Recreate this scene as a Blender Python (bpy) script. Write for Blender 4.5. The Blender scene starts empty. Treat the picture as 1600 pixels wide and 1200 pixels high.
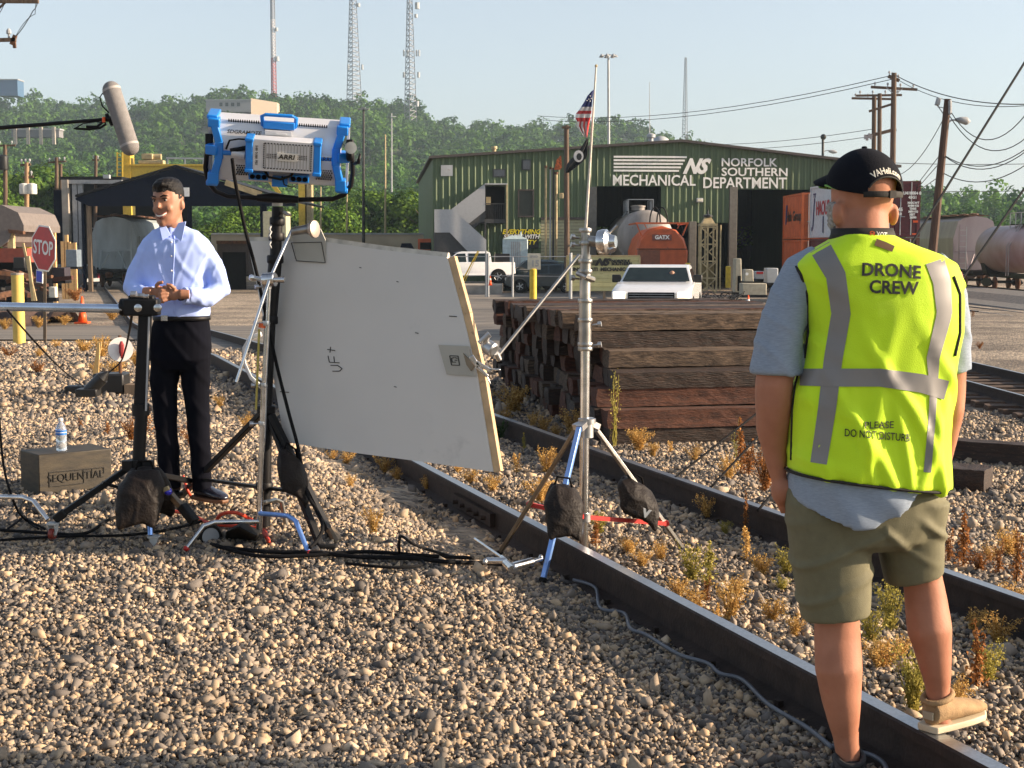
import bpy, bmesh, math, random
import numpy as np
from mathutils import Vector, Matrix, noise
from mathutils.bvhtree import BVHTree
R = math.radians
sc = bpy.context.scene
# ------------------------------------------------------------------ camera
CZ = 1.64; F = 2300.0; PIT = math.atan(215.0 / F)
cd = bpy.data.cameras.new("camera"); cam = bpy.data.objects.new("camera", cd); sc.collection.objects.link(cam)
cd.sensor_width = 36; cd.lens = F / 1600 * 36; cd.clip_start = 0.1; cd.clip_end = 9000
cam.location = (0, 0, CZ); cam.rotation_euler = (math.pi / 2 - PIT, 0, 0); sc.camera = cam
# ------------------------------------------------------------------ sky and sun
SUN_EL, SUN_AZ = 19.0, 92.2      # azimuth clockwise from +Y (view direction)
w = bpy.data.worlds.new("World"); sc.world = w; w.use_nodes = True
nt = w.node_tree; nt.nodes.clear()
sky = nt.nodes.new("ShaderNodeTexSky"); sky.sky_type = 'NISHITA'; sky.sun_disc = False
sky.sun_elevation = R(SUN_EL); sky.sun_rotation = R(SUN_AZ); sky.air_density = 1.0; sky.dust_density = 1.6; sky.ozone_density = 2.6
bg = nt.nodes.new("ShaderNodeBackground"); bg.inputs[1].default_value = 0.09
wo = nt.nodes.new("ShaderNodeOutputWorld"); hs_ = nt.nodes.new('ShaderNodeHueSaturation'); hs_.inputs['Saturation'].default_value = .55; nt.links.new(sky.outputs[0], hs_.inputs['Color']); nt.links.new(hs_.outputs[0], bg.inputs[0]); nt.links.new(bg.outputs[0], wo.inputs[0])
sl = bpy.data.lights.new("sun", 'SUN'); sl.energy = 5.0; sl.angle = R(0.6); sl.color = (1.0, 0.78, 0.56)
so = bpy.data.objects.new("sun", sl); sc.collection.objects.link(so)
SD = Vector((math.sin(R(SUN_AZ)) * math.cos(R(SUN_EL)), math.cos(R(SUN_AZ)) * math.cos(R(SUN_EL)), math.sin(R(SUN_EL))))
so.rotation_euler = SD.to_track_quat('Z', 'Y').to_euler(); so.location = (60, 0, 40)
sc.view_settings.view_transform = 'Standard'; sc.view_settings.look = 'None'
sc.view_settings.exposure = 1.25; sc.view_settings.gamma = 1.0
sc.cycles.volume_bounces = 0; sc.cycles.max_bounces = 5; sc.cycles.transparent_max_bounces = 12
# ------------------------------------------------------------------ pixel -> world helpers (metric layout from measurements)
def at(px, py, Y):
    d = Vector(((px - 800) / F, math.cos(PIT) + (600 - py) / F * math.sin(PIT), -math.sin(PIT) + (600 - py) / F * math.cos(PIT)))
    t = Y / d.y
    return Vector((d.x * t, Y, CZ + d.z * t))
def onz(px, py, z):
    d = at(px, py, 1.0) - Vector((0, 0, CZ))
    t = (z - CZ) / d.z
    return Vector((d.x * t, t, z))
def X(px, Y): return (px - 800) / F * Y * 1.0005
# ------------------------------------------------------------------ mesh builder
ORG = {}
def V(*a): return Vector(a)
class MB:
    def __init__(s, T=None): s.v = []; s.f = []; s.m = []; s.mi = 0; s.T = T
    def add(s, vs, fs):
        n = len(s.v)
        for p in vs:
            p = Vector(p); s.v.append(s.T @ p if s.T is not None else p)
        for f in fs: s.f.append([i + n for i in f]); s.m.append(s.mi)
        return s
    def box(s, c, d, rot=None, taper=1.0):
        c = Vector(c); x, y, z = d[0] / 2, d[1] / 2, d[2] / 2; t = taper
        vs = [V(-x, -y, -z), V(x, -y, -z), V(x, y, -z), V(-x, y, -z), V(-x * t, -y * t, z), V(x * t, -y * t, z), V(x * t, y * t, z), V(-x * t, y * t, z)]
        if rot is not None:
            M = rot if isinstance(rot, Matrix) else Matrix.Rotation(rot[2], 3, 'Z') @ Matrix.Rotation(rot[1], 3, 'Y') @ Matrix.Rotation(rot[0], 3, 'X')
            vs = [M @ p for p in vs]
        return s.add([p + c for p in vs], [(0, 3, 2, 1), (4, 5, 6, 7), (0, 1, 5, 4), (1, 2, 6, 5), (2, 3, 7, 6), (3, 0, 4, 7)])
    def bx(s, x0, x1, y0, y1, z0, z1): return s.box(((x0 + x1) / 2, (y0 + y1) / 2, (z0 + z1) / 2), (x1 - x0, y1 - y0, z1 - z0))
    def tube(s, pts, r, n=10, cap=True, up=None, sq=None):
        pts = [Vector(p) for p in pts]; k = len(pts)
        rr = r if isinstance(r, (list, tuple)) else [r] * k
        vs = []; t0 = (pts[1] - pts[0]).normalized()
        a = Vector(up) if up is not None else (V(0, 0, 1) if abs(t0.z) < .9 else V(1, 0, 0))
        u = (a - t0 * a.dot(t0)).normalized()
        for i, p in enumerate(pts):
            t = (pts[min(i + 1, k - 1)] - pts[max(i - 1, 0)])
            t = t.normalized() if t.length > 1e-9 else t0
            u = (u - t * u.dot(t)).normalized(); w_ = t.cross(u)
            q = rr[i]
            ra, rb = q if isinstance(q, (list, tuple)) else (q, q)
            for j in range(n):
                an = 2 * math.pi * (j + (.5 if n == 4 else 0)) / n
                vs.append(p + u * (math.cos(an) * ra) + w_ * (math.sin(an) * rb))
        fs = []
        for i in range(k - 1):
            for j in range(n):
                a_, b_ = i * n + j, i * n + (j + 1) % n
                fs.append((a_, b_, b_ + n, a_ + n))
        if cap: fs.append(tuple(range(n - 1, -1, -1))); fs.append(tuple(range((k - 1) * n, k * n)))
        return s.add(vs, fs)
    def bar(s, a, b, w_, h=None, up=(0, 0, 1)):   # rectangular bar
        a, b = Vector(a), Vector(b); h = h or w_; t = (b - a).normalized(); u = Vector(up)
        if abs(t.dot(u)) > .95: u = V(0, 1, 0)
        u = (u - t * u.dot(t)).normalized(); q = t.cross(u)
        vs = []
        for p in (a, b):
            for i, j in ((-1, -1), (1, -1), (1, 1), (-1, 1)): vs.append(p + q * (i * w_ / 2) + u * (j * h / 2))
        return s.add(vs, [(0, 3, 2, 1), (4, 5, 6, 7), (0, 1, 5, 4), (1, 2, 6, 5), (2, 3, 7, 6), (3, 0, 4, 7)])
    def lathe(s, prof, c=(0, 0, 0), axis=(0, 0, 1), n=16):
        c = Vector(c); q = Vector(axis).normalized().to_track_quat('Z', 'Y').to_matrix()
        vs = []; fs = []; k = len(prof)
        for r, z in prof:
            for j in range(n):
                an = 2 * math.pi * j / n
                vs.append(c + q @ V(max(r, 1e-5) * math.cos(an), max(r, 1e-5) * math.sin(an), z))
        for i in range(k - 1):
            for j in range(n):
                a_, b_ = i * n + j, i * n + (j + 1) % n
                fs.append((a_, b_, b_ + n, a_ + n))
        fs.append(tuple(range(n - 1, -1, -1))); fs.append(tuple(range((k - 1) * n, k * n)))
        return s.add(vs, fs)
    def cyl(s, a, b, r, n=14): return s.tube([a, b], r, n)
    def ball(s, c, r, n=10, sc_=(1, 1, 1), rot=None):
        vs = []; fs = []; c = Vector(c); m = n // 2 + 1
        for i in range(m + 1):
            ph = math.pi * i / m
            for j in range(n):
                an = 2 * math.pi * j / n; p = V(math.sin(ph) * math.cos(an) * r * sc_[0], math.sin(ph) * math.sin(an) * r * sc_[1], math.cos(ph) * r * sc_[2])
                vs.append(c + (rot @ p if rot is not None else p))
        for i in range(m):
            for j in range(n):
                a_, b_ = i * n + j, i * n + (j + 1) % n; fs.append((a_, a_ + n, b_ + n, b_))
        return s.add(vs, fs)
    def prism(s, poly, off):     # planar polygon (3D points) thickened by vector off
        poly = [Vector(p) for p in poly]; off = Vector(off); n = len(poly)
        fs = [tuple(range(n)), tuple(range(2 * n - 1, n - 1, -1))] + [(i, i + n, (i + 1) % n + n, (i + 1) % n) for i in range(n)]
        return s.add(poly + [p + off for p in poly], fs)
    def loft(s, rings, cap=True, closed=True):
        n = len(rings[0]); vs = [p for r in rings for p in r]; fs = []
        for i in range(len(rings) - 1):
            for j in range(n if closed else n - 1):
                a_, b_ = i * n + j, i * n + (j + 1) % n; fs.append((a_, b_, b_ + n, a_ + n))
        if cap and closed: fs.append(tuple(range(n - 1, -1, -1))); fs.append(tuple(range((len(rings) - 1) * n, len(rings) * n)))
        return s.add(vs, fs)
    def grid(s, nu, nv, fn):     # open sheet fn(u,v) -> point
        vs = [fn(i / (nu - 1), j / (nv - 1)) for j in range(nv) for i in range(nu)]
        return s.add(vs, [(j * nu + i, j * nu + i + 1, (j + 1) * nu + i + 1, (j + 1) * nu + i) for j in range(nv - 1) for i in range(nu - 1)])
    def text(s, body, o, right, up, size, ext=.004, bold=0., shear=0., align='CENTER', sx=1., fn=None):
        vs, fs = text_geo(body, size, ext, bold, shear, align)
        o = Vector(o); r_ = Vector(right).normalized(); u_ = Vector(up).normalized(); n_ = r_.cross(u_)
        pts = [o + r_ * (p[0] * sx) + u_ * p[1] + n_ * p[2] for p in vs]
        if fn: pts = [fn(p) for p in pts]
        return s.add(pts, fs)
    def mesh(s, name, org=V(0, 0, 0), recalc=True):
        me = bpy.data.meshes.new(name)
        me.from_pydata([tuple(p - org) for p in s.v], [], s.f)
        if len(set(s.m)) > 1: me.polygons.foreach_set('material_index', s.m)
        if recalc:
            bm = bmesh.new(); bm.from_mesh(me); bmesh.ops.recalc_face_normals(bm, faces=bm.faces); bm.to_mesh(me); bm.free()
        me.update(); return me
    def obj(s, name, mats, parent=None, smooth=False, bevel=0, org=None, label=None, cat=None, group=None, kind=None, sub=0, recalc=True, solid=0):
        if parent is not None: o_ = ORG[parent.name]
        else: o_ = Vector(org) if org is not None else V(0, 0, 0)
        return link(s.mesh(name, o_, recalc), name, mats, parent, smooth, bevel, o_, label, cat, group, kind, sub, solid)
def link(me, name, mats, parent=None, smooth=False, bevel=0, org=V(0, 0, 0), label=None, cat=None, group=None, kind=None, sub=0, solid=0):
    o = bpy.data.objects.new(name, me); sc.collection.objects.link(o)
    for m_ in (mats if isinstance(mats, (list, tuple)) else [mats]): me.materials.append(m_)
    if parent is not None: o.parent = parent
    else: o.location = org
    ORG[o.name] = Vector(org)
    if solid: md = o.modifiers.new('solid', 'SOLIDIFY'); md.thickness = solid; md.offset = 0
    if bevel: md = o.modifiers.new('bevel', 'BEVEL'); md.width = bevel; md.segments = 2; md.limit_method = 'ANGLE'; md.angle_limit = R(40)
    if sub: md = o.modifiers.new('sub', 'SUBSURF'); md.levels = sub; md.render_levels = sub
    if smooth: me.polygons.foreach_set('use_smooth', [True] * len(me.polygons))
    if smooth == 'auto' or bevel:
        me.polygons.foreach_set('use_smooth', [True] * len(me.polygons))
        me.set_sharp_from_angle(angle=R(35))
    tag(o, label, cat, group, kind); return o
def tag(o, label=None, cat=None, group=None, kind=None):
    if label:
        o['label'] = label
        if len(label.split()) > 16: print('LONG LABEL', label)
    if cat: o['category'] = cat
    if group: o['group'] = group
    if kind: o['kind'] = kind
    return o
def thing(name, label, cat, loc=(0, 0, 0), group=None):
    o = bpy.data.objects.new(name, None); sc.collection.objects.link(o); o.location = loc; o.empty_display_size = .2
    ORG[o.name] = Vector(loc); return tag(o, label, cat, group)
def dup(root, loc=None, rz=None, label=None, group=None, scale=None):
    c = root.copy(); sc.collection.objects.link(c)
    if loc is not None: c.location = loc
    if rz is not None: c.rotation_euler = (0, 0, rz) if not isinstance(rz, (tuple, list)) else rz
    if scale is not None: c.scale = (scale,) * 3 if not isinstance(scale, (tuple, list)) else scale
    if label: c['label'] = label
    if group: c['group'] = group
    for ch in list(root.children):
        d = ch.copy(); sc.collection.objects.link(d); d.parent = c
        for g in list(ch.children):
            e = g.copy(); sc.collection.objects.link(e); e.parent = d
    return c
_tc = {}
def text_geo(body, size, ext, bold, shear, align):
    k = (body, size, ext, bold, shear, align)
    if k not in _tc:
        cu = bpy.data.curves.new('t', 'FONT'); cu.body = body; cu.size = size; cu.extrude = ext / 2; cu.offset = bold; cu.shear = shear
        cu.align_x = align; cu.align_y = 'CENTER'; cu.resolution_u = 3
        ob = bpy.data.objects.new('t', cu); sc.collection.objects.link(ob)
        me = bpy.data.meshes.new_from_object(ob.evaluated_get(bpy.context.evaluated_depsgraph_get()))
        _tc[k] = ([v.co.copy() for v in me.vertices], [tuple(p.vertices) for p in me.polygons])
        bpy.data.objects.remove(ob); bpy.data.curves.remove(cu); bpy.data.meshes.remove(me)
    return _tc[k]
# ------------------------------------------------------------------ materials
_mt = {}
def mat(name, col, rough=.6, metal=0., var=.12, scale=6., bump=0., bs=60., col2=None, spot=None, sw=.5, coat=0., stretch=None, spec=.5, sheen=0., sss=0., trans=0.):
    if name in _mt: return _mt[name]
    m = bpy.data.materials.new(name); m.use_nodes = True; n = m.node_tree; b = n.nodes['Principled BSDF']; L = n.links.new
    b.inputs['Roughness'].default_value = rough; b.inputs['Metallic'].default_value = metal
    b.inputs['Coat Weight'].default_value = coat; b.inputs['Specular IOR Level'].default_value = spec
    if sheen: b.inputs['Sheen Weight'].default_value = sheen
    if sss: b.inputs['Subsurface Weight'].default_value = sss; b.inputs['Subsurface Scale'].default_value = .01
    if trans: b.inputs['Transmission Weight'].default_value = trans
    tc = n.nodes.new('ShaderNodeTexCoord'); src = tc.outputs['Object']
    if stretch:
        mp = n.nodes.new('ShaderNodeMapping'); mp.inputs['Scale'].default_value = stretch; L(src, mp.inputs[0]); src = mp.outputs[0]
    nz = n.nodes.new('ShaderNodeTexNoise'); nz.inputs['Scale'].default_value = scale; nz.inputs['Detail'].default_value = 5; L(src, nz.inputs['Vector'])
    rp = n.nodes.new('ShaderNodeValToRGB'); c2 = col2 or tuple(min(1, c * (1 + var * 1.3)) for c in col)
    c1 = tuple(c * (1 - var) for c in col) if col2 is None else col
    rp.color_ramp.elements[0].position = .33; rp.color_ramp.elements[1].position = .67
    rp.color_ramp.elements[0].color = (*c1, 1); rp.color_ramp.elements[1].color = (*c2, 1)
    L(nz.outputs[0], rp.inputs[0]); out = rp.outputs[0]
    if spot:
        n2 = n.nodes.new('ShaderNodeTexNoise'); n2.inputs['Scale'].default_value = scale * 2.3; n2.inputs['Detail'].default_value = 8; n2.inputs['Roughness'].default_value = .7; L(src, n2.inputs['Vector'])
        r2 = n.nodes.new('ShaderNodeMapRange'); r2.inputs[1].default_value = sw; r2.inputs[2].default_value = sw + .1; L(n2.outputs[0], r2.inputs[0])
        mx = n.nodes.new('ShaderNodeMix'); mx.data_type = 'RGBA'; L(r2.outputs[0], mx.inputs[0]); L(out, mx.inputs[6]); mx.inputs[7].default_value = (*spot, 1); out = mx.outputs[2]
    L(out, b.inputs['Base Color'])
    if bump:
        n3 = n.nodes.new('ShaderNodeTexNoise'); n3.inputs['Scale'].default_value = bs; n3.inputs['Detail'].default_value = 4; L(src, n3.inputs['Vector'])
        bp = n.nodes.new('ShaderNodeBump'); bp.inputs['Strength'].default_value = bump; bp.inputs['Distance'].default_value = .01; L(n3.outputs[0], bp.inputs['Height']); L(bp.outputs[0], b.inputs['Normal'])
    _mt[name] = m; return m
rnd = random.Random(7)
# shared materials
M_blk = mat('black_metal', (.006, .006, .007), .5, 0, .3, spec=.25)
M_blkp = mat('black_cloth', (.007, .006, .006), .95, 0, .3, bump=.3, bs=150, spec=.1)
M_chr = mat('chrome', (.62, .62, .62), .22, 1., .15, scale=20)
M_alu = mat('dull_aluminium', (.45, .45, .45), .4, 1., .2, scale=15)
M_brushed = mat('worn_steel', (.34, .33, .31), .38, 1., .25, scale=12)
M_white = mat('white_paint', (.75, .75, .73), .5, 0, .06)
M_yel = mat('yellow_paint', (.62, .42, .03), .55, 0, .15, spot=(.25, .16, .04), sw=.62)
M_red = mat('red_paint', (.45, .02, .015), .45, 0, .15)
M_orange = mat('orange_plastic', (.75, .10, .015), .45, 0, .1)
M_rust = mat('rust', (.10, .045, .022), .85, 0, .4, scale=9, bump=.3)
M_wood = mat('weathered_wood', (.16, .115, .075), .85, 0, .3, scale=3, stretch=(6, 6, .6), bump=.4)
M_rub = mat('black_rubber', (.008, .008, .008), .7, 0, .2, spec=.2)
M_glass = mat('dark_glass', (.010, .018, .018), .12, 0, .2, spec=.35)
M_grey = mat('grey_paint', (.30, .31, .32), .6, 0, .12)
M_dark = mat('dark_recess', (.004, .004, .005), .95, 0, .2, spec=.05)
# ------------------------------------------------------------------ terrain
def sst(a, b, x): t = np.clip((x - a) / (b - a), 0, 1); return t * t * (3 - 2 * t)
def xn(y):            # near rail centre line
    y = np.asarray(y, float)
    return np.where(y < 25, .36 - .34 * (y - 7.04), .36 - .34 * 17.96 - .292 * (y - 25))
G = 1.46              # lateral rail spacing across x
def gz(x, y):
    x = np.asarray(x, float); y = np.asarray(y, float)
    b = np.interp(y, [20, 45, 95, 300], [0, -.85, -1.2, -1.2])
    u = xn(y) - x
    b = b + .15 * sst(5.5, 8.3, y) * (1 - sst(11, 15, y)) * sst(.15, 1.0, u)
    v = x - xn(y) - G
    rz = np.interp(y, [0, 45, 95], [-.85, -.95, -1.2])
    k = sst(3.6, 7, v) * (y < 95)
    return b * (1 - k) + rz * k * 1.0 if np.ndim(b) == 0 else np.where(y < 95, b * (1 - k) + rz * k, b)
def g(x, y): return float(gz(np.array([x]), np.array([y]))[0])
ys = np.concatenate([np.arange(-4, 20, .5), np.arange(20, 100, 2.), np.arange(100, 400, 20.), np.array([400, 600, 900, 1500, 2500, 4000.])])
xs = np.concatenate([np.array([-3000, -1200, -500, -200, -100.]), np.arange(-60, -12, 2.), np.arange(-12, 14, .5), np.arange(14, 60, 2.), np.array([60, 100, 200, 500, 1200, 3000.])])
XX, YY = np.meshgrid(xs, ys); ZZ = gz(XX, YY)
def sheet(mask, dz, name, m, label=None):
    nx = len(xs); vs = np.stack([XX, YY, ZZ + dz], -1).reshape(-1, 3); fs = []
    for j in range(len(ys) - 1):
        for i in range(nx - 1):
            if mask is None or mask((xs[i] + xs[i + 1]) / 2, (ys[j] + ys[j + 1]) / 2): fs.append((j * nx + i, j * nx + i + 1, (j + 1) * nx + i + 1, (j + 1) * nx + i))
    me = bpy.data.meshes.new(name); me.from_pydata(vs.tolist(), [], fs); o = link(me, name, m, smooth=True)
    o['kind'] = 'structure'; return o
def gravel_mat():
    m = bpy.data.materials.new('gravel_ground'); m.use_nodes = True; n = m.node_tree; b = n.nodes['Principled BSDF']; L = n.links.new
    b.inputs['Roughness'].default_value = .95
    tc = n.nodes.new('ShaderNodeTexCoord')
    vo = n.nodes.new('ShaderNodeTexVoronoi'); vo.inputs['Scale'].default_value = 16; L(tc.outputs['Object'], vo.inputs['Vector'])
    sp = n.nodes.new('ShaderNodeSeparateColor'); L(vo.outputs['Color'], sp.inputs[0])
    rp = n.nodes.new('ShaderNodeValToRGB'); e = rp.color_ramp.elements
    e[0].color = (.10, .09, .082, 1); e[1].color = (.55, .46, .36, 1); e[1].position = .9
    L(sp.outputs[0], rp.inputs[0])
    nz = n.nodes.new('ShaderNodeTexNoise'); nz.inputs['Scale'].default_value = .35; nz.inputs['Detail'].default_value = 8; nz.inputs['Roughness'].default_value = .65; L(tc.outputs['Object'], nz.inputs['Vector'])
    r2 = n.nodes.new('ShaderNodeValToRGB'); r2.color_ramp.elements[0].position = .36; r2.color_ramp.elements[1].position = .62
    r2.color_ramp.elements[0].color = (.16, .13, .10, 1); r2.color_ramp.elements[1].color = (.95, .90, .80, 1); L(nz.outputs[0], r2.inputs[0])
    mx = n.nodes.new('ShaderNodeMix'); mx.data_type = 'RGBA'; mx.blend_type = 'MULTIPLY'; mx.inputs[0].default_value = .75; L(rp.outputs[0], mx.inputs[6]); L(r2.outputs[0], mx.inputs[7]); L(mx.outputs[2], b.inputs['Base Color'])
    bp = n.nodes.new('ShaderNodeBump'); bp.inputs['Strength'].default_value = 1; bp.inputs['Distance'].default_value = .03; bp.invert = True
    L(vo.outputs['Distance'], bp.inputs['Height']); L(bp.outputs[0], b.inputs['Normal']); return m
M_gravel = gravel_mat()
M_asph = mat('asphalt', (.085, .08, .075), .9, 0, .3, scale=.5, stretch=(.35, 2.2, 1), col2=(.20, .175, .145), bump=.4, bs=25, spot=(.05, .047, .045), sw=.60)
sheet(None, 0, 'ground', M_gravel)
def roadmask(x, y): return (x < -2.5 and 31 < y < 47) or (-6.5 < x < 5.2 and 26 < y < 95) or (95 < y < 98 and -8 < x < 26)
sheet(roadmask, .03, 'road', M_asph)
# ------------------------------------------------------------------ ballast stones (nobody could count them)
def stone_attr_mat():
    m = bpy.data.materials.new('crushed_limestone'); m.use_nodes = True; n = m.node_tree; b = n.nodes['Principled BSDF']; L = n.links.new
    b.inputs['Roughness'].default_value = .85
    a = n.nodes.new('ShaderNodeAttribute'); a.attribute_name = 'shade'
    rp = n.nodes.new('ShaderNodeValToRGB'); e = rp.color_ramp.elements
    e[0].color = (.05, .047, .045, 1); e[0].position = 0; e[1].color = (.74, .58, .41, 1); e[1].position = 1
    for p, c in ((.2, (.13, .115, .105)), (.42, (.29, .24, .19)), (.7, (.50, .38, .25)), (.88, (.58, .40, .24))):
        q = e.new(p); q.color = (*c, 1)
    L(a.outputs['Fac'], rp.inputs[0])
    tc = n.nodes.new('ShaderNodeTexCoord'); nz = n.nodes.new('ShaderNodeTexNoise'); nz.inputs['Scale'].default_value = 45; nz.inputs['Detail'].default_value = 4; L(tc.outputs['Object'], nz.inputs['Vector'])
    mr = n.nodes.new('ShaderNodeMapRange'); mr.inputs[3].default_value = .72; mr.inputs[4].default_value = 1.2; L(nz.outputs[0], mr.inputs[0])
    mx = n.nodes.new('ShaderNodeMix'); mx.data_type = 'RGBA'; mx.blend_type = 'MULTIPLY'; mx.inputs[0].default_value = 1; L(rp.outputs[0], mx.inputs[6]); L(mr.outputs[0], mx.inputs[7])
    n4 = n.nodes.new('ShaderNodeTexNoise'); n4.inputs['Scale'].default_value = .9; n4.inputs['Detail'].default_value = 3; L(tc.outputs['Object'], n4.inputs['Vector'])
    m4 = n.nodes.new('ShaderNodeMapRange'); m4.inputs[1].default_value = .3; m4.inputs[2].default_value = .7; m4.inputs[3].default_value = .62; m4.inputs[4].default_value = 1.12; L(n4.outputs[0], m4.inputs[0])
    m5 = n.nodes.new('ShaderNodeMix'); m5.data_type = 'RGBA'; m5.blend_type = 'MULTIPLY'; m5.inputs[0].default_value = 1; L(mx.outputs[2], m5.inputs[6]); L(m4.outputs[0], m5.inputs[7])
    L(m5.outputs[2], b.inputs['Base Color']); return m
M_stone = stone_attr_mat()
NR = np.random.RandomState(3)
def rock_protos(k, sub):
    out = []
    for i in range(k):
        bm = bmesh.new()
        npts = 8 if sub == 0 else 9
        P = np.array([[a, b, c] for a in (-1, 1) for b in (-1, 1) for c in (-1, 1)], float) * .66 * NR.uniform(.45, 1.25, (8, 3)); P = np.concatenate([P, NR.randn(npts - 7, 3) * .5]); P[:, 0] += P[:, 1] * NR.uniform(-.5, .5); P *= np.array([1, NR.uniform(.6, .9), NR.uniform(.38, .65)])
        for p in P: bm.verts.new(p)
        r = bmesh.ops.convex_hull(bm, input=bm.verts)
        for v_ in [x_ for x_ in bm.verts if not x_.link_faces]: bm.verts.remove(v_)
        bmesh.ops.triangulate(bm, faces=bm.faces); bm.verts.index_update()
        out.append((np.array([v_.co[:] for v_ in bm.verts]), np.array([[v_.index for v_ in f.verts] for f in bm.faces]))); bm.free()
    return out
def scatter(name, pts, size, protos, m, label):
    N = len(pts); which = NR.randint(0, len(protos), N); VS = []; FS = []; SH = []; off = 0
    for k, (pv, pf) in enumerate(protos):
        idx = np.where(which == k)[0]; c = len(idx)
        if not c: continue
        q = NR.randn(c, 4); q[:, 1:3] *= .45; q /= np.linalg.norm(q, axis=1)[:, None]; w_, x, y, z = q.T[0], q.T[1], q.T[2], q.T[3]
        Rm = np.stack([1 - 2 * (y * y + z * z), 2 * (x * y - z * w_), 2 * (x * z + y * w_), 2 * (x * y + z * w_), 1 - 2 * (x * x + z * z), 2 * (y * z - x * w_), 2 * (x * z - y * w_), 2 * (y * z + x * w_), 1 - 2 * (x * x + y * y)], -1).reshape(c, 3, 3)
        s_ = size[idx]; vv = np.einsum('nij,vj->nvi', Rm, pv) * s_[:, None, None] + pts[idx][:, None, :]
        nv = len(pv); VS.append(vv.reshape(-1, 3)); ff = pf[None] + (np.arange(c) * nv)[:, None, None] + off; FS.append(ff.reshape(-1, 3)); off += c * nv
        SH.append(np.repeat(np.clip(NR.beta(1.35, 1.6, c), 0, 1), len(pf)))
    Vv = np.concatenate(VS); Ff = np.concatenate(FS); S = np.concatenate(SH)
    me = bpy.data.meshes.new(name); me.vertices.add(len(Vv)); me.vertices.foreach_set('co', Vv.astype('f').ravel())
    me.loops.add(Ff.size); me.loops.foreach_set('vertex_index', Ff.astype('i').ravel())
    me.polygons.add(len(Ff)); me.polygons.foreach_set('loop_start', np.arange(0, Ff.size, 3, dtype='i')); me.update(calc_edges=True)
    at_ = me.attributes.new('shade', 'FLOAT', 'FACE'); at_.data.foreach_set('value', S.astype('f'))
    o = link(me, name, m); tag(o, label, None, None, 'stuff'); print(name, N, 'stones', len(Ff), 'tris'); return o
TIE_A = math.atan(.34)       # ties are square to the rails
TD = Vector((math.cos(TIE_A), math.sin(TIE_A), 0)); RD = Vector((-math.sin(TIE_A), math.cos(TIE_A), 0))
def tie_t(x, y):  # coordinate along the rails
    return (x - .36) * RD.x + (y - 7.04) * RD.y
TSP = .53
def stones():
    pr1 = rock_protos(14, 1); pr0 = rock_protos(8, 0)
    zones = [(3.8, 8.2, 5200, .0112, pr1), (8.2, 14, 3000, .0136, pr0), (14, 30, 760, .0235, pr0)]
    for zi, (y0, y1, dens, sz, pr) in enumerate(zones):
        wmax = .348 * y1 + .7; N = int(dens * (y1 - y0) * 2 * wmax)
        y = NR.uniform(y0, y1, N); x = NR.uniform(-wmax, wmax, N)
        k = np.abs(x) < .348 * y + .6
        u = x - xn(y); c = np.cos(TIE_A)
        k &= ~((np.abs(u * c) < .075) | (np.abs((u - G) * c) < .075))          # rail feet
        tt = tie_t(x, y); ph = np.mod(tt, TSP)
        ontie = (ph < .21) & (u * c > .08) & (u * c < 1.28)
        k &= ~(ontie & (NR.rand(N) > .62))
        z = gz(x, y)
        if zi == 2: k &= ~((z < -.9)) & ~((x < -2.5) & (y > 30.8)) & ~((x > -6.5) & (x < 6.2) & (y > 26)) & (NR.rand(N) < .9)
        k &= (y < 60)
        x, y, z = x[k], y[k], z[k]
        s_ = sz * np.exp(NR.randn(len(x)) * .38); big = NR.rand(len(x)) < .07; s_[big] *= 1.55
        lay = NR.rand(len(x)); z = z + s_ * .25 + lay * sz * .7 * 1.0
        inside = (x - xn(y) > .1) & (x - xn(y) < G - .1); z = z + np.where(inside, .006, 0)
        scatter('ballast', np.stack([x, y, z], -1), s_, pr, M_stone, 'loose crushed grey and buff stone covering the rail yard ground')
stones()
# ------------------------------------------------------------------ tracks
M_rail = mat('rail_steel_web', (.028, .017, .013), .75, .2, .3, scale=14, bump=.3)
M_top = mat('rail_running_surface', (.33, .34, .36), .30, .9, .12, scale=30, stretch=(3, 3, 3))
M_tie = mat('creosote_timber', (.035, .022, .016), .9, 0, .3, scale=4, stretch=(1.2, 9, 9), col2=(.12, .075, .05), bump=.8, bs=14, spot=(.20, .16, .13), sw=.66)
RP = [(-.075, 0), (.075, 0), (.075, .012), (.012, .03), (.010, .125), (.036, .135), (.036, .165), (.028, .172), (-.028, .172), (-.036, .165), (-.036, .135), (-.010, .125), (-.012, .03), (-.075, .012)]
def rail(pts, parent, name='rail'):
    mb = MB(); rings = []
    for i, p in enumerate(pts):
        t = (pts[min(i + 1, len(pts) - 1)] - pts[max(i - 1, 0)]); t.z = 0; t.normalize(); nx = V(t.y, -t.x, 0)
        rings.append([p + nx * a + V(0, 0, b) for a, b in RP])
    mb.loft(rings)
    n = len(RP)
    mb.m = [1 if (len(f) == 4 and (f[0] % n) in (7,) and (i % n) == 7) else 0 for i, f in enumerate(mb.f)]
    o = mb.obj(name, [M_rail, M_top], parent, recalc=True); return o
def tie_mesh(seed, L=2.59, w=.23, h=.18, rough=.008, name='tie'):
    r = random.Random(seed); lo = [r.uniform(-1, 1) for _ in range(10)]; mb = MB(); rings = []; k = 27
    for i in range(k):
        x = -L / 2 + L * i / (k - 1); ring = []
        for q_, (a, b) in enumerate(((-1, -1), (0, -1.0), (1, -1), (1, 0), (1, 1), (.4, 1), (-.3, 1), (-1, 1), (-1, 0))):
            ring.append(V(x + r.uniform(-1, 1) * rough * (1 if i in (0, k - 1) else .2), a * w / 2 + (lo[q_] + r.uniform(-.35, .35)) * rough, b * h / 2 + (lo[-q_] + r.uniform(-.35, .35)) * rough))
        rings.append(ring)
    mb.loft(rings); return mb.mesh(name)
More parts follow.
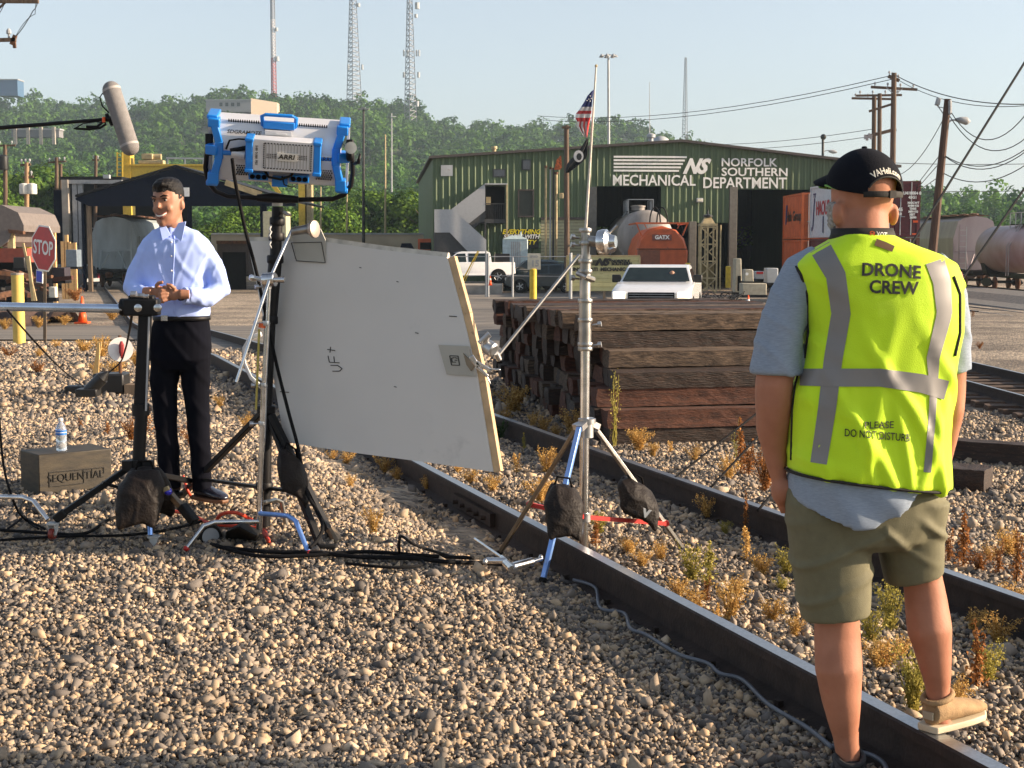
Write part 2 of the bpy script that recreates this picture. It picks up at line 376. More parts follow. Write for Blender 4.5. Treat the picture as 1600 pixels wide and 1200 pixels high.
TIE_M = [tie_mesh(i) for i in range(5)]
for m_ in TIE_M: m_.materials.append(M_tie)
def track(label, cat, pts_l, pts_r, zoff, tie_ys, tpos, ang, group=None, zt=-.08):
    o0 = pts_l[0]; t = thing('railway_track', label, cat, (o0.x, o0.y, o0.z), group)
    rail(pts_l, t); rail(pts_r, t)
    for i, y in enumerate(tie_ys):
        c = tpos(y); ob = bpy.data.objects.new('tie', TIE_M[i % 5]); sc.collection.objects.link(ob); ob.parent = t
        ob.location = c - ORG[t.name]; ob.rotation_euler = (0, 0, ang)
    return t
YL = [0, 3, 6, 9, 12, 16, 20, 25, 30, 37, 45, 60, 80, 100, 125]
def mz(y): return float(np.interp(y, [20, 45, 95, 300], [0, -.85, -1.2, -1.2]))
pl = [V(float(xn(y)), y, mz(y)) for y in YL]; pr_ = [V(float(xn(y)) + G + (.04 if y > 25 else 0), y, mz(y)) for y in YL]
tys = [7.04 + i * TSP * RD.y for i in range(-9, 62)]
def tpos(y):
    dx = (rnd.random() - .5) * .05; c = V(.36, 7.04, 0) + RD * ((y - 7.04) / RD.y + .105) + TD * (.70 + dx)
    c.z = mz(c.y) - .085; return c
main_track = track('main railway track running from the foreground past the board, men beside it', 'railway track', pl, pr_, 0, tys, tpos, TIE_A)
# steel tie plates / joint bars on the near rail
for yy in (8.7,):
    mb = MB(); p = V(float(xn(yy)), yy, .075); mb.box(p - TD * .03, (.03, .75, .075), (0, 0, TIE_A))
    for k in range(-2, 3): mb.cyl(p - TD * .04 + RD * (k * .14), p - TD * .075 + RD * (k * .14), .014, 8)
    mb.obj('joint_bar', M_rail, main_track)
plate = MB(); plate.box((0, 0, 0), (.32, .17, .012)); [plate.box((.10 * q_, 0, .015), (.02, .03, .03)) for q_ in (-1, 1)]
plate = plate.mesh('tie_plate'); plate.materials.append(M_rail)
for i, y in enumerate(tys[:26]):
    for off in (0, G):
        c = V(float(xn(y)) + off, y + (.105 * RD.y if off == 0 else .105 * RD.y), mz(y) + .006); ob = bpy.data.objects.new('tie_plate', plate); sc.collection.objects.link(ob); ob.parent = main_track; ob.location = c - ORG[main_track.name]; ob.rotation_euler = (0, 0, TIE_A)
# the two straight tracks to the right
def straight(x0, slope, z, y0, y1, label, nt_, gauge=1.5):
    yy = [y0 + (y1 - y0) * i / 6 for i in range(7)]
    a = [V(x0 + slope * y, y, z) for y in yy]; b = [p + V(gauge, 0, 0) for p in a]
    ties = [y0 + .3 + i * .6 for i in range(nt_)]
    return track(label, 'railway track', a, b, 0, ties, lambda y: V(x0 + slope * y + gauge / 2, y, z - .07), -slope)
straight(8.7, -.036, -.82, 8, 96, 'straight railway track just right of the man in the yellow vest', 96)
straight(21.8, -.045, -1.18, 30, 96, 'farther railway track in front of the parked hopper and tank cars', 96)
straight(31.4, -.005, -1.25, 60, 130, 'railway track under the parked hopper car at far right', 40)
straight(17.6, -.002, -1.15, 60, 110, 'railway track under the stacked containers', 40)
# low ballast shoulders for the right hand tracks
mb = MB()
mb.loft([[V(20.9, y, -1.3), V(21.5, y, -1.0), V(23.4, y, -1.0), V(24.6, y, -.75), V(27.5, y, -.75), V(29, y, -1.3)] for y in (46, 60, 75, 96)])
o_ = mb.obj('ballast_shoulder', mat('dark_ballast', (.05, .052, .055), .95, 0, .5, scale=6, bump=1, bs=9, col2=(.13, .125, .12)), None); o_['kind'] = 'structure'
# ------------------------------------------------------------------ stack of used ties
M_tieA = mat('dark_oiled_tie', (.012, .008, .006), .7, 0, .3, scale=3.0, stretch=(3, 20, 20), col2=(.045, .022, .013), bump=1.0, bs=6, spot=(.28, .18, .11), sw=.60)
M_tieB = mat('reddish_weathered_tie', (.05, .018, .011), .85, 0, .3, scale=2.5, stretch=(3, 16, 16), col2=(.125, .045, .023), bump=1.0, bs=9, spot=(.02, .014, .012), sw=.56)
M_tieC = mat('greyed_split_tie', (.035, .024, .018), .9, 0, .3, scale=3, stretch=(3, 20, 20), col2=(.17, .115, .075), bump=1.0, bs=9, spot=(.03, .02, .015), sw=.55)
SA = R(9)             # stack axis: ties lie along SX, rows go back along SY
SX = V(math.cos(SA), math.sin(SA), 0); SY = V(-math.sin(SA), math.cos(SA), 0); S0 = V(.78, 12.0, 0)
stack_meshes = {}
for k, M_ in (('A', M_tieA), ('B', M_tieB), ('C', M_tieC)):
    stack_meshes[k] = []
    for i in range(5):
        me = tie_mesh(40 + i, 2.62, .235, .143, .009, 'railway_tie'); me.materials.append(M_); stack_meshes[k].append(me)
LY = ['bottom', 'second', 'third', 'fourth', 'fifth', 'sixth', 'topmost']
KL = {'A': 'dark oily', 'B': 'reddish weathered', 'C': 'greyed split'}
DEP = ['front row', 'row just behind the front', 'front half', 'middle', 'back half', 'back rows']
for ly in range(7):
    nrow = 22 if ly < 6 else 17
    r0 = {0: 0, 1: 0, 2: 1, 3: 1, 4: 2, 5: 3, 6: 3}[ly]
    for row in range(r0, nrow):
        if ly == 5 and row > 20: continue
        kind = rnd.choice('AAABBC') if row > r0 else {0: 'A', 1: 'B', 2: 'B', 3: 'A', 4: 'C', 5: 'A', 6: 'C'}[ly]
        ob = bpy.data.objects.new('railway_tie', rnd.choice(stack_meshes[kind])); sc.collection.objects.link(ob)
        sh = rnd.uniform(-.07, .07) + (.10 if ly >= 3 and row < 8 else 0) - (.06 * row / 22) + {0: .0, 1: -.04, 2: .04, 3: .06, 4: 0.0, 5: -.1, 6: -.22}[ly]
        p = S0 + SX * (1.31 + sh) + SY * (.12 + row * .252 + rnd.uniform(-.01, .01)); p.z = .072 + ly * .152 + rnd.uniform(-.004, .004)
        if ly == 6: p.z += .0
        ob.location = p; ob.rotation_euler = (rnd.uniform(-.02, .02), rnd.uniform(-.006, .006), SA + rnd.uniform(-.012, .012))
        d = DEP[0] if row == r0 else DEP[1] if row == r0 + 1 else DEP[2] if row < 9 else DEP[3] if row < 13 else DEP[4] if row < 18 else DEP[5]
        tag(ob, f'{KL[kind]} wooden tie in the {LY[ly]} layer of the stack, {d}', 'railway tie', 'used wooden ties stacked beside the track')
# loose ties on the right
for (px, py, dx, rot, lab) in ((1484, 700, 0, .62, 'dark wooden tie lying loose on gravel right of the man in the vest'), (1452, 742, 0, .3, 'short dark tie end just below the loose tie, half hidden by the man')):
    p = onz(px, py, .09); ob = bpy.data.objects.new('railway_tie', stack_meshes['A'][1]); sc.collection.objects.link(ob)
    ob.location = p; ob.rotation_euler = (0, 0, -rot if rot > .5 else 2.6); tag(ob, lab, 'railway tie')
    if rot < .5: ob.scale = (.3, 1, 1)
# ------------------------------------------------------------------ hills and woods
RX = [-2000, -700, -313, -274, -223, -184, -176, -150, -110, -62, -45, 40, 78, 117, 135, 160, 250, 700, 2500]
RZ = [70, 84, 92, 90, 84, 87, 91, 91, 90, 88, 78, 76, 71, 60, 44, 22, 2, -1, -1]
def hillz(x, y):
    t = np.clip((y - 330) / 570, 0, 1); nzv = 3.0 * np.sin(x * .021 + y * .013) + 2.2 * np.sin(x * .05 - y * .031 + 1)
    return -1.25 + (np.interp(x, RX, RZ) - 8) * (t ** 1.25) * (1 - .25 * np.clip((y - 900) / 600, 0, 1)) + nzv * np.sin(np.clip(t, 0, 1) * math.pi * .5) * (np.interp(x, RX, RZ) > 5)
def hillz2(x, y):
    h = np.interp(x, [-200, 300, 400, 450, 500, 560, 640, 900, 1500], [0, 50, 43, 33, 20, 10, 5, 3, 2]); t = np.clip((y - 1150) / 350, 0, 1)
    return -1.3 + (h - 6) * t ** 1.1
M_soil = mat('hill_undergrowth', (.03, .045, .018), .95, 0, .4, scale=.03, spot=(.20, .15, .10), sw=.70)
def hmesh(fn, x0, x1, y0, y1, nx, ny, name):
    x = np.linspace(x0, x1, nx); y = np.linspace(y0, y1, ny); A, B = np.meshgrid(x, y); C = fn(A, B)
    me = bpy.data.meshes.new(name); me.from_pydata(np.stack([A, B, C], -1).reshape(-1, 3).tolist(), [], [(j * nx + i, j * nx + i + 1, (j + 1) * nx + i + 1, (j + 1) * nx + i) for j in range(ny - 1) for i in range(nx - 1)])
    o = link(me, name, M_soil, smooth=True); o['kind'] = 'structure'
hmesh(hillz, -900, 400, 320, 1500, 90, 70, 'hill'); hmesh(hillz2, -100, 1300, 1140, 2200, 60, 30, 'hill')
def leaf_mat(name, dark, light):
    m = bpy.data.materials.new(name); m.use_nodes = True; n = m.node_tree; b = n.nodes['Principled BSDF']; L = n.links.new
    b.inputs['Roughness'].default_value = .7; b.inputs['Specular IOR Level'].default_value = .2
    a = n.nodes.new('ShaderNodeAttribute'); a.attribute_name = 'shade'; rp = n.nodes.new('ShaderNodeValToRGB')
    rp.color_ramp.elements[0].color = (*dark, 1); rp.color_ramp.elements[1].color = (*light, 1); L(a.outputs['Fac'], rp.inputs[0])
    oi = n.nodes.new('ShaderNodeObjectInfo'); hs = n.nodes.new('ShaderNodeHueSaturation'); mr = n.nodes.new('ShaderNodeMapRange'); mr.inputs[3].default_value = .8; mr.inputs[4].default_value = 1.2
    L(oi.outputs['Random'], mr.inputs[0]); L(mr.outputs[0], hs.inputs['Value']); L(rp.outputs[0], hs.inputs['Color']); L(hs.outputs[0], b.inputs['Base Color'])
    tr = n.nodes.new('ShaderNodeBsdfTranslucent'); L(hs.outputs[0], tr.inputs[0]); ms = n.nodes.new('ShaderNodeMixShader'); ms.inputs[0].default_value = .3
    L(b.outputs[0], ms.inputs[1]); L(tr.outputs[0], ms.inputs[2]); L(ms.outputs[0], n.nodes['Material Output'].inputs[0]); return m
M_leafF = leaf_mat('hill_foliage', (.015, .060, .012), (.085, .185, .020))
M_leafN = leaf_mat('yard_foliage', (.02, .065, .008), (.14, .235, .025))
def quads(P, Nn, size, S, name, m):
    """oriented leaf quads: P centres, Nn normals, size, S shade"""
    N = len(P); a = NR.randn(N, 3); Nn = Nn / np.linalg.norm(Nn, axis=1)[:, None]
    u = np.cross(Nn, a); u /= np.linalg.norm(u, axis=1)[:, None]; w_ = np.cross(Nn, u)
    su = (size * NR.uniform(.7, 1.2, N))[:, None]; sw_ = (size * NR.uniform(.45, .9, N))[:, None]
    k = Nn * (size * .25)[:, None]
    VV = np.stack([P - u * su - k, P + w_ * sw_ * .9, P + u * su - k, P - w_ * sw_], 1).reshape(-1, 3)
    me = bpy.data.meshes.new(name); me.vertices.add(4 * N); me.vertices.foreach_set('co', VV.astype('f').ravel())
    me.loops.add(4 * N); me.loops.foreach_set('vertex_index', np.arange(4 * N, dtype='i')); me.polygons.add(N); me.polygons.foreach_set('loop_start', np.arange(0, 4 * N, 4, dtype='i')); me.update(calc_edges=True)
    at_ = me.attributes.new('shade', 'FLOAT', 'FACE'); at_.data.foreach_set('value', np.clip(S, 0, 1).astype('f')); me.materials.append(m); return me
def crown_pts(n, lobes, R_, H_):
    """points on shells of several lobes; returns P,N"""
    P = []; Nn = []; per = n // lobes
    for i in range(lobes):
        a = NR.uniform(0, 2 * math.pi); rr = R_ * NR.uniform(.1, .68) if i else 0; hz = NR.uniform(-.42, .42) * H_ * (1 - rr / R_ * .6) if i else .1 * H_
        c = np.array([math.cos(a) * rr, math.sin(a) * rr, hz]); lr = R_ * NR.uniform(.28, .5)
        d = NR.randn(per, 3); d /= np.linalg.norm(d, axis=1)[:, None]
        rad = lr * NR.uniform(.55, 1.08, (per, 1)); P.append(c + d * rad * np.array([1, 1, .8])); Nn.append(d + NR.randn(per, 3) * .28 + np.array([0, 0, .3]))
    return np.concatenate(P), np.concatenate(Nn)
def forest(N, xr, yr, fn, sz, name, label, lf=.17, leafs=46):
    xs_ = NR.uniform(*xr, N * 3); ys_ = NR.uniform(*yr, N * 3)
    k = (np.abs(xs_) < .37 * ys_ + 12); z = fn(xs_, ys_); k &= z > -1.0; xs_, ys_, z = xs_[k][:N], ys_[k][:N], z[k][:N]
    Ps = []; Ns = []; Sz = []; Sh = []
    for i in range(len(xs_)):
        r_ = sz * min(1.6, math.exp(NR.randn() * .3)); h = r_ * NR.uniform(1.2, 2.0); p, nn = crown_pts(leafs, 5, r_, h)
        Ps.append(p + np.array([xs_[i], ys_[i], z[i] + h * .62])); Ns.append(nn); Sz.append(np.full(len(p), min(r_, sz * 1.3) * lf)); Sh.append(NR.uniform(.0, .95) * np.ones(len(p)) + NR.randn(len(p)) * .07)
    me = quads(np.concatenate(Ps), np.concatenate(Ns), np.concatenate(Sz), np.concatenate(Sh), name, M_leafF)
    o = bpy.data.objects.new(name, me); sc.collection.objects.link(o); tag(o, label, None, None, 'stuff')
forest(3300, (-330, 250), (350, 560), hillz, 5.0, 'woodland', 'dense green woodland covering the lower hillside behind the yard', .125, 190)
forest(4200, (-420, 330), (560, 960), hillz, 5.2, 'woodland', 'hazy blue-green woodland along the upper hillside and ridge', .17, 80)
forest(2600, (150, 800), (1160, 1560), hillz2, 4.6, 'woodland', 'distant blue hazy wooded ridge at the far right', .17, 60)
forest(420, (-75, 70), (200, 330), lambda x, y: -1.25 + 0 * x + .3, 3.2, 'undergrowth', 'band of bushy green scrub filling the edge of the yard below the trees', .12, 300)
# individual trees behind the yard
M_bark = mat('tree_bark', (.09, .07, .05), .9, 0, .3, bump=.5, bs=12)
TREE_V = []
for v_ in range(4):
    Rr, Hh = [(3.6, 8.5), (4.4, 8.0), (3.2, 9.5), (3.9, 7.0)][v_]
    p, nn = crown_pts(7600, 26, Rr, Hh); p[:, 2] += Hh * .56
    sh = .45 + .3 * np.sin(p[:, 0] * 1.7 + v_) * np.sin(p[:, 2] * 1.3) + NR.randn(len(p)) * .2
    cm = quads(p, nn, np.full(len(p), .22), sh, 'crown', M_leafN)
    mb = MB(); mb.tube([V(0, 0, -.3), V(.1, 0, Hh * .25), V(0, .1, Hh * .6), V(.1, 0, Hh * .9)], [.26, .2, .12, .04], 8)
    for i in range(6):
        a = i * 1.1 + v_; z0 = Hh * (.22 + .09 * i); mb.tube([V(0, 0, z0), V(math.cos(a) * Rr * .35, math.sin(a) * Rr * .35, z0 + 1.0), V(math.cos(a) * Rr * .75, math.sin(a) * Rr * .75, z0 + 1.9)], [.1, .06, .02], 6)
    tm = mb.mesh('trunk'); tm.materials.append(M_bark); TREE_V.append((cm, tm, Hh))
TL = [('bushy bright green tree', 0), ('broad spreading green tree', 1), ('tall narrow green tree', 2), ('low rounded green tree', 3)]
def tree(px, ytop, Y, v_, where):
    b = V(X(px, Y), Y, -1.25); h = at(px, ytop, Y).z + 1.25; s_ = h / (TREE_V[v_][2] * 1.18)
    t = thing('tree', f'{TL[v_][0]} {where}', 'tree', b, 'trees at the far edge of the yard'); t.scale = (s_ * 1.05, s_ * 1.05, s_); t.rotation_euler = (0, 0, rnd.uniform(0, 6))
    for nm, me in (('crown', TREE_V[v_][0]), ('trunk', TREE_V[v_][1])):
        o = bpy.data.objects.new(nm, me); sc.collection.objects.link(o); o.parent = t
    return t
lst = [(-12, 262, 150, 0, 'at the very left edge of the picture'), (20, 240, 175, 1, 'behind the leftmost utility pole'), (55, 228, 168, 2, 'above the pole with two white transformers'), (72, 300, 135, 3, 'low behind the stop sign'), (95, 236, 176, 0, 'behind the pair of crossarm poles'),
       (128, 244, 166, 1, 'above the dark steel shed'), (160, 252, 172, 2, 'between the dark shed and the yellow crane'), (196, 262, 178, 3, 'just left of the yellow crane leg'), (30, 318, 128, 3, 'just above the grey ramp on the left'),
       (232, 286, 190, 0, 'behind the yellow crane beam'), (318, 330, 140, 3, 'seen under the canopy right beside the presenter'), (352, 322, 146, 0, 'seen under the canopy roof, nearer the light stand'), (395, 300, 170, 1, 'behind the right canopy post'),
       (440, 300, 178, 2, 'behind the light yoke, left of the yellow crane post'), (480, 296, 182, 0, 'behind the yellow crane post'), (520, 305, 160, 1, 'right of the yellow crane post under the light'), (556, 288, 180, 2, 'left of the tall dark lamp pole'),
       (590, 272, 186, 1, 'right of the tall dark lamp pole'), (628, 280, 178, 0, 'left of the green building, second from it'), (664, 292, 170, 2, 'touching the left corner of the green building'), (700, 300, 190, 1, 'behind the outside staircase of the green building'),
       (940, 330, 135, 3, 'seen through the left bay of the green building'), (975, 322, 142, 0, 'seen through the left bay behind the grey tank car'), (1078, 352, 138, 3, 'seen low through the bay behind the orange tank'), (1120, 340, 142, 1, 'seen through the gap behind the lattice frame'), (1158, 322, 138, 0, 'seen through the window of the right bay'),
       (1440, 345, 260, 0, 'far behind the maroon container'), (1475, 350, 280, 1, 'far behind the leaning pole'), (1390, 330, 250, 2, 'far off and hidden mostly by the man with the cap')]
for a in lst: tree(*a)
# haze
# ------------------------------------------------------------------ materials for the yard
M_green = mat('green_siding', (.075, .115, .052), .5, 0, .12, scale=1.2, stretch=(1, 1, .3), spot=(.05, .075, .04), sw=.60)
M_roofT = mat('dark_roof_trim', (.06, .05, .045), .6, 0, .15)
M_sid = mat('cream_siding', (.36, .34, .20), .6, 0, .08)
M_galv = mat('galvanised_panel', (.36, .38, .39), .55, 0, .14, scale=1.5, spot=(.30, .27, .24), sw=.6)
M_sign = mat('white_lettering', (.80, .80, .76), .5, 0, .05)
M_blackp = mat('black_paint', (.012, .012, .012), .4, 0, .1)
M_navy = mat('dark_blue_steel', (.004, .007, .018), .9, 0, .2, spec=.08)
M_conc = mat('concrete', (.30, .27, .23), .85, 0, .15, scale=2, bump=.2)
M_tan = mat('tan_machinery_paint', (.38, .30, .16), .6, 0, .2, scale=4, spot=(.12, .08, .05), sw=.62)
M_conO = mat('orange_container_paint', (.50, .11, .025), .55, 0, .12, scale=2)
M_conW = mat('white_container_paint', (.55, .58, .60), .5, 0, .08)
M_conM = mat('maroon_container_paint', (.10, .012, .016), .5, 0, .15)
M_conB = mat('brown_container_paint', (.10, .035, .022), .6, 0, .2)
M_pole = mat('utility_pole_wood', (.10, .065, .042), .85, 0, .3, scale=2, stretch=(8, 8, .6), bump=.4)
M_carw = mat('white_car_paint', (.72, .73, .74), .25, 0, .04, coat=.6)
M_card = mat('dark_green_car_paint', (.016, .034, .040), .22, 0, .15, coat=.8)
M_hop = mat('grey_hopper_paint', (.33, .38, .39), .6, 0, .15, scale=1.5, stretch=(1, 1, .3), spot=(.20, .17, .14), sw=.64)
M_hopP = mat('faded_pink_grey_hopper', (.25, .20, .22), .6, 0, .15, scale=.9, stretch=(1, 1, .25), col2=(.36, .31, .32), spot=(.18, .12, .12), sw=.66)
M_tank = mat('grey_tank_paint', (.26, .24, .22), .5, 0, .2, scale=1, stretch=(2, 2, .3), spot=(.12, .08, .06), sw=.6)
M_tankP = mat('faded_mauve_tank', (.24, .18, .18), .5, 0, .15, scale=.7, col2=(.34, .29, .33), spot=(.10, .05, .03), sw=.68)
M_tankO = mat('orange_tank_paint', (.52, .10, .025), .5, 0, .15, scale=2, spot=(.16, .05, .03), sw=.62)
M_lamp = mat('lamp_glass', (.8, .75, .6), .3)
YG = -1.22
# ------------------------------------------------------------------ green mechanical building
BA = R(5); BX0 = X(680, 96); BO = V(BX0, 96, YG)
def bl(px, py):
    p = (px - 800) / F * 1.0003; x = (p * 96 - BX0) / (math.cos(BA) - p * math.sin(BA)); Y = 96 + x * math.sin(BA)
    return x, at(px, py, Y).z - YG
bld = thing('green_workshop', 'long green corrugated metal workshop with white lettering and two open bays', 'building', BO); bld.rotation_euler = (0, 0, BA)
ORG[bld.name] = V(0, 0, 0)
xl, xpk, xr = 0, bl(1062, 220)[0], bl(1392, 262)[0]
zel, zpk, zer = bl(680, 246)[1], bl(1062, 222)[1], bl(1392, 260)[1]
def ztop(x): return float(np.interp(x, [xl, xpk, xr], [zel, zpk, zer]))
holes = []
def hole(x0, x1, y0, y1, name=None):
    a, zt = bl(x0, y0); b, _ = bl(x1, y0); zb = bl(x0, y1)[1] if y1 < 900 else -1
    holes.append((a, b, zb, zt)); return a, b, zb, zt
dL = hole(931, 1031, 291, 999); dR = hole(1149, 1262, 296, 999); dU = hole(1031, 1137, 348, 999)
wn = hole(811, 832, 298, 337); garage = hole(845, 917, 343, 999); dS = hole(757, 789, 291, 344)
def ribwall(mb, x0, x1, ztopf, holes, yb=0, sp=.42):
    pts = []; x = x0
    while x < x1 - .01:
        for dx, dy in ((0, 0), (.05, -.05), (.12, -.05), (.17, 0), (.28, 0), (.29, -.012), (.31, -.012), (.32, 0)):
            if x + dx * sp / .42 < x1: pts.append((x + dx * sp / .42, yb + dy))
        x += sp
    pts.append((x1, yb)); bre = sorted(set([h[0] for h in holes] + [h[1] for h in holes]))
    allp = sorted(pts + [(b, yb) for b in bre if x0 < b < x1])
    for (xa, ya), (xb, yb_) in zip(allp[:-1], allp[1:]):
        if xb - xa < 1e-4: continue
        xm = (xa + xb) / 2; segs = [(0, None)]
        for h in sorted([h for h in holes if h[0] < xm < h[1]], key=lambda h: h[2]):
            s0, _ = segs.pop()
            if h[2] > s0: segs.append((s0, h[2]))
            segs.append((h[3], None))
        for z0, z1 in segs:
            za, zb = (z1, z1) if z1 is not None else (ztopf(xa), ztopf(xb))
            mb.add([V(xa, ya, z0), V(xb, yb_, z0), V(xb, yb_, zb), V(xa, ya, za)], [(0, 1, 2, 3)])
mb = MB(); ribwall(mb, xl, xr, ztop, holes)
mb.obj('front_wall', M_green, bld, recalc=False)
DEPT = 38
mb = MB(); mb.bx(-.12, 0, .0, DEPT, 0, zel - .1); mb.obj('side_wall', M_green, bld)
mb = MB(); mb.bx(xr, xr + .12, 0, DEPT, 0, zer - .1); mb.obj('side_wall', M_green, bld)
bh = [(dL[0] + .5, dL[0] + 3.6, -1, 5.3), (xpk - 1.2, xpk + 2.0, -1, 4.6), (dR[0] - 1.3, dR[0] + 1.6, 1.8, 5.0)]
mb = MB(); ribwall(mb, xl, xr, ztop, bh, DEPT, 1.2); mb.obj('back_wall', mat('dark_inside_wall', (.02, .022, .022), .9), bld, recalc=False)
mb = MB()
for (a, b, za, zb) in ((xl - .35, xpk, zel - .08, zpk), (xpk, xr + .35, zpk, zer - .08)):
    mb.add([V(a, -.35, za), V(b, -.35, zb), V(b, DEPT, zb), V(a, DEPT, za), V(a, -.35, za + .16), V(b, -.35, zb + .16), V(b, DEPT, zb + .16), V(a, DEPT, za + .16)], [(0, 3, 2, 1), (4, 5, 6, 7), (0, 1, 5, 4), (1, 2, 6, 5), (2, 3, 7, 6), (3, 0, 4, 7)])
rf = mb.obj('roof', M_roofT, bld)
mb = MB(); mb.lathe([(.16, 0), (.16, .5), (.3, .55), (.3, .75), (.1, .85)], (xpk - 1.3, 4, zpk + .02)); mb.obj('roof_vent', M_galv, rf, smooth='auto')
mb = MB(); mb.ball((xpk - .25, 6, zpk + .1), .75, 14); mb.obj('roof_dome', M_galv, rf, smooth=True)
mb = MB(); c = bl(776, 243); mb.lathe([(.13, -.1), (.13, .3), (.2, .34), (.2, .5)], (c[0], 2, ztop(c[0]) + .1)); mb.obj('roof_vent', M_tan, rf)
for (x0, x1, yb) in ((917, 931, 999), (1137, 1149, 999), (1075, 1086, 999)):   # bay columns
    a, b = bl(x0, 300)[0], bl(x1, 300)[0]; zt = bl(x0, 292 if x0 != 1075 else 346)[1]
    mb = MB(); mb.bx(a, b, -.10, .25, 0, zt); mb.obj('bay_column', mat('bay_column_steel', (.14, .13, .11), .7), bld, bevel=.02)
for k, (x0, x1, y0, y1) in enumerate(((770, 790, 264, 277), (815, 829, 249, 266))):
    a, b = bl(x0, y0)[0], bl(x1, y0)[0]; z1, z0 = bl(x0, y0)[1], bl(x0, y1)[1]
    mb = MB(); mb.bx(a, b, -.09, .0, z0, z1); wf = mb.obj('window', mat('window_frame_dark', (.03, .035, .035), .5), bld)
    mb = MB(); mb.bx(a + .08, b - .08, -.105, -.08, z0 + .08, z1 - .08); mb.obj('pane', mat('grey_vent_panel', (.06, .07, .085), .35), wf)
a, b, z0, z1 = wn; mb = MB()
mb.bx(a - .08, b + .08, -.08, -.0, z1, z1 + .1); mb.bx(a - .08, b + .08, -.08, 0, z0 - .1, z0); mb.bx(a - .08, a, -.08, 0, z0, z1); mb.bx(b, b + .08, -.08, 0, z0, z1); wf = mb.obj('window', M_roofT, bld)
mb = MB(); mb.bx(a, b, .04, .08, z0, z1); mb.obj('pane', mat('screened_pane', (.035, .04, .03), .4), wf)
a, b = bl(690, 257)[0], bl(708, 257)[0]; mb = MB(); mb.bx(a, b, -.12, -.06, bl(690, 275)[1], bl(690, 258)[1]); mb.obj('blank_sign_panel', M_galv, bld)
a, b, z0, z1 = garage; z0 = 0; mb = MB(); n_ = 22
for i in range(n_):
    h = (z1 - z0) / n_; mb.box(((a + b) / 2, .02, z0 + h * (i + .5)), (b - a, .05, h * .9), (R(-10), 0, 0))
mb.obj('roller_door', M_sid, bld)
mb = MB(); mb.bx(a, b, .06, .1, z0, z1); mb.bx(a, b, -.12, .0, z1, z1 + .15); mb.obj('door_frame', M_roofT, bld)
# wall lamp over the middle bay
x, z = bl(1090, 313); mb = MB(); mb.box((x, -.18, z), (.42, .22, .28)); l_ = mb.obj('wall_lamp', M_galv, bld, bevel=.03)
mb = MB(); mb.box((x, -.30, z), (.32, .03, .16)); mb.obj('lens', M_lamp, l_)
# lettering on the front
def btext(body, x0, x1, yt, yb, bold=.0, shear=0, name='lettering'):
    xa, za = bl(x0, yt); xb, _ = bl(x1, yt + (x1 - x0) * 0.03 if False else yt); _, zb = bl(x0, yb)
    size = 1.0; vs, fs = text_geo(body, size, .03, bold, shear, 'LEFT'); w_ = max(v.x for v in vs) - min(v.x for v in vs); h_ = max(v.y for v in vs) - min(v.y for v in vs); mx_, my_ = min(v.x for v in vs), min(v.y for v in vs)
    mb = MB(); sx_, sy_ = (xb - xa) / w_, (za - zb) / h_
    mb.add([V(xa + (v.x - mx_) * sx_, -.075 - v.z, zb + (v.y - my_) * sy_) for v in vs], fs); return mb.obj(name, M_sign, bld)
btext('NORFOLK', 1124, 1210, 247, 260, .016); btext('SOUTHERN', 1124, 1226, 262, 275, .016)
btext('MECHANICAL', 956, 1084, 273, 290, .014); btext('DEPARTMENT', 1096, 1225, 277, 294, .014)
btext('NS', 1064, 1108, 247, 272, .05, .5, 'monogram')
mb = MB()
for i in range(5):
    xa, zt = bl(957, 243.5 + i * 5.4); xb = bl(1070 - i * 3, 0)[0]; _, zb = bl(957, 243.5 + i * 5.4 + 2.9); mb.bx(xa, xb, -.08, -.055, zb - .0, zt)
mb.obj('stripe_band', M_sign, bld)
# outside staircase with sheet-metal sides
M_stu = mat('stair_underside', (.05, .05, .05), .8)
M_stp = mat('pale_stair_panel', (.36, .37, .38), .6, 0, .04)
stair = thing('outside_staircase', 'grey sheet-metal clad staircase zigzagging up to a dark door on the green wall', 'staircase', BO); stair.rotation_euler = (0, 0, BA); ORG[stair.name] = V(0, 0, 0)
def spoly(pts, y, th, name, m, par):
    mb = MB(); mb.prism([V(bl(*p)[0], y, bl(*p)[1]) for p in pts], (0, th, 0)); return mb.obj(name, m, par)
spoly([(677, 329), (705, 329), (755, 375), (755, 400), (732, 398), (700, 364), (677, 364)], -3.0, .06, 'lower_flight_side', M_stp, stair)
spoly([(704, 328), (756, 288), (756, 330), (731, 350)], -1.5, .06, 'upper_flight_side', M_stp, stair)
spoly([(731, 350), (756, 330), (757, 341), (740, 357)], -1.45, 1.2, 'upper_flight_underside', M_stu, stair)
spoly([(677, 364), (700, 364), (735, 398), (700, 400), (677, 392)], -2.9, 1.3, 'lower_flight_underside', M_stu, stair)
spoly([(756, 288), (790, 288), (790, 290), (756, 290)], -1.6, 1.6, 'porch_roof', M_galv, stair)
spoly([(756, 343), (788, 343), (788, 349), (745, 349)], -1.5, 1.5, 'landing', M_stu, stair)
mb = MB()
for px in range(757, 790, 3):
    x, z = bl(px, 344); mb.bx(x, x + .03, -1.5, -1.46, z, bl(px, 320)[1])
x0_, x1_ = bl(756, 320)[0], bl(789, 320)[0]; z_ = bl(757, 320)[1]; mb.bx(x0_, x1_, -1.52, -1.45, z_, z_ + .06); mb.obj('railing', M_stu, stair)
mb = MB()
for px, py0, py1 in ((789, 290, 425), (756, 345, 425), (679, 392, 425)):
    x, z1_ = bl(px, py0); mb.bx(x - .05, x + .05, -1.6, -1.5, 0, z1_); o_ = mb.obj('post', M_tan if px == 789 else M_stu, stair); mb = MB()
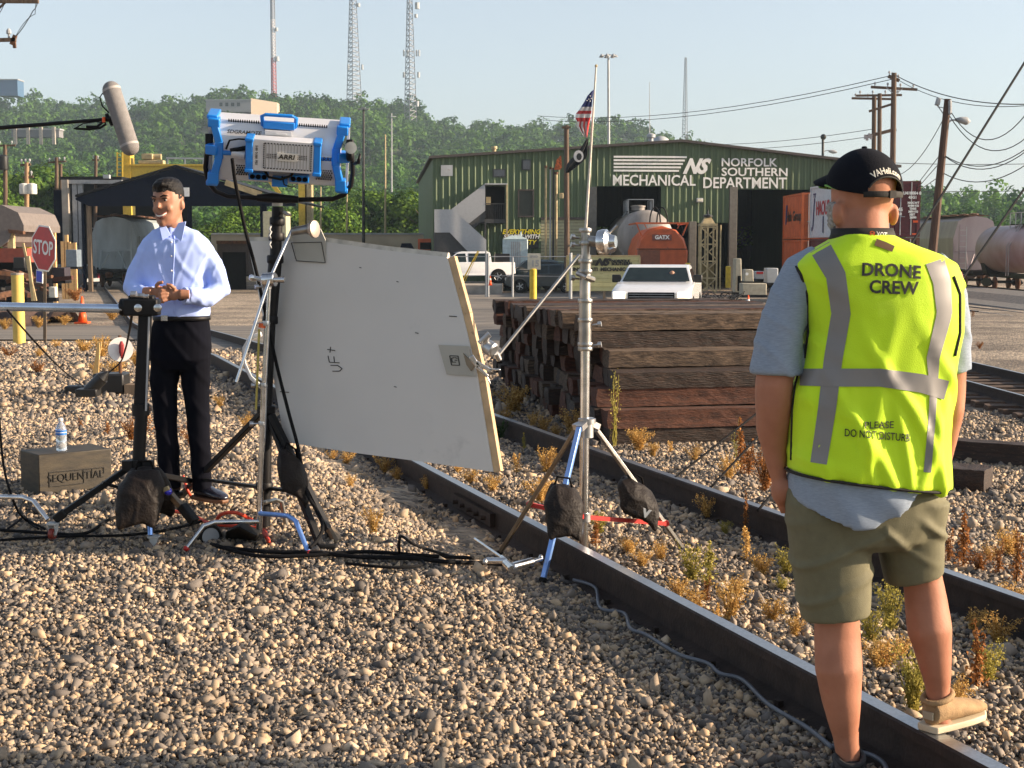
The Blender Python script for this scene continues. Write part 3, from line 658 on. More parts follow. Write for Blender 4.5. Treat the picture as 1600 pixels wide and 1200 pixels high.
a, b, z0, z1 = dS; mb = MB(); mb.bx(a, b, .35, .4, z0, z1); do = mb.obj('door', M_dark, bld)
x_, z_ = bl(763, 314); mb = MB(); mb.bx(x_ - .15, x_ + .15, -.3, -.25, z_ - .25, z_ + .25); mb.obj('notice', M_tan, stair)
# safety banner
x0_, zt = bl(787, 358); x1_, zb = bl(841, 388)
ban = thing('wall_banner', 'black banner with yellow and white slogan on the green wall above the porta toilet', 'banner', BO); ban.rotation_euler = (0, 0, BA); ORG[ban.name] = V(0, 0, 0)
mb = MB(); mb.bx(x0_, x1_, -.13, -.09, zb, zt); mb.obj('panel', M_blackp, ban)
M_ylw = mat('yellow_lettering', (.75, .62, .02), .5)
for body, yy, m_, sz in (('EVERYTHING', 362.5, M_ylw, .50), ('STARTS WITH', 370, M_sign, .44), ('SAFETY', 379, M_ylw, .50)):
    mb = MB(); mb.text(body, V((x0_ + x1_) / 2 + (.25 if body == 'SAFETY' else 0), -.14, bl(800, yy)[1]), (1, 0, 0), (0, 0, 1), sz * .84, .01, .012, .25); mb.obj('slogan', m_, ban)
# vent pipes beside the garage, with the orange burner head
for px, yt, r_, m_, lab in ((852.5, 260, .07, M_tan, 'tall cream pipe, leftmost of the pipes before the cream roller door'), (859.5, 262, .05, M_galv, 'thin grey pipe between the two tall cream pipes'), (868.5, 270, .085, M_tan, 'tall cream pipe with a rusty orange head')):
    Y = 93; b = V(X(px, Y), Y, YG); t = thing('vent_pipe', lab, 'pipe', b); z1 = at(px, yt, Y).z
    mb = MB(); mb.cyl(b, V(b.x, Y, z1), r_, 10); mb.obj('pipe', m_, t, smooth='auto')
    mb = MB(); mb.cyl(V(b.x, Y, z1 - .1), V(b.x, Y, z1 + .05), r_ * 1.5, 10); mb.obj('cap', M_rust, t, smooth='auto')
    if px > 865:
        mb = MB(); mb.box((b.x, Y, z1 + .25), (.55, .2, .12)); mb.prism([V(b.x - .1, Y - .1, z1 + .3), V(b.x + .35, Y - .1, z1 + .3), V(b.x + .3, Y - .1, z1 + 1.1), V(b.x + .02, Y - .1, z1 + .8)], (0, .2, 0)); mb.obj('burner_head', mat('orange_rust', (.40, .09, .02), .8, 0, .3, spot=(.08, .03, .02)), t)
        mb = MB(); mb.box((b.x + .32, Y, at(868, 306, Y).z), (.26, .2, .34)); mb.obj('meter_box', M_tan, t, bevel=.03)
mb = MB(); mb.bar(V(X(864, 92.8), 92.8, YG), V(X(864, 92.8), 92.8, at(864, 262, 92.8).z), .12); mb.obj('steel_post', M_blackp, None, org=(X(864, 92.8), 92.8, YG), label='dark steel post standing between the vent pipes', cat='post')
# ------------------------------------------------------------------ poles, masts, wires
def pole(px0, py0, px1, py1, Y, r0, r1, name, label, cat, m=M_pole, group=None, zb=None):
    a = at(px0, py0, Y); b = at(px1, py1, Y); t = thing(name, label, cat, b, group)
    mb = MB(); mb.tube([b, a], [r0, r1], 10); mb.obj('pole', m, t, smooth='auto'); return t, a, b
def arm(t, x0, y0, x1, y1, Y, th=.12, m=M_pole, ins=4, name='crossarm'):
    a = at(x0, y0, Y); b = at(x1, y1, Y); mb = MB(); mb.bar(a, b, th, th); o = mb.obj(name, m, t)
    for i in range(ins):
        f = (i + .3) / (ins - .4); p = a.lerp(b, min(f, 1)); mb = MB(); mb.lathe([(.03, 0), (.03, .1), (.07, .12), (.07, .2), (.03, .26)], p + V(0, 0, th / 2), n=8); mb.obj('insulator', M_grey, o)
    return o
gy = lambda Y: at(800, 0, Y)
def gpx(Y, z=YG): return 385 + (CZ - z) * F / Y
Y = 100
t, a, b = pole(8, 226, 9, gpx(100), 100, .2, .13, 'utility_pole', 'dark utility pole at far left with a single crossarm and black transformer', 'utility pole'); arm(t, -6, 228, 24, 227, 100, ins=2)
mb = MB(); mb.lathe([(.32, -.5), (.34, -.4), (.34, .4), (.2, .5)], at(5, 254, 99.6)); mb.obj('transformer', M_blackp, t, smooth='auto')
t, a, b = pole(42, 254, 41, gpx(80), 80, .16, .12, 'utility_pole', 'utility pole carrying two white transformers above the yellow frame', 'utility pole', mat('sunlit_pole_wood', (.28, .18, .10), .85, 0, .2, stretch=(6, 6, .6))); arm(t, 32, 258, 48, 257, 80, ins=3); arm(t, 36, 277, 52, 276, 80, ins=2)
for px in (38, 51):
    mb = MB(); mb.lathe([(.24, -.28), (.26, -.24), (.26, .24), (.1, .3)], at(px - (0 if px < 45 else 1), 295, 79.6)); mb.obj('transformer', mat('white_transformer', (.6, .6, .56), .5), t, smooth='auto')
t, a, b = pole(88.5, 246, 88.5, gpx(105), 105, .17, .13, 'utility_pole', 'left pole of the two-pole frame sharing one crossarm behind the dark shed', 'utility pole'); arm(t, 75, 254, 103, 252, 105, ins=4)
t, a, b = pole(95, 256, 95, gpx(105.5), 105.5, .15, .11, 'utility_pole', 'right pole of the two-pole frame sharing one crossarm, slightly lower', 'utility pole')
t, a, b = pole(150, 243, 148, gpx(105), 105, .15, .11, 'utility_pole', 'short pale pole rising above the flat roof of the dark shed', 'utility pole'); arm(t, 144, 250, 155, 250, 105, ins=2)
# near pole off to the left whose crossarms enter the top left corner
Yn = 42; t, a, b = pole(-34, -60, -30, gpx(42, -.75), 42, .17, .13, 'utility_pole', 'near utility pole whose wooden crossarms poke into the top left corner', 'utility pole')
arm(t, -95, 1, 60, 2, Yn, .11, ins=3); mb = MB(); mb.bar(at(-30, 40, Yn), at(10, 2, Yn), .05); mb.obj('brace', M_pole, t); o_ = arm(t, -70, 64, 25, 62, Yn, .10, ins=3)
mb = MB(); mb.bar(at(18, 70, Yn), at(24, 55, Yn), .10); mb.bar(at(22, 62, Yn), at(23, 75, Yn), .08); mb.obj('fuse_holder', M_rust, o_)
# pole cluster on the right
t, a, b = pole(1397, 114, 1392, gpx(96), 96, .22, .17, 'utility_pole', 'tallest of the three clustered poles behind the cap, with a high short crossarm', 'utility pole', group=None)
arm(t, 1388, 119, 1405, 126, 96, .2, ins=4); arm(t, 1361, 136, 1433, 140, 96, .16, ins=4); arm(t, 1358, 174, 1396, 162, 96, .15, ins=0)
for (q0, q1) in (((1385, 137), (1397, 147)), ((1410, 139), (1398, 147))):
    mb = MB(); mb.bar(at(*q0, 95.9), at(*q1, 95.9), .05); mb.obj('brace', M_galv, t)
t, a, b = pole(1374.5, 146, 1373, gpx(98), 98, .17, .14, 'utility_pole', 'middle pole of the three clustered poles behind the cap', 'utility pole'); arm(t, 1338, 149.5, 1409, 148.5, 98, .14, ins=4); arm(t, 1352, 214, 1400, 202, 98, .22, ins=0, name='equipment_rack')
for i in range(4):
    mb = MB(); p = at(1352 + i * 3, 214 + (i % 2) * 3 - i, 97.8); mb.box(p, (.14, .14, .3)); mb.obj('switch_gear', M_grey, t)
t, a, b = pole(1366, 149, 1364, gpx(100), 100, .19, .15, 'utility_pole', 'left pole of the three clustered poles behind the cap', 'utility pole'); arm(t, 1331, 153.5, 1400, 155, 100, .14, ins=4)
# leaning pole with street light
t, a, b = pole(1481, 155, 1446, gpx(50, -.95), 50, .17, .12, 'utility_pole', 'leaning brown pole with a street lamp and a floodlight', 'utility pole', mat('brown_leaning_pole', (.07, .035, .022), .8, 0, .3, stretch=(7, 7, .6)))
p0 = at(1481, 192, 50); mb = MB(); mb.tube([p0, at(1486, 188, 50), at(1494, 187, 50)], .03, 6); sl_ = mb.obj('lamp_arm', M_galv, t, smooth='auto')
mb = MB(); mb.tube([at(1493, 187, 50), at(1500, 187.5, 50), at(1510, 189, 50), at(1516, 190, 50)], [.05, .10, .14, .03], 10); mb.ball(at(1509, 191.5, 50), .10, 8, (1.2, 1, .8)); mb.obj('lamp_head', M_grey, sl_, smooth=True)
mb = MB(); mb.box(at(1465.5, 159, 50), (.13, .2, .25), (0, .25, 0)); fl = mb.obj('floodlight', M_grey, t, bevel=.02)
mb = MB(); mb.bar(at(1465, 165, 50), at(1476, 181, 50), .03); mb.bar(at(1465, 167, 50), at(1478, 169, 50), .03); mb.obj('bracket', M_galv, fl)
for i in range(4):
    mb = MB(); mb.lathe([(.05, 0), (.07, .05), (.07, .12), (.03, .16)], at(1484, 164 + i * 5, 49.9), n=8); mb.obj('insulator', M_grey, t)
# small pole behind the workshop
t, a, b = pole(1286, 212, 1283.5, gpx(140), 140, .15, .12, 'utility_pole', 'short dark pole with a round top and a lamp rising over the workshop roof', 'utility pole', M_blackp)
mb = MB(); mb.ball(at(1286.5, 214, 139.8), .28, 10); mb.obj('round_beacon', M_blackp, t, smooth=True)
mb = MB(); mb.tube([at(1286, 237, 140), at(1292, 235, 140), at(1296, 236, 140)], .04, 6); mb.tube([at(1295, 236, 140), at(1302, 237, 140), at(1308, 238, 140)], [.1, .2, .06], 8); mb.obj('lamp_arm', M_grey, t, smooth='auto')
# wires
M_wire = mat('black_wire', (.02, .02, .02), .6)
def wire(pts, r, label, sag=0.0, name='overhead_wire', m=M_wire, group='overhead wires'):
    P = []
    for (p, q) in zip(pts[:-1], pts[1:]):
        for i in range(13):
            f = i / 12; c = Vector(p).lerp(Vector(q), f); c.z -= sag * 4 * f * (1 - f); P.append(c)
    P2 = [P[0]] + [c for i, c in enumerate(P[1:]) if (c - P[i]).length > 1e-4]
    mb = MB(); mb.tube(P2, r, 5); return mb.obj(name, m, None, org=P2[0], label=label, cat='wire', group=group)
for i, (y0, y1, lab) in enumerate(((181, 118, 'upper long wire running from behind the flags to the tallest pole'), (187, 124, 'second long wire running from behind the flags to the tallest pole'))): wire([at(840, y0, 150), at(1393, y1, 96)], .025, lab, 1.1)
for y0, y1, lab in ((226, 202, 'thin wire passing right above the workshop roof, upper one'), (234, 213, 'thin wire passing right above the workshop roof, lower one')): wire([at(1080, y0, 130), at(1362, y1, 98)], .02, lab, .3)
wire([at(1400, 118, 96), at(1605, 163, 70)], .028, 'heavy wire from the tallest pole out to the right edge, upper', .5); wire([at(1402, 124, 96), at(1605, 165, 70)], .02, 'wire from the tallest pole out to the right edge, just below the heavy one', .6)
for a_, b_, Yb, s_, lab in (((1484, 172), (1605, 176), 45, .9, 'slack wire from the leaning pole to the right edge, topmost'), ((1483, 180), (1605, 214), 45, .75, 'deep slack wire below the topmost one, right of the leaning pole'), ((1476, 243), (1605, 231), 45, .45, 'thick slack wire leaving the leaning pole at mid height'), ((1476, 244), (1605, 235), 45, .5, 'second thick slack wire just under the mid height one'), ((1473, 270), (1605, 256), 45, .42, 'lowest slack wire right of the leaning pole')):
    wire([at(*a_, 50), at(*b_, Yb)], .016 if Yb else .02, lab, s_)
for a_, b_, s_, lab in (((1476, 182), (1405, 273), .35, 'curved wire falling left from the leaning pole toward the cap'), ((1468, 243), (1431, 291), 0, 'upper of three short wires joining the pole and the maroon container top'), ((1466, 257), (1431, 297), 0, 'middle of three short wires joining the pole and the maroon container top'), ((1463, 279), (1431, 301), 0, 'lowest of three short wires joining the pole and the maroon container top')):
    wire([at(*a_, 50), at(*b_, 62)], .014, lab, s_)
wire([at(1380, 254, 130), at(1610, 256, 130)], .03, 'straight faint wire crossing behind the leaning pole, upper', .1); wire([at(1430, 299, 150), at(1610, 298, 150)], .03, 'straight faint wire low above the far ridge', .05)
wire([at(1640, 35, 20), at(1380, 452, 20)], .017, 'long black diagonal guy cable rising to the top right corner', 0, 'guy_cable', group='guy cables'); wire([at(1700, 150, 20), at(1480, 470, 20)], .017, 'black diagonal guy cable crossing in front of the tank car', 0, 'guy_cable', group='guy cables')
wire([at(59, 3, 42), at(52, 16, 42), at(24, 58, 42)], .012, 'jumper wire hanging from the top left crossarm, straighter one', .05); wire([at(57, 3, 42), at(55, 22, 42), at(25, 56, 42)], .009, 'jumper wire hanging from the top left crossarm, looser one', -.1); wire([at(8, 3, 42), at(-8, 30, 42)], .01, 'short wire near the top left corner', .05)
# light masts
t, a, b = pole(950.5, 86, 952, gpx(170), 170, .22, .12, 'floodlight_mast', 'tall pale mast with a ring of floodlights behind the flags', 'light mast', M_galv)
for i in range(7):
    an = i * 2 * math.pi / 7; c = at(950.5, 86, 170) + V(math.cos(an) * .85, math.sin(an) * .85, -.1); mb = MB(); mb.bar(at(950.5, 85, 170), c, .06); mb.lathe([(.08, .15), (.25, -.05), (.25, -.12)], c, n=8); mb.obj('floodlight', M_grey, t)
t, a, b = pole(568, 170, 568, gpx(112), 112, .14, .08, 'lamp_pole', 'tall dark lamp pole with a flat double head against the wooded hill', 'light mast', M_blackp)
mb = MB(); mb.box(at(564, 170.5, 112), (.45, .3, .08)); mb.box(at(572, 170.5, 112), (.45, .3, .08)); mb.box(at(568, 168.5, 112), (.3, .2, .06)); mb.obj('lamp_head', M_grey, t)
t, a, b = pole(612, 177, 612, 300, 230, .12, .08, 'lamp_pole', 'pale short-armed lamp pole on the hillside right of the tall dark one', 'light mast', M_galv); mb = MB(); mb.box(at(615, 182, 230), (.8, .2, .12)); mb.obj('lamp_head', M_white, t)
for px, y0, lab in ((542, 292, 'thin bare steel pole under the right end of the studio light'), (501, 292, 'thin bare pole just right of the yellow crane post'), (602, 210, 'thin grey pole half lost in the hillside trees')):
    pole(px, y0, px, gpx(125), 125, .10, .06, 'thin_pole', lab, 'pole', M_tan)
t, a, b = pole(885, 196, 886, gpx(88), 88, .17, .14, 'wooden_pole', 'bare wooden pole standing behind the hanging black flag', 'pole'); mb = MB(); mb.box(at(885, 199, 87.9), (.5, .12, .12)); mb.obj('stub_arm', M_pole, t)
# flagpole with two limp flags
t, a, b = pole(931.5, 103, 908.5, gpx(84), 84, .10, .05, 'flagpole', 'slender pale flagpole leaning slightly right, two flags hanging from it', 'flagpole', mat('flagpole_white', (.55, .50, .42), .45)); mb = MB(); mb.ball(a, .09, 8); mb.obj('finial', M_tan, t)
def flag(outline, Y, m, name, label, folds=5):
    Lp, Rp = outline; nr = len(Lp); mb = MB(); nc = 13; rows = []
    for j in range(nr):
        row = []
        for i in range(nc):
            f = i / (nc - 1); px = Lp[j][0] * (1 - f) + Rp[j][0] * f; py = Lp[j][1] * (1 - f) + Rp[j][1] * f
            row.append(at(px, py, Y + .12 * math.sin(f * folds * math.pi + j * .4)))
        rows.append(row)
    vs = [p for r_ in rows for p in r_]; mb.add(vs, [(j * nc + i, j * nc + i + 1, (j + 1) * nc + i + 1, (j + 1) * nc + i) for j in range(nr - 1) for i in range(nc - 1)])
    return mb, rows, nc, nr
Lp = [(924, 143), (918, 150), (913, 159), (908, 167), (904, 173), (900, 178), (899, 184), (902, 190), (901, 197), (905, 203), (909, 209), (914, 215)]
Rp = [(928, 140), (926, 150), (925, 159), (924.5, 167), (924, 173), (923.5, 178), (923, 184), (921, 190), (920, 197), (919, 203), (918, 209), (917, 215)]
mb, rows, nc, nr = flag((Lp, Rp), 83.8, None, '', '')
M_fr = mat('flag_red', (.50, .03, .03), .8, sss=0); M_fw = mat('flag_white', (.70, .66, .62), .8); M_fb = mat('flag_blue', (.03, .04, .16), .8)
mi = []
for j in range(nr - 1):
    for i in range(nc - 1):
        if j < 3: mi.append(2)
        elif j < 7: mi.append(1 if j % 2 else 0)
        else: mi.append(0 if (i // 2) % 2 else 1)
mb.m = mi; fo = mb.obj('hanging_flag', [M_fr, M_fw, M_fb], None, smooth=True, org=at(924, 160, 84), solid=.02, label='limp red, white and blue striped flag on the leaning flagpole', cat='flag')
mb = MB()
for (sx_, sy_) in ((922, 150), (920, 155), (924, 154), (917, 157), (922, 158)): mb.ball(at(sx_, sy_, 83.55), .035, 6)
mb.obj('stars', M_fw, fo)
Lp = [(917, 216), (911, 226), (905, 235), (898, 243), (891, 250), (886, 257), (884, 264), (884, 270)]
Rp = [(919, 216), (918.5, 226), (918, 235), (917.5, 242), (916, 247), (908, 255), (898, 263), (888, 270)]
mb, rows, nc, nr = flag((Lp, Rp), 83.8, None, '', '', 3)
fo = mb.obj('hanging_flag', mat('flag_black', (.008, .008, .009), .85), None, smooth=True, org=at(905, 240, 84), solid=.02, label='limp black flag with a round white emblem below the striped flag', cat='flag')
mb = MB(); c = at(904, 244, 83.6); q = [c + V(math.cos(i * math.pi / 8) * .28, 0, math.sin(i * math.pi / 8) * .33) for i in range(16)]; mb.prism(q, (0, .03, 0))
e_ = mb.obj('emblem', M_fw, fo); mb = MB(); mb.prism([c + V(math.cos(i * math.pi / 6) * .15 + .03, -.03, math.sin(i * math.pi / 6) * .2 - .03) for i in range(12)], (0, .02, 0)); mb.obj('silhouette', M_blackp, e_)
# antennas above the roof
pole(1015, 128, 1015, 222, 170, .06, .03, 'antenna', 'thin white whip antenna rising behind the workshop ridge', 'antenna', M_galv)
# ------------------------------------------------------------------ lattice towers on the hill
def lattice(px, ytop, ybot, wt, wb, Y, label, cols, legs=3, lean=0, dishes=(), seg=None, th=.22):
    zb, ztp = at(px, ybot, Y).z, at(px, ytop, Y).z; x0 = X(px, Y); base = V(x0, Y, zb); t = thing('radio_tower', label, 'radio tower', base, 'radio towers on the skyline')
    seg = seg or int((ztp - zb) / 4); mbs = {}
    def leg(k, f):
        w_ = (wb * (1 - f) + wt * f) / F * Y / 2; a = 2 * math.pi * k / legs + .5; return V(x0 + math.cos(a) * w_ * 1.1 + lean * f, Y + math.sin(a) * w_, zb + (ztp - zb) * f)
    for i in range(seg):
        f0, f1 = i / seg, (i + 1) / seg; ci = int(f0 * len(cols)) ; m_ = cols[min(ci, len(cols) - 1)]; mb = mbs.setdefault(m_.name, (MB(), m_))[0]
        for k in range(legs):
            mb.bar(leg(k, f0), leg(k, f1), th); k2 = (k + 1) % legs; mb.bar(leg(k, f1), leg(k2, f1), th * .6); mb.bar(leg(k, f0), leg(k2, f1), th * .55)
    for k, (mb, m_) in mbs.items(): mb.obj('lattice_section', m_, t)
    for (dx, py, w_, h_) in dishes:
        mb = MB(); c = at(px + dx, py, Y - .5); mb.lathe([(w_, -h_ / 2), (w_, h_ / 2)], c, n=8); mb.obj('antenna_drum', M_galv, t)
M_tw = mat('tower_galvanised', (.20, .21, .23), .6); M_tr = mat('tower_red', (.34, .06, .06), .6); M_twh = mat('tower_white', (.42, .40, .40), .6)
lattice(433, -30, 156, 6, 8, 860, 'slim red and white radio tower, leftmost on the skyline', [M_tr, M_twh, M_tw], dishes=((-1, 46, .9, 2), (0, 92, 1.2, 2.5)), seg=34, th=.45)
lattice(556, -30, 162, 8, 24, 880, 'grey lattice tower, middle one of the three large towers', [M_tw], dishes=((-9, 45, .9, 2), (4, 8, 1, 2), (10, 105, .6, 3), (-12, 105, .6, 3)), seg=26, th=.42)
lattice(643, -30, 190, 6, 20, 840, 'grey lattice tower with many side antennas, rightmost of the large towers', [M_tw], dishes=((9, 9, 1.3, 3.5), (7, 25, .9, 2), (-12, 83, .5, 3.5), (-6, 83, .5, 3.5), (8, 83, .5, 3.5), (12, 83, .5, 3.5), (-12, 117, .6, 3), (11, 117, .8, 3), (9, 162, .9, 3)), seg=26, th=.42)
lattice(1067, 90, 225, 3, 9, 700, 'slender far lattice mast rising over the workshop ridge', [M_tw], seg=22, th=.2)
# buildings on the hill
def hillb(x0, x1, y0, y1, Y, m, name, label, dz=12, win=0, yaw=0.):
    a = at(x0, y1, Y); b = at(x1, y0, Y); a.z += 3 * (Y < 600); t = thing(name, label, 'building', V((a.x + b.x) / 2, Y, a.z)); mb = MB(); mb.bx(a.x, b.x, Y, Y + dz, a.z - 1.5, b.z); mb.obj('wall', m, t)
    mb = MB(); mb.bx(a.x - .4, b.x + .4, Y - .4, Y + dz, b.z, b.z + .5); mb.obj('roof', M_grey, t)
    for i in range(win):
        xx = a.x + (b.x - a.x) * (.30 + .13 * i); mb = MB(); mb.bx(xx, xx + 1.5, Y - .12, Y - .03, (a.z + b.z) / 2 - .8, (a.z + b.z) / 2 + 1.0); mb.obj('window', M_glass, t)
    return t
t = hillb(322, 392, 157, 170, 740, mat('pale_hill_wall', (.26, .25, .25), .7), 'hilltop_building', 'long pale flat-roofed building half hidden by trees on the ridge', 14, 4)
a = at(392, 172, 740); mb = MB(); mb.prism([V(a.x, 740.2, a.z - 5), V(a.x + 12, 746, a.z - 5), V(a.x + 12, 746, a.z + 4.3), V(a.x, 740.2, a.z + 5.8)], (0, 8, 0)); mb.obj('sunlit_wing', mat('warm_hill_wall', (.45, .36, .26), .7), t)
hillb(-5, 27, 125, 145, 780, mat('blue_glass_wall', (.05, .11, .20), .3), 'hilltop_building', 'blue glass box building at the far left of the ridge', 10)
t = hillb(18, 92, 203, 221, 520, mat('viaduct_concrete', (.17, .17, .18), .8), 'hillside_structure', 'grey framed concrete structure on the hillside at left', 5); 
for i in range(4):
    c = at(24 + i * 20, 212, 519.5); mb = MB(); mb.box(c, (1.1, 1, 6)); mb.obj('pillar', M_conc, t)
# ------------------------------------------------------------------ containers on the train
def container(x0, y0, L, z0, z1, m, label, texts=(), cat='shipping container'):
    W = 2.42; t = thing('shipping_container', label, cat, V(x0, y0, z0)); H = z1 - z0
    mb = MB(); n_ = int(L / .28)          # corrugated left side, roof, floor
    pts = []
    for i in range(n_):
        a = y0 + .12 + (L - .24) * i / n_; s_ = (L - .24) / n_; pts += [(0, a), (0, a + s_ * .35), (.035, a + s_ * .5), (.035, a + s_ * .85)]
    pts.append((0, y0 + L - .12))
    for (dx, ya), (dx2, yb) in zip(pts[:-1], pts[1:]):
        for xx, sg in ((x0 + .04, 1),): mb.add([V(xx + dx * sg, ya, z0 + .15), V(xx + dx2 * sg, yb, z0 + .15), V(xx + dx2 * sg, yb, z1 - .12), V(xx + dx * sg, ya, z1 - .12)], [(0, 1, 2, 3)])
    mb.obj('side_panel', m, t, recalc=False)
    mb = MB(); mb.bx(x0 + .05, x0 + W - .05, y0 + .06, y0 + L - .06, z1 - .1, z1 - .03); mb.bx(x0 + .05, x0 + W - .05, y0 + .06, y0 + L - .06, z0 + .05, z0 + .14); mb.bx(x0 + .1, x0 + W - .1, y0 + L - .08, y0 + L - .04, z0 + .1, z1 - .1); mb.bx(x0 + W - .06, x0 + W - .03, y0 + .1, y0 + L - .1, z0 + .14, z1 - .1); mb.obj('roof_and_floor', m, t)
    mb = MB()
    for yy in (y0, y0 + L - .16):
        for xx in (x0, x0 + W - .16): mb.bx(xx, xx + .16, yy, yy + .16, z0, z1)
        mb.bx(x0 + .16, x0 + W - .16, yy + .01, yy + .14, z1 - .14, z1 - .005); mb.bx(x0 + .16, x0 + W - .16, yy + .01, yy + .14, z0 + .005, z0 + .16)
    for xx in (x0 + .005, x0 + W - .13): mb.bx(xx, xx + .12, y0 + .16, y0 + L - .16, z1 - .12, z1 - .007); mb.bx(xx, xx + .12, y0 + .16, y0 + L - .16, z0 + .007, z0 + .15)
    mb.obj('corner_frame', m, t)
    for s_ in (0, 1):
        xa = x0 + .17 + s_ * (W / 2 - .17); mb = MB(); mb.bx(xa + .01, xa + W / 2 - .19, y0 + .05, y0 + .09, z0 + .17, z1 - .15)
        for k in range(5): zz = z0 + .3 + (H - .6) * k / 4; mb.bx(xa + .06, xa + W / 2 - .24, y0 + .035, y0 + .05, zz, zz + .10)
        d = mb.obj('door', m, t)
        for fx in (.25, .75):
            xr_ = xa + (W / 2 - .18) * fx; mb = MB(); mb.cyl(V(xr_, y0 + .01, z0 + .08), V(xr_, y0 + .01, z1 - .06), .022, 6); mb.box((xr_, y0, z0 + H * .38), (.12, .05, .06)); mb.bar(V(xr_, y0 - .01, z0 + H * .36), V(xr_ + .22, y0 - .01, z0 + H * .36), .03); mb.obj('locking_rod', M_galv, d)
    for (body, yf, zf, sz, mm, sx_) in texts:    # text along the left side
        mb = MB(); mb.text(body, V(x0 + .02, y0 + L * yf, z0 + H * zf), (0, -1, 0), (0, 0, 1), sz, .01, .02, sx=sx_); mb.obj('lettering', mm, t)
    return t
M_tblue = mat('dark_blue_lettering', (.02, .02, .12), .5); M_tred = mat('red_lettering', (.45, .02, .03), .5)
ZC = [-.62, 2.08, 4.82]; CX = 17.2
container(CX, 88, 6.1, ZC[1], ZC[2], M_conO, 'bright orange container, upper one, with dark lettering on its side', [('Hub Group', .42, .5, .85, M_blackp, 1.2)])
mb = MB(); mb.prism([V(CX + .02, 92.9, 3.0), V(CX + .02, 93.2, 3.0), V(CX + .02, 93.0, 4.2), V(CX + .02, 92.6, 4.2)], (-.02, 0, 0)); mb.obj('emblem', M_tblue, bpy.data.objects['shipping_container'])
container(CX, 88, 6.1, ZC[0], ZC[1] - .04, M_conO, 'orange container, lower one directly beneath the lettered orange container')
t = container(CX, 79.4, 6.2, ZC[1] + .05, ZC[2] + .22, M_conW, 'tall pale white container with red and blue lettering, left of the cap', [('HAOUS', .45, .55, 1.1, M_tred, .95)])
mb = MB(); mb.text('J', V(CX + .02, 79.4 + 5.3, ZC[1] + 1.5), (0, -1, 0), (0, 0, 1), 2.0, .01, .02, .2); mb.bx(CX + .0, CX + .02, 81.9, 82.05, 2.4, 3.3); mb.text('TT', V(CX + .02, 84.4, 4.5), (0, -1, 0), (0, 0, 1), .3, .01, .02, sx=2); mb.obj('blue_mark', M_tblue, t)
container(CX, 79.4, 6.2, ZC[0], ZC[1], M_conM, 'dark maroon container directly beneath the tall white container')
t = container(CX, 71.2, 6.3, ZC[1] + .02, ZC[2] - .05, M_conM, 'maroon container with white stencils and door rods, right of the cap')
mb = MB()
r_ = random.Random(5)
for row, (x0_, x1_, z_, hh) in enumerate([(2.02, 2.36, 3.85, .13), (2.02, 2.2, 3.62, .12), (2.02, 2.3, 3.36, .10), (2.02, 2.3, 3.2, .10), (2.02, 2.28, 3.04, .10), (2.02, 2.3, 2.88, .10), (1.5, 1.8, 3.3, .12), (1.5, 1.75, 3.1, .12), (1.5, 1.78, 3.55, .12)]):
    pass
for body, xx, zz, sz in (('418084 8', 2.12, 4.18, .17), ('45G1', 2.08, 3.98, .16), ('MAX.WT', 2.12, 3.72, .12), ('30480 KG', 2.12, 3.58, .11), ('TARE', 2.1, 3.44, .12), ('3890 KG', 2.12, 3.30, .11), ('NET', 2.08, 3.16, .12), ('26590', 2.12, 3.02, .11), ('CAXU', 1.5, 4.18, .16), ('45', 1.5, 3.4, .2), ('LB', 1.5, 3.2, .12)):
    mb.text(body, V(CX + xx - .05, 71.2 - .035, zz), (1, 0, 0), (0, 0, 1), sz * 1.15, .01, .008)
mb.obj('stencils', M_sign, t); mb = MB(); mb.bx(CX + 2.08, CX + 2.3, 71.15, 71.18, 2.78, 2.88); mb.bx(CX + 2.05, CX + 2.25, 71.15, 71.18, 2.2, 2.27); mb.obj('reflector', M_orange, t)
container(CX, 71.2, 6.3, ZC[0], ZC[1] - .02, M_conB, 'rust brown container directly beneath the stencilled maroon container')
for y0_, L_ in ((70.5, 14.0), (85.4, 10.5)):
    t = thing('container_flatcar', 'low dark flatcar under the ' + ('maroon' if y0_ < 80 else 'orange') + ' stacked containers', 'rail car', V(CX, y0_, -1.0))
    mb = MB(); mb.bx(CX + .1, CX + 2.3, y0_, y0_ + L_, -.85, -.64); mb.obj('deck', M_blk, t)
    for yy in (y0_ + 1.2, y0_ + L_ - 1.2):
        for xx in (.45, 1.95): mb = MB(); mb.lathe([(.42, -.06), (.45, 0), (.42, .06)], V(CX + xx, yy, -.60), (1, 0, 0)); mb.obj('wheel', M_rust, t)
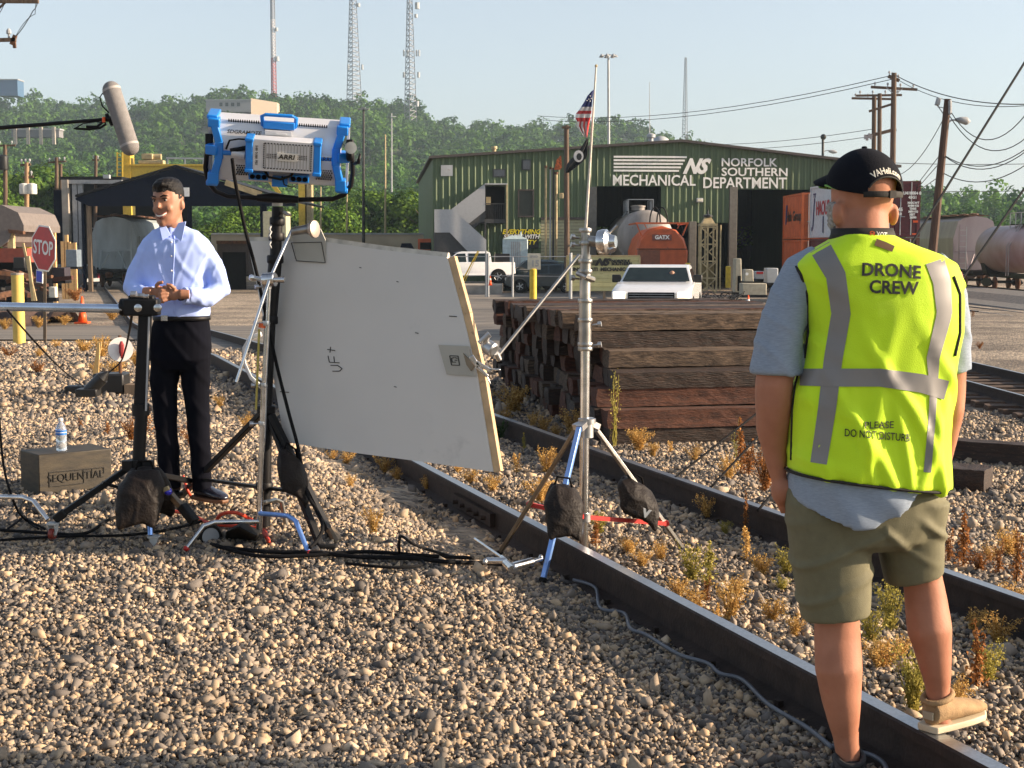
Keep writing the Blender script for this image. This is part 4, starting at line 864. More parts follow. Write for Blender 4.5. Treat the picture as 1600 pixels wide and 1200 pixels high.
# ------------------------------------------------------------------ rail cars
def trucks(t, cx, ys, z):
    for yy in ys:
        for dy in (-.9, .9):
            for xx in (-.75, .75): mb = MB(); mb.lathe([(.40, -.06), (.46, -.02), (.42, .06), (.15, .07)], V(cx + xx, yy + dy, z + .44), (1, 0, 0), 18); mb.obj('wheel', M_rust, t, smooth='auto')
        mb = MB(); mb.bx(cx - .98, cx + .98, yy - .12, yy + .12, z + .42, z + .6)
        for xx in (-.98, .98): mb.prism([V(cx + xx - .06, yy - 1.2, z + .45), V(cx + xx - .06, yy - .5, z + .25), V(cx + xx - .06, yy + .5, z + .25), V(cx + xx - .06, yy + 1.2, z + .45), V(cx + xx - .06, yy + .5, z + .75), V(cx + xx - .06, yy - .5, z + .75)], (.12, 0, 0))
        mb.obj('truck_frame', M_blk, t)
def hopper(cx, y0, L, z, label, m, end=True, ang=0., H=4.75, scalex=1):
    """covered hopper, near end at y0"""
    t = thing('hopper_car', label, 'rail car', V(cx, y0, z)); W = 1.5
    def sec(y, hw=W, zt=0): 
        P = [(-hw, 1.35), (-hw - .04, 3.4 + zt), (-hw * .80, H - .35 + zt), (-hw * .5, H - .12), (0, H), (hw * .5, H - .12), (hw * .80, H - .35 + zt), (hw + .04, 3.4 + zt), (hw, 1.35), (0, 1.2)]
        return [V(cx + a, y, z + b) for a, b in P]
    mb = MB(); ya, yb = y0 + 1.3, y0 + L - 1.3; mb.loft([sec(ya + (yb - ya) * i / 6) for i in range(7)]); mb.obj('body', m, t)
    for (yy, sgn) in ((ya, -1), (yb, 1)):          # sloped end sheets
        mb = MB(); mb.loft([[V(cx + a, yy + sgn * .02, z + b) for a, b in ((-W + .05, 2.5), (W - .05, 2.5), (W - .05, 3.0), (-W + .05, 3.0))], [V(cx + a, yy - sgn * 1.2, z + b) for a, b in ((-W + .3, 1.2), (W - .3, 1.2), (W - .3, 1.6), (-W + .3, 1.6))]]); mb.obj('slope_sheet', m, t)
    mb = MB(); nn = 9
    for i in range(nn):
        yy = ya + (yb - ya) * (i + .5) / nn
        if not end:
            continue
        for sg in (-1, 1): mb.bx(cx + sg * (W + .05) - .05, cx + sg * (W + .05) + .05, yy - .05, yy + .05, z + 1.2, z + 3.45)
    if end: mb.obj('side_rib', m, t)
    mb = MB(); mb.bx(cx - .25, cx + .25, y0 + .2, y0 + L - .2, z + .78, z + 1.05); mb.bx(cx - W, cx + W, y0 + .1, y0 + .35, z + 1.02, z + 1.2); mb.bx(cx - W, cx + W, y0 + L - .35, y0 + L - .1, z + 1.02, z + 1.2); mb.obj('underframe', M_blk, t)
    mb = MB()
    for sg in (-1, 1): mb.bx(cx + sg * (W - .04) - .05, cx + sg * (W - .04) + .05, y0 + .2, y0 + 1.3, z + .95, z + 1.2)
    for xx in (-W + .1, -.75, .75, W - .1): mb.bar(V(cx + xx, y0 + .3, z + 1.15), V(cx + xx, y0 + (.35 if abs(xx) > 1 else .9), z + (H - .6 if abs(xx) > 1 else 2.5)), .09)
    mb.bar(V(cx - .75, y0 + .3, z + 1.15), V(cx - .2, y0 + .9, z + 2.3), .1); mb.bar(V(cx + 1.1, y0 + .3, z + 1.2), V(cx + .45, y0 + .9, z + 2.4), .12)
    mb.bar(V(cx - W + .1, y0 + .3, z + 2.5), V(cx + W - .1, y0 + .3, z + 2.5), .08); mb.obj('end_frame', m, t)
    mb = MB()
    for k in range(8): mb.bar(V(cx - W + .1, y0 + .22, z + 1.3 + k * .38), V(cx - W + .55, y0 + .22, z + 1.3 + k * .38), .035)
    mb.bar(V(cx - W + .55, y0 + .24, z + 1.2), V(cx - W + .55, y0 + .24, z + 4.2), .04); mb.obj('ladder', M_galv, t)
    mb = MB(); mb.box((cx, y0 - .1, z + .85), (.3, .7, .3)); mb.lathe([(.16, -.12), (.2, 0), (.16, .12)], V(cx, y0 - .5, z + .85), (1, 0, 0)); mb.obj('coupler', M_rust, t)
    mb = MB(); mb.bx(cx - .9, cx - .4, y0 + .1, y0 + 1.0, z + H - .05, z + H + .05); mb.bx(cx - .55, cx + .55, ya, yb, z + H + .02, z + H + .08)
    for k in range(6): yy = ya + .5 + k * (yb - ya - 1) / 5; mb.lathe([(.35, 0), (.35, .12), (.1, .16)], V(cx, yy, z + H + .05), n=10)
    for sg in (-.75, .75): mb.bx(cx + sg - .15, cx + sg + .15, ya, yb, z + H + .0, z + H + .04)
    mb.obj('roof_walk', M_rust, t)
    for k in range(3):
        yy = ya + (yb - ya) * (k + .5) / 3; mb = MB(); mb.loft([[V(cx + a * 1.2, yy + b * 1.4, z + 1.35) for a, b in ((-1, -1), (1, -1), (1, 1), (-1, 1))], [V(cx + a * .4, yy + b * .4, z + .5) for a, b in ((-1, -1), (1, -1), (1, 1), (-1, 1))]]); mb.obj('hopper_bay', m, t)
    for xx in (-1.1, 1.2): mb = MB(); mb.box((cx + xx, y0 + .05, z + .8), (.08, .04, .3)); mb.obj('reflector', M_white, t)
    trucks(t, cx, (y0 + 1.8, y0 + L - 1.8), z); return t
hopper(-27.0, 99, 15, -1.1, 'grey covered hopper car standing end-on under the dark canopy at left', M_hop)
hopper(32.3, 101.8, 15.2, -1.2, 'faded pinkish grey hopper car behind the vest shoulder at right', M_hopP, end=False, H=4.95)
def tankcar(cx, y0, L, z, r_, m, label, mesh_end=None, band=None):
    t = thing('tank_car', label, 'rail car', V(cx, y0, z)); zc = z + 1.15 + r_
    mb = MB(); mb.lathe([(.01, 0), (r_ * .5, .08), (r_ * .85, .3), (r_, .65), (r_, L * .33), (r_ * 1.003, L * .34), (r_, L * .35), (r_, L - .65), (r_ * .85, L - .3), (r_ * .5, L - .08), (.01, L)], V(cx, y0, zc), (0, 1, 0), 40); mb.obj('tank', m, t, smooth='auto')
    mb = MB(); mb.lathe([(.45, 0), (.45, .35), (.5, .36), (.5, .45), (.2, .5)], V(cx, y0 + L / 2, zc + r_ - .05)); mb.obj('dome', m, t, smooth='auto')
    mb = MB(); mb.bx(cx - .25, cx + .25, y0 - .4, y0 + L + .4, z + .8, z + 1.1)
    for yy in (y0 - .3, y0 + L + .15): mb.bx(cx - 1.4, cx + 1.4, yy, yy + .15, z + .9, z + 1.15)
    for yy in (y0 + 1.2, y0 + L - 1.2): mb.loft([[V(cx + a * 1.0, yy + b * .4, z + 1.05) for a, b in ((-1, -1), (1, -1), (1, 1), (-1, 1))], [V(cx + a * 1.25, yy + b * .4, zc - r_ * .5) for a, b in ((-1, -1), (1, -1), (1, 1), (-1, 1))]])
    mb.obj('underframe', M_blk, t)
    mb = MB(); zz = zc + r_
    for sg in (-1, 1):
        mb.bar(V(cx + sg * .8, y0 + L / 2 - 2, zz + .75), V(cx + sg * .8, y0 + L / 2 + 2, zz + .75), .05)
        for dy in (-2, -1, 0, 1, 2): mb.bar(V(cx + sg * .8, y0 + L / 2 + dy, zz - .25), V(cx + sg * .8, y0 + L / 2 + dy, zz + .75), .045)
        mb.bar(V(cx + sg * 1.4, y0 - .25, z + 1.9), V(cx + sg * 1.4, y0 + L + .25, z + 1.9) if False else V(cx + sg * 1.4, y0 + .9, z + 1.9), .05)
        mb.bar(V(cx + sg * 1.4, y0 + .3, z + 1.9), V(cx + sg * .8, y0 + L / 2 - 2, zz - .2), .03)
    mb.bar(V(cx - .8, y0 + L / 2 - 2, zz + .75), V(cx + .8, y0 + L / 2 - 2, zz + .75), .05); mb.obj('walkway_rail', M_galv, t)
    mb = MB(); mb.bx(cx - .8, cx + .8, y0 + L / 2 - 2, y0 + L / 2 + 2, zz - .02, zz + .05); mb.obj('walkway', M_blk, t)
    mb = MB()
    for s_ in (-1, 1): mb.bar(V(cx - r_ - .06, y0 + L / 2 + s_ * .22, z + 1.0), V(cx - r_ - .06, y0 + L / 2 + s_ * .22, zc + .2), .05); mb.bar(V(cx - r_ - .06, y0 + L / 2 + s_ * .22, zc + .2), V(cx - .8, y0 + L / 2 + s_ * .22, zz), .05)
    mb.obj('side_ladder', M_galv, t)
    trucks(t, cx, (y0 + 1.6, y0 + L - 1.6), z); return t
tankcar(32.4, 84.6, 14.6, -1.2, 1.52, M_tankP, 'faded mauve tank car with rusty streaks at the right edge')
# grey tank car in the left bay and the orange tank in front of it
t = tankcar(8.3, 91.5, 12, -.75, 1.75, M_tank, 'big grey tank car parked in the left bay of the green workshop')
Y = 84; cx = X(1033, Y); zb_ = at(1033, 414, Y).z; zt_ = at(1033, 353, Y).z; hh = zt_ - zb_; wd = 80 / F * Y / 2
t = thing('orange_tank_wagon', 'round-topped orange tank with a stencilled plate, in front of the grey tank car', 'tank', V(cx, Y, -1.2))
prof = [(-wd, 0), (-wd * 1.02, hh * .35), (-wd * .86, hh * .68), (-wd * .55, hh * .9), (0, hh), (wd * .55, hh * .9), (wd * .86, hh * .68), (wd * 1.02, hh * .35), (wd, 0)]
mb = MB(); mb.loft([[V(cx + a * s_, Y + y_, zb_ + b * s_ + (1 - s_) * .2) for a, b in prof] for y_, s_ in ((0, .93), (.12, 1), (3.2, 1), (5.6, 1), (5.7, .93))]); mb.obj('tank', M_tankO, t, smooth='auto')
mb = MB(); mb.bx(cx - wd * .95, cx - .1, Y - .02, Y + .02, zb_ + .05, zb_ + hh * .38); mb.obj('patched_panel', mat('brown_red_patch', (.22, .07, .035), .6), t)
mb = MB(); mb.bx(cx - wd * .98, cx + wd * .98, Y - .05, Y, zb_ + hh * .395, zb_ + hh * .42); mb.obj('seam', M_rust, t)
z_ = at(1033, 371, Y).z; mb = MB(); mb.bx(cx - .55, cx + .55, Y - .06, Y - .02, z_ - .17, z_ + .17); pl_ = mb.obj('plate', mat('brown_plate', (.20, .06, .04), .6), t)
mb = MB(); mb.text('GATX', V(cx, Y - .065, z_), (1, 0, 0), (0, 0, 1), .30, .01, .012); mb.obj('lettering', M_sign, pl_)
mb = MB()
zr = zt_ + .15
for s_ in (-1, 1):
    mb.bar(V(cx + s_ * wd * 1.0, Y - .1, zr), V(cx + s_ * wd * 1.0, Y + 5, zr), .09)
    mb.bar(V(cx + s_ * wd, Y, zr), V(cx + s_ * wd * .8, Y, zr - .7), .07); mb.bar(V(cx + s_ * wd * .7, Y, zr), V(cx + s_ * wd * .6, Y, zr - .3), .05)
mb.bar(V(cx - wd * 1.02, Y - .1, zr), V(cx + wd * 1.02, Y - .1, zr), .1); mb.obj('top_platform', M_tankO, t)
for dx in (-.35, .05): mb = MB(); mb.tube([V(cx + dx + .3 * math.cos(a_) - .05, Y, zr + .05 + .85 * math.sin(a_)) for a_ in [i * math.pi / 8 for i in range(9)]], .04, 6); mb.obj('safety_hoop', M_blk, t)
mb = MB(); mb.bx(cx - wd, cx + wd, Y + .05, Y + 5.5, zb_ - .55, zb_ - .02); mb.bx(cx - wd * 1.1, cx + wd * 1.1, Y - .3, Y, zb_ - .7, zb_ - .5); mb.obj('underframe', M_blk, t)
for xx in (-.75, .75):
    for yy in (1, 4.4): mb = MB(); mb.lathe([(.42, -.06), (.45, 0), (.42, .06)], V(cx + xx, Y + yy, -.78), (1, 0, 0)); mb.obj('wheel', M_rust, t)
# ------------------------------------------------------------------ road vehicles, local frame: x forward, y left, z up
def wheel(t, T, x, y, r_, w_=.2):
    mb = MB(T); mb.lathe([(r_ * .6, -w_ / 2), (r_ * .96, -w_ / 2), (r_, -w_ / 3), (r_, w_ / 3), (r_ * .96, w_ / 2), (r_ * .6, w_ / 2)], V(x, y, r_), (0, 1, 0), 22); o = mb.obj('wheel', M_rub, t, smooth='auto')
    mb = MB(T); mb.lathe([(r_ * .58, -w_ / 2 + .01), (r_ * .62, w_ / 2 + .005), (r_ * .5, w_ / 2 - .03), (r_ * .2, w_ / 2 - .02), (r_ * .1, w_ / 2 + .01)], V(x, y, r_), (0, 1 if y > 0 else -1, 0), 18)
    for k in range(5): a = k * 1.2566; mb.bar(V(x, y + (w_ / 2 + .005) * (1 if y > 0 else -1), r_), V(x + math.cos(a) * r_ * .58, y + (w_ / 2 + .005) * (1 if y > 0 else -1), r_ + math.sin(a) * r_ * .58), .06, .02, up=(0, 1, 0))
    mb.obj('rim', M_alu, o, smooth='auto')
def vehicle(name, label, cat, loc, rz, prof, roofp, W, m, wheels, wr, glassp, extras=None):
    """prof: side outline of lower body (x,z); roofp: greenhouse outline; both extruded across, greenhouse tapered"""
    T = Matrix.Translation(Vector(loc)) @ Matrix.Rotation(rz, 4, 'Z'); t = thing(name, label, cat, loc)
    mb = MB(T); n_ = 7; hw = W / 2
    mb.loft([[V(x * (1 - .015 * k2) + 0, yy * 1.0, z * 1.0) for x, z in prof] for yy, k2 in ((-hw, 2), (-hw * .96, .6), (-hw * .8, 0), (hw * .8, 0), (hw * .96, .6), (hw, 2))]); mb.obj('body', m, t, smooth='auto', bevel=.02)
    zb = min(z for x, z in roofp); zt = max(z for x, z in roofp)
    def tp(z): return hw * (.95 - .17 * (z - zb) / (zt - zb))
    mb = MB(T); mb.loft([[V(x, s_ * tp(z), z) for x, z in roofp] for s_ in (-1, 1)]); mb.obj('cabin', m, t, smooth='auto', bevel=.02)
    for g_ in glassp:
        kind, P = g_[0], g_[1]
        if kind == 'side':
            for s_ in (-1, 1): mb = MB(T); mb.prism([V(x, s_ * (tp(z) + .004), z) for x, z in P], V(0, s_ * .012, 0)); mb.obj('side_window', M_glass, t)
        else:
            (xa, za), (xb, zb_) = P; d = V(zb_ - za, 0, -(xb - xa)).normalized() * (.012 if kind == 'front' else -.012)
            if kind == 'front' and d.x < 0: d = -d
            if kind == 'rear' and d.x > 0: d = -d
            mb = MB(T); mb.prism([V(xa, -tp(za) * .93, za) + d * .5, V(xa, tp(za) * .93, za) + d * .5, V(xb, tp(zb_) * .92, zb_) + d * .5, V(xb, -tp(zb_) * .92, zb_) + d * .5], d); mb.obj('windshield' if kind == 'front' else 'rear_window', M_glass, t)
    for (x, s_) in [(x, s_) for x in wheels for s_ in (-1, 1)]:
        mb = MB(T); mb.lathe([(wr * 1.18, -.03), (wr * 1.18, .012)], V(x, s_ * (hw - .0), wr), (0, s_, 0), 20); mb.obj('wheel_arch', M_dark, t); wheel(t, T, x, s_ * (hw - .08), wr, .22)
    return t, T
# white pickup facing us behind the tie stack
PP = [(2.75, .45), (2.82, .62), (2.80, .93), (2.68, 1.00), (1.25, 1.19), (-2.85, 1.18), (-2.9, .5), (-2.5, .40), (2.5, .38)]
RPf = [(1.25, 1.16), (.52, 1.60), (.30, 1.66), (-.75, 1.66), (-1.0, 1.60), (-1.12, 1.16)]
Y = 42.5; loc = V(X(1024, Y) + .1, Y, at(1024, 413.5, Y).z - 1.66)
t, T = vehicle('pickup_truck', 'white pickup truck facing the camera behind the stacked ties, driver inside', 'pickup truck', loc, R(-90 - 10), PP, RPf, 2.16, M_carw, (1.85, -1.75), .38, [('front', ((1.20, 1.21), (.56, 1.57))), ('side', [(.90, 1.21), (.45, 1.53), (-.75, 1.55), (-.85, 1.21)])])
def F_(x, y, z, sx, sy, sz, name, m, par=t, rot=None, TT=None, bevel=.01): mb = MB(TT or T); mb.box((x, y, z), (sx, sy, sz), rot); return mb.obj(name, m, par, bevel=bevel)
F_(2.83, 0, .83, .06, 1.25, .24, 'grille', M_dark); F_(2.86, 0, .55, .1, 1.9, .18, 'bumper', M_alu)
M_hl = mat('lit_headlight', (.9, .85, .7), .2); _b = M_hl.node_tree.nodes['Principled BSDF']; _b.inputs['Emission Color'].default_value = (1, .82, .55, 1); _b.inputs['Emission Strength'].default_value = 1.2
for s_ in (-1, 1): F_(2.80, s_ * .87, .86, .09, .32, .20, 'headlight', M_hl)
for s_ in (-1, 1): F_(.85, s_ * 1.14, 1.28, .12, .26, .22, 'wing_mirror', M_blackp, bevel=.03)
for k in range(3): F_(2.865, 0, .76 + k * .07, .01, 1.2, .02, 'grille_bar', M_grey, bevel=0)
drv = thing('person', 'driver in a lime vest sitting behind the windshield of the white pickup', 'person', T @ V(.45, .42, .9))
mb = MB(T); mb.ball((.80, .42, 1.38), .10, 12, (1, .9, 1.2)); mb.tube([V(.70, .42, .85), V(.74, .42, 1.1), V(.78, .42, 1.24), V(.80, .42, 1.32)], [.2, (.13, .22), (.10, .16), .05], 12)
# the windshield pane is real dark glass, so the figure sits just behind a clearer pane
mb.obj('body', mat('driver_skin', (.35, .18, .11), .6), drv, smooth=True)
mb = MB(T); mb.tube([V(.72, .42, 1.0), V(.76, .42, 1.14), V(.79, .42, 1.26)], [(.16, .25), (.14, .24), (.06, .10)], 12); mb.obj('safety_vest', mat('lime_vest_cloth', (.35, .75, .03), .7), drv, smooth=True)
# white crew cab pickup seen from the side at left
PQ = [(2.95, .5), (3.0, .75), (2.92, 1.10), (1.45, 1.28), (-2.95, 1.28), (-3.0, .6), (-2.7, .48), (2.6, .42)]
RQ = [(1.40, 1.24), (.62, 1.86), (.3, 1.93), (-1.25, 1.93), (-1.42, 1.86), (-1.5, 1.24)]
mb = MB(); mb.bx(X(600, 92), X(786, 92), 87, 95.4, -1.4, -.60); o_ = mb.obj('pavement', M_conc, None, bevel=.05); o_['kind'] = 'structure'
Y = 90.5; loc = V(X(727, Y), Y, -.60)
t, T = vehicle('pickup_truck', 'white crew-cab pickup seen side-on below the grey staircase', 'pickup truck', loc, R(180 + 10), PQ, RQ, 2.0, M_carw, (1.95, -1.9), .41, [('front', ((1.38, 1.28), (.66, 1.84))), ('side', [(1.15, 1.30), (.6, 1.80), (.1, 1.82), (.05, 1.30)]), ('side', [(-.08, 1.30), (-.08, 1.82), (-1.15, 1.82), (-1.3, 1.32)])])
F_(-.1, -1.03, 1.1, .16, .03, .04, 'door_handle', M_blackp, t, TT=T, bevel=0); F_(1.0, 1.1, 1.36, .14, .2, .2, 'wing_mirror', M_blackp, t, TT=T); F_(-2.2, .5, 1.55, .9, .5, .5, 'bed_rack', M_blk, t, TT=T)
# dark SUV, nose to the left
PS = [(2.35, .42), (2.42, .62), (2.30, .92), (1.25, 1.10), (-2.2, 1.12), (-2.3, .6), (-2.1, .38), (2.1, .32)]
RS = [(1.20, 1.06), (.35, 1.62), (.1, 1.70), (-1.6, 1.70), (-2.0, 1.6), (-2.18, 1.08)]
Y = 89; loc = V(X(853, Y), Y, at(842, 456, Y).z)
t, T = vehicle('suv', 'dark green SUV seen side-on behind the yellow sign post', 'SUV', loc, R(180 - 8), PS, RS, 1.85, M_card, (1.45, -1.35), .36, [('front', ((1.14, 1.12), (.38, 1.62))), ('side', [(.85, 1.14), (.3, 1.56), (-.2, 1.60), (-.2, 1.14)]), ('side', [(-.3, 1.14), (-.3, 1.60), (-1.0, 1.60), (-1.05, 1.14)]), ('side', [(-1.15, 1.14), (-1.1, 1.6), (-1.7, 1.58), (-1.9, 1.16)])])
for s_ in (-1, 1): F_(2.33, s_ * .68, .78, .12, .36, .16, 'headlight', M_alu, t, TT=T)
for s_ in (-.7, .7): F_(-.6, s_, 1.74, 1.9, .04, .04, 'roof_rack', M_blk, t, TT=T)
Y = 94.2; loc = V(X(836, Y), Y - 1.5, at(820, 449, Y).z)
t, T = vehicle('suv', 'dark minivan half hidden behind the dark green SUV and porta toilet', 'SUV', loc, R(180 - 30), PS, [(a, b * 1.06) for a, b in RS], 1.85, M_card, (1.45, -1.35), .36, [('front', ((1.14, 1.18), (.38, 1.70))), ('side', [(.85, 1.2), (.3, 1.66), (-.2, 1.68), (-.2, 1.2)]), ('side', [(-.3, 1.2), (-.3, 1.68), (-1.7, 1.66), (-1.9, 1.22)])])
# dark car tail behind the stop sign
Y = 96; loc = V(X(99, Y), Y, YG)
t, T = vehicle('parked_car', 'dark car with a red tail lamp behind the stop sign', 'car', loc, R(160), PS, RS, 1.8, mat('dark_blue_car', (.015, .02, .03), .3, coat=.5), (1.45, -1.35), .36, [('rear', ((-2.1, 1.12), (-1.92, 1.6))), ('side', [(.85, 1.14), (.3, 1.56), (-1.7, 1.58), (-1.9, 1.16)])])
for s_ in (-1, 1): F_(-2.25, s_ * .75, .95, .1, .2, .3, 'tail_lamp', mat('maroon_lens', (.12, .005, .02), .3), t, TT=T)
F_(-2.32, 0, .7, .06, 1.5, .22, 'bumper', M_galv, t, TT=T)
# ------------------------------------------------------------------ porta toilet, signs, posts, fence
Y = 93.5; cx = X(805, Y); w_ = 2.0; t = thing('porta_toilet', 'pale blue-grey portable toilet cabin beside the dark SUV', 'portable toilet', V(cx, Y, YG)); zt_ = at(805, 374, Y).z
M_pt = mat('pale_blue_plastic', (.40, .50, .52), .5); mb = MB(); mb.bx(cx - .80, cx + .80, Y, Y + 1.2, YG, zt_); mb.obj('cabin', M_pt, t, bevel=.05)
mb = MB(); mb.loft([[V(cx + a * .84, Y + .6 + b * .66, zt_) for a, b in ((-1, -1), (1, -1), (1, 1), (-1, 1))], [V(cx + a * .3, Y + .6 + b * .3, zt_ + .25) for a, b in ((-1, -1), (1, -1), (1, 1), (-1, 1))]]); mb.obj('roof', M_pt, t, bevel=.03)
for k in range(5): mb = MB(); mb.bx(cx - .26 + k * .13, cx - .19 + k * .13, Y - .03, Y, YG + .3, zt_ - .15); mb.obj('door_rib', M_grey, t)
mb = MB(); mb.cyl(V(cx + .35, Y + .9, zt_), V(cx + .35, Y + .9, zt_ + .5), .05); mb.obj('vent_stack', M_pt, t)
def bollard(px, yt, yb, Y, w_, m, label, name='bollard'):
    b = at(px, yb, Y); a = at(px, yt, Y); b.z -= .15; t = thing(name, label, 'bollard', b); r_ = w_ / 2; mb = MB(); mb.lathe([(r_, 0), (r_, a.z - b.z - .03), (r_ * .8, a.z - b.z), (.01, a.z - b.z + .015)], b, n=18); mb.obj('post', m, t, smooth='auto'); return t, a, b
t, a, b = bollard(30.5, 428, 540, 29, .235, mat('mustard_paint', (.60, .43, .10), .6, 0, .08, spot=(.16, .09, .04), sw=.68), 'thick mustard yellow bollard left of the stop sign')
mb = MB(); mb.lathe([(.122, 0), (.125, .04)], V(b.x, b.y, a.z - .02), n=18); mb.obj('cap_ring', M_conc, t)
Y = 62; t, a, b = bollard(833, 420, 470, Y, .30, M_yel, 'yellow steel post holding the small speed limit sign'); mb = MB(); mb.bx(a.x - .02, a.x + .04, Y - .02, Y + .02, a.z - .1, a.z + .5)
mb.obj('sign_stem', M_galv, t); mb = MB(); mb.box(at(834.5, 408.5, Y - .05), (.55, .02, .68)); sg_ = mb.obj('speed_sign', mat('weathered_sign', (.50, .47, .38), .7, 0, .1), t, bevel=.0); mb = MB(); mb.text('15', at(836, 412, Y - .07), (1, 0, 0), (0, 0, 1), .36, .005, .015); mb.text('SPEED', at(834.5, 401, Y - .07), (1, 0, 0), (0, 0, 1), .12, .005, .005); mb.obj('lettering', M_grey, sg_)
for px, yt, yb, Y, lab in ((1137.5, 416, 445, 76, 'bright yellow bollard right of the tan lattice frame'), (1074.5, 411, 424, 80, 'short yellow bollard beside the orange tank')): bollard(px, yt, yb, Y, .27, M_yel, lab)
def cone(px, yt, yb, Y, label, name='traffic_cone'):
    b = at(px, yb, Y); h = at(px, yt, Y).z - b.z; t = thing(name, label, 'traffic cone', b, 'orange traffic cones'); mb = MB(); mb.bx(b.x - h * .24, b.x + h * .24, b.y - h * .24, b.y + h * .24, b.z, b.z + h * .05); mb.obj('base', M_orange, t)
    f = [(0.05, .17), (.45, .115), (.45, .115), (.66, .085), (1, .035)]; mb = MB(); mb.lathe([(r_ * h, z_ * h) for z_, r_ in f], b, n=16); mb.obj('cone_body', M_orange, t, smooth=True)
    mb = MB(); mb.lathe([(.105 * h, .54 * h), (.078 * h, .74 * h)], b, n=16); mb.obj('white_collar', M_white, t, smooth=True); return t
t = cone(129, 463, 505, 48, 'plain orange traffic cone on the road behind the silver boom'); 
for ch in list(t.children):
    if ch.name.startswith('white_collar'): bpy.data.objects.remove(ch)
cone(766, 431, 446, 78, 'orange cone with white collar beside a fence post near the side-on pickup'); cone(1169, 461, 486, 36, 'orange cone with white collar just left of the blue sleeve')
# chain link fence: posts and top rail, far left of the dark SUV to the sign board
fe = thing('chain_link_fence', 'low wire fence with pale posts in front of the green workshop', 'fence', V(X(755, 80), 80, YG)); 
for px, yt in ((702, 398), (760, 392), (763, 396), (801, 402), (890, 398)):
    mb = MB(); b = V(X(px, 80), 80, YG); mb.cyl(b, V(b.x, 80, at(px, yt, 80).z), .06, 8); mb.obj('post', M_galv, fe, smooth='auto')
mb = MB(); mb.cyl(at(702, 401, 80), at(890, 401, 80), .025, 6); mb.cyl(at(702, 430, 80), at(890, 432, 80), .015, 6); mb.obj('top_rail', M_grey, fe)
mb = MB(); mb.bar(at(747, 392, 78), at(722, 440, 78), .07); mb.bar(at(749, 392, 77.8), at(726, 440, 77.8), .03); mb.obj('guy_guard', M_yel, None, org=at(722, 440, 78), label='yellow diagonal guy wire guard crossing in front of the side-on pickup', cat='guy guard')
# railway company board
Y = 60; t = thing('company_signboard', 'cream slatted signboard with black company name left of the white pickup', 'sign', V(X(940, Y), Y, -1.05))
x0_, x1_ = X(886, Y), X(998, Y); zt_, zb_ = at(940, 401, Y).z, at(940, 455, Y).z
mb = MB(); n_ = 8
for i in range(n_): h = (zt_ - zb_) / n_; mb.bx(x0_, x1_, Y - (.02 if i % 2 else 0), Y + .08, zb_ + h * i + .008, zb_ + h * (i + 1))
mb.obj('board', mat('cream_board', (.50, .46, .22), .6, 0, .06), t)
mb = MB(); mb.bx(x0_ - .03, x1_ + .03, Y - .05, Y + .1, zt_, zt_ + .06); mb.bx(x0_ - .05, x0_, Y - .05, Y + .1, zb_, zt_); mb.bx(x1_, x1_ + .05, Y - .05, Y + .1, zb_, zt_); mb.obj('frame', M_tan, t)
mb = MB(); mb.text('NS', at(940, 410, Y - .05), (1, 0, 0), (0, 0, 1), .36, .01, .03, .5, sx=1.15)
for i in range(5): z_ = at(900, 406.6 + i * 1.6, Y).z; mb.bx(X(890, Y), X(935 - i, Y), Y - .055, Y - .04, z_ - .022, z_)
mb.text('NORFOLK', at(970, 408, Y - .05), (1, 0, 0), (0, 0, 1), .15, .01, .01, sx=1.1); mb.text('SOUTHERN', at(971.5, 412.5, Y - .05), (1, 0, 0), (0, 0, 1), .15, .01, .01, sx=1.05)
mb.text('CINCINNATI  MECHANICAL', at(938, 421, Y - .05), (1, 0, 0), (0, 0, 1), .19, .01, .01, sx=1.05); mb.obj('lettering', M_blackp, t)
mb = MB(); mb.bx(x0_ + .1, x0_ + .2, Y, Y + .1, -1.3, zb_); mb.bx(x1_ - .2, x1_ - .1, Y, Y + .1, -1.3, zb_); mb.bx((x0_ + x1_) / 2, (x0_ + x1_) / 2 + .1, Y, Y + .1, -1.3, zb_); mb.obj('legs_frame', M_wood, t)
mb = MB(); b = V(X(891, Y), Y - .3, g(0, 60)); mb.cyl(b, V(b.x, b.y, at(891, 395, Y).z), .06, 8); mb.obj('steel_post', M_galv, None, org=b, label='pale steel post at the left end of the cream signboard', cat='post')
# tan lattice stand
Y = 74; t = thing('lattice_stand', 'tall tan steel lattice stand with a black finial in front of the workshop', 'machinery', V(X(1106, Y), Y, YG)); cx = X(1106, Y); hw = 12.5 / F * Y; zt_ = at(1106, 353, Y).z; zb_ = at(1106, 455, Y).z
mb = MB()
for sx_ in (-1, -.15, 1):
    for sy_ in (0, 1.0): mb.bar(V(cx + sx_ * hw * (.9 if sy_ else 1), Y + sy_, zb_), V(cx + sx_ * hw * (.9 if sy_ else 1), Y + sy_, zt_), .085)
mb.obj('uprights', M_tan, t)
for k in range(4):
    za, zb2 = zt_ - (zt_ - zb_) * (.02 + k * .26), zt_ - (zt_ - zb_) * (.25 + k * .26); mb = MB(); mb.bar(V(cx - hw, Y - .02, za), V(cx + hw, Y - .02, zb2), .055); mb.bar(V(cx + hw, Y - .02, za), V(cx - hw, Y - .02, zb2), .055); mb.bar(V(cx - hw, Y, za), V(cx + hw, Y, za), .07); mb.obj('cross_brace', M_tan, t)
mb = MB(); mb.bx(cx - hw * 1.05, cx + hw * 1.05, Y - .05, Y + 1.05, zt_, zt_ + .12); mb.loft([[V(cx + a * hw * .8, Y + .5 + b * .4, zt_ + .12) for a, b in ((-1, -1), (1, -1), (1, 1), (-1, 1))], [V(cx + a * .15, Y + .5 + b * .1, zt_ + .45) for a, b in ((-1, -1), (1, -1), (1, 1), (-1, 1))]]); mb.obj('cap', M_tan, t)
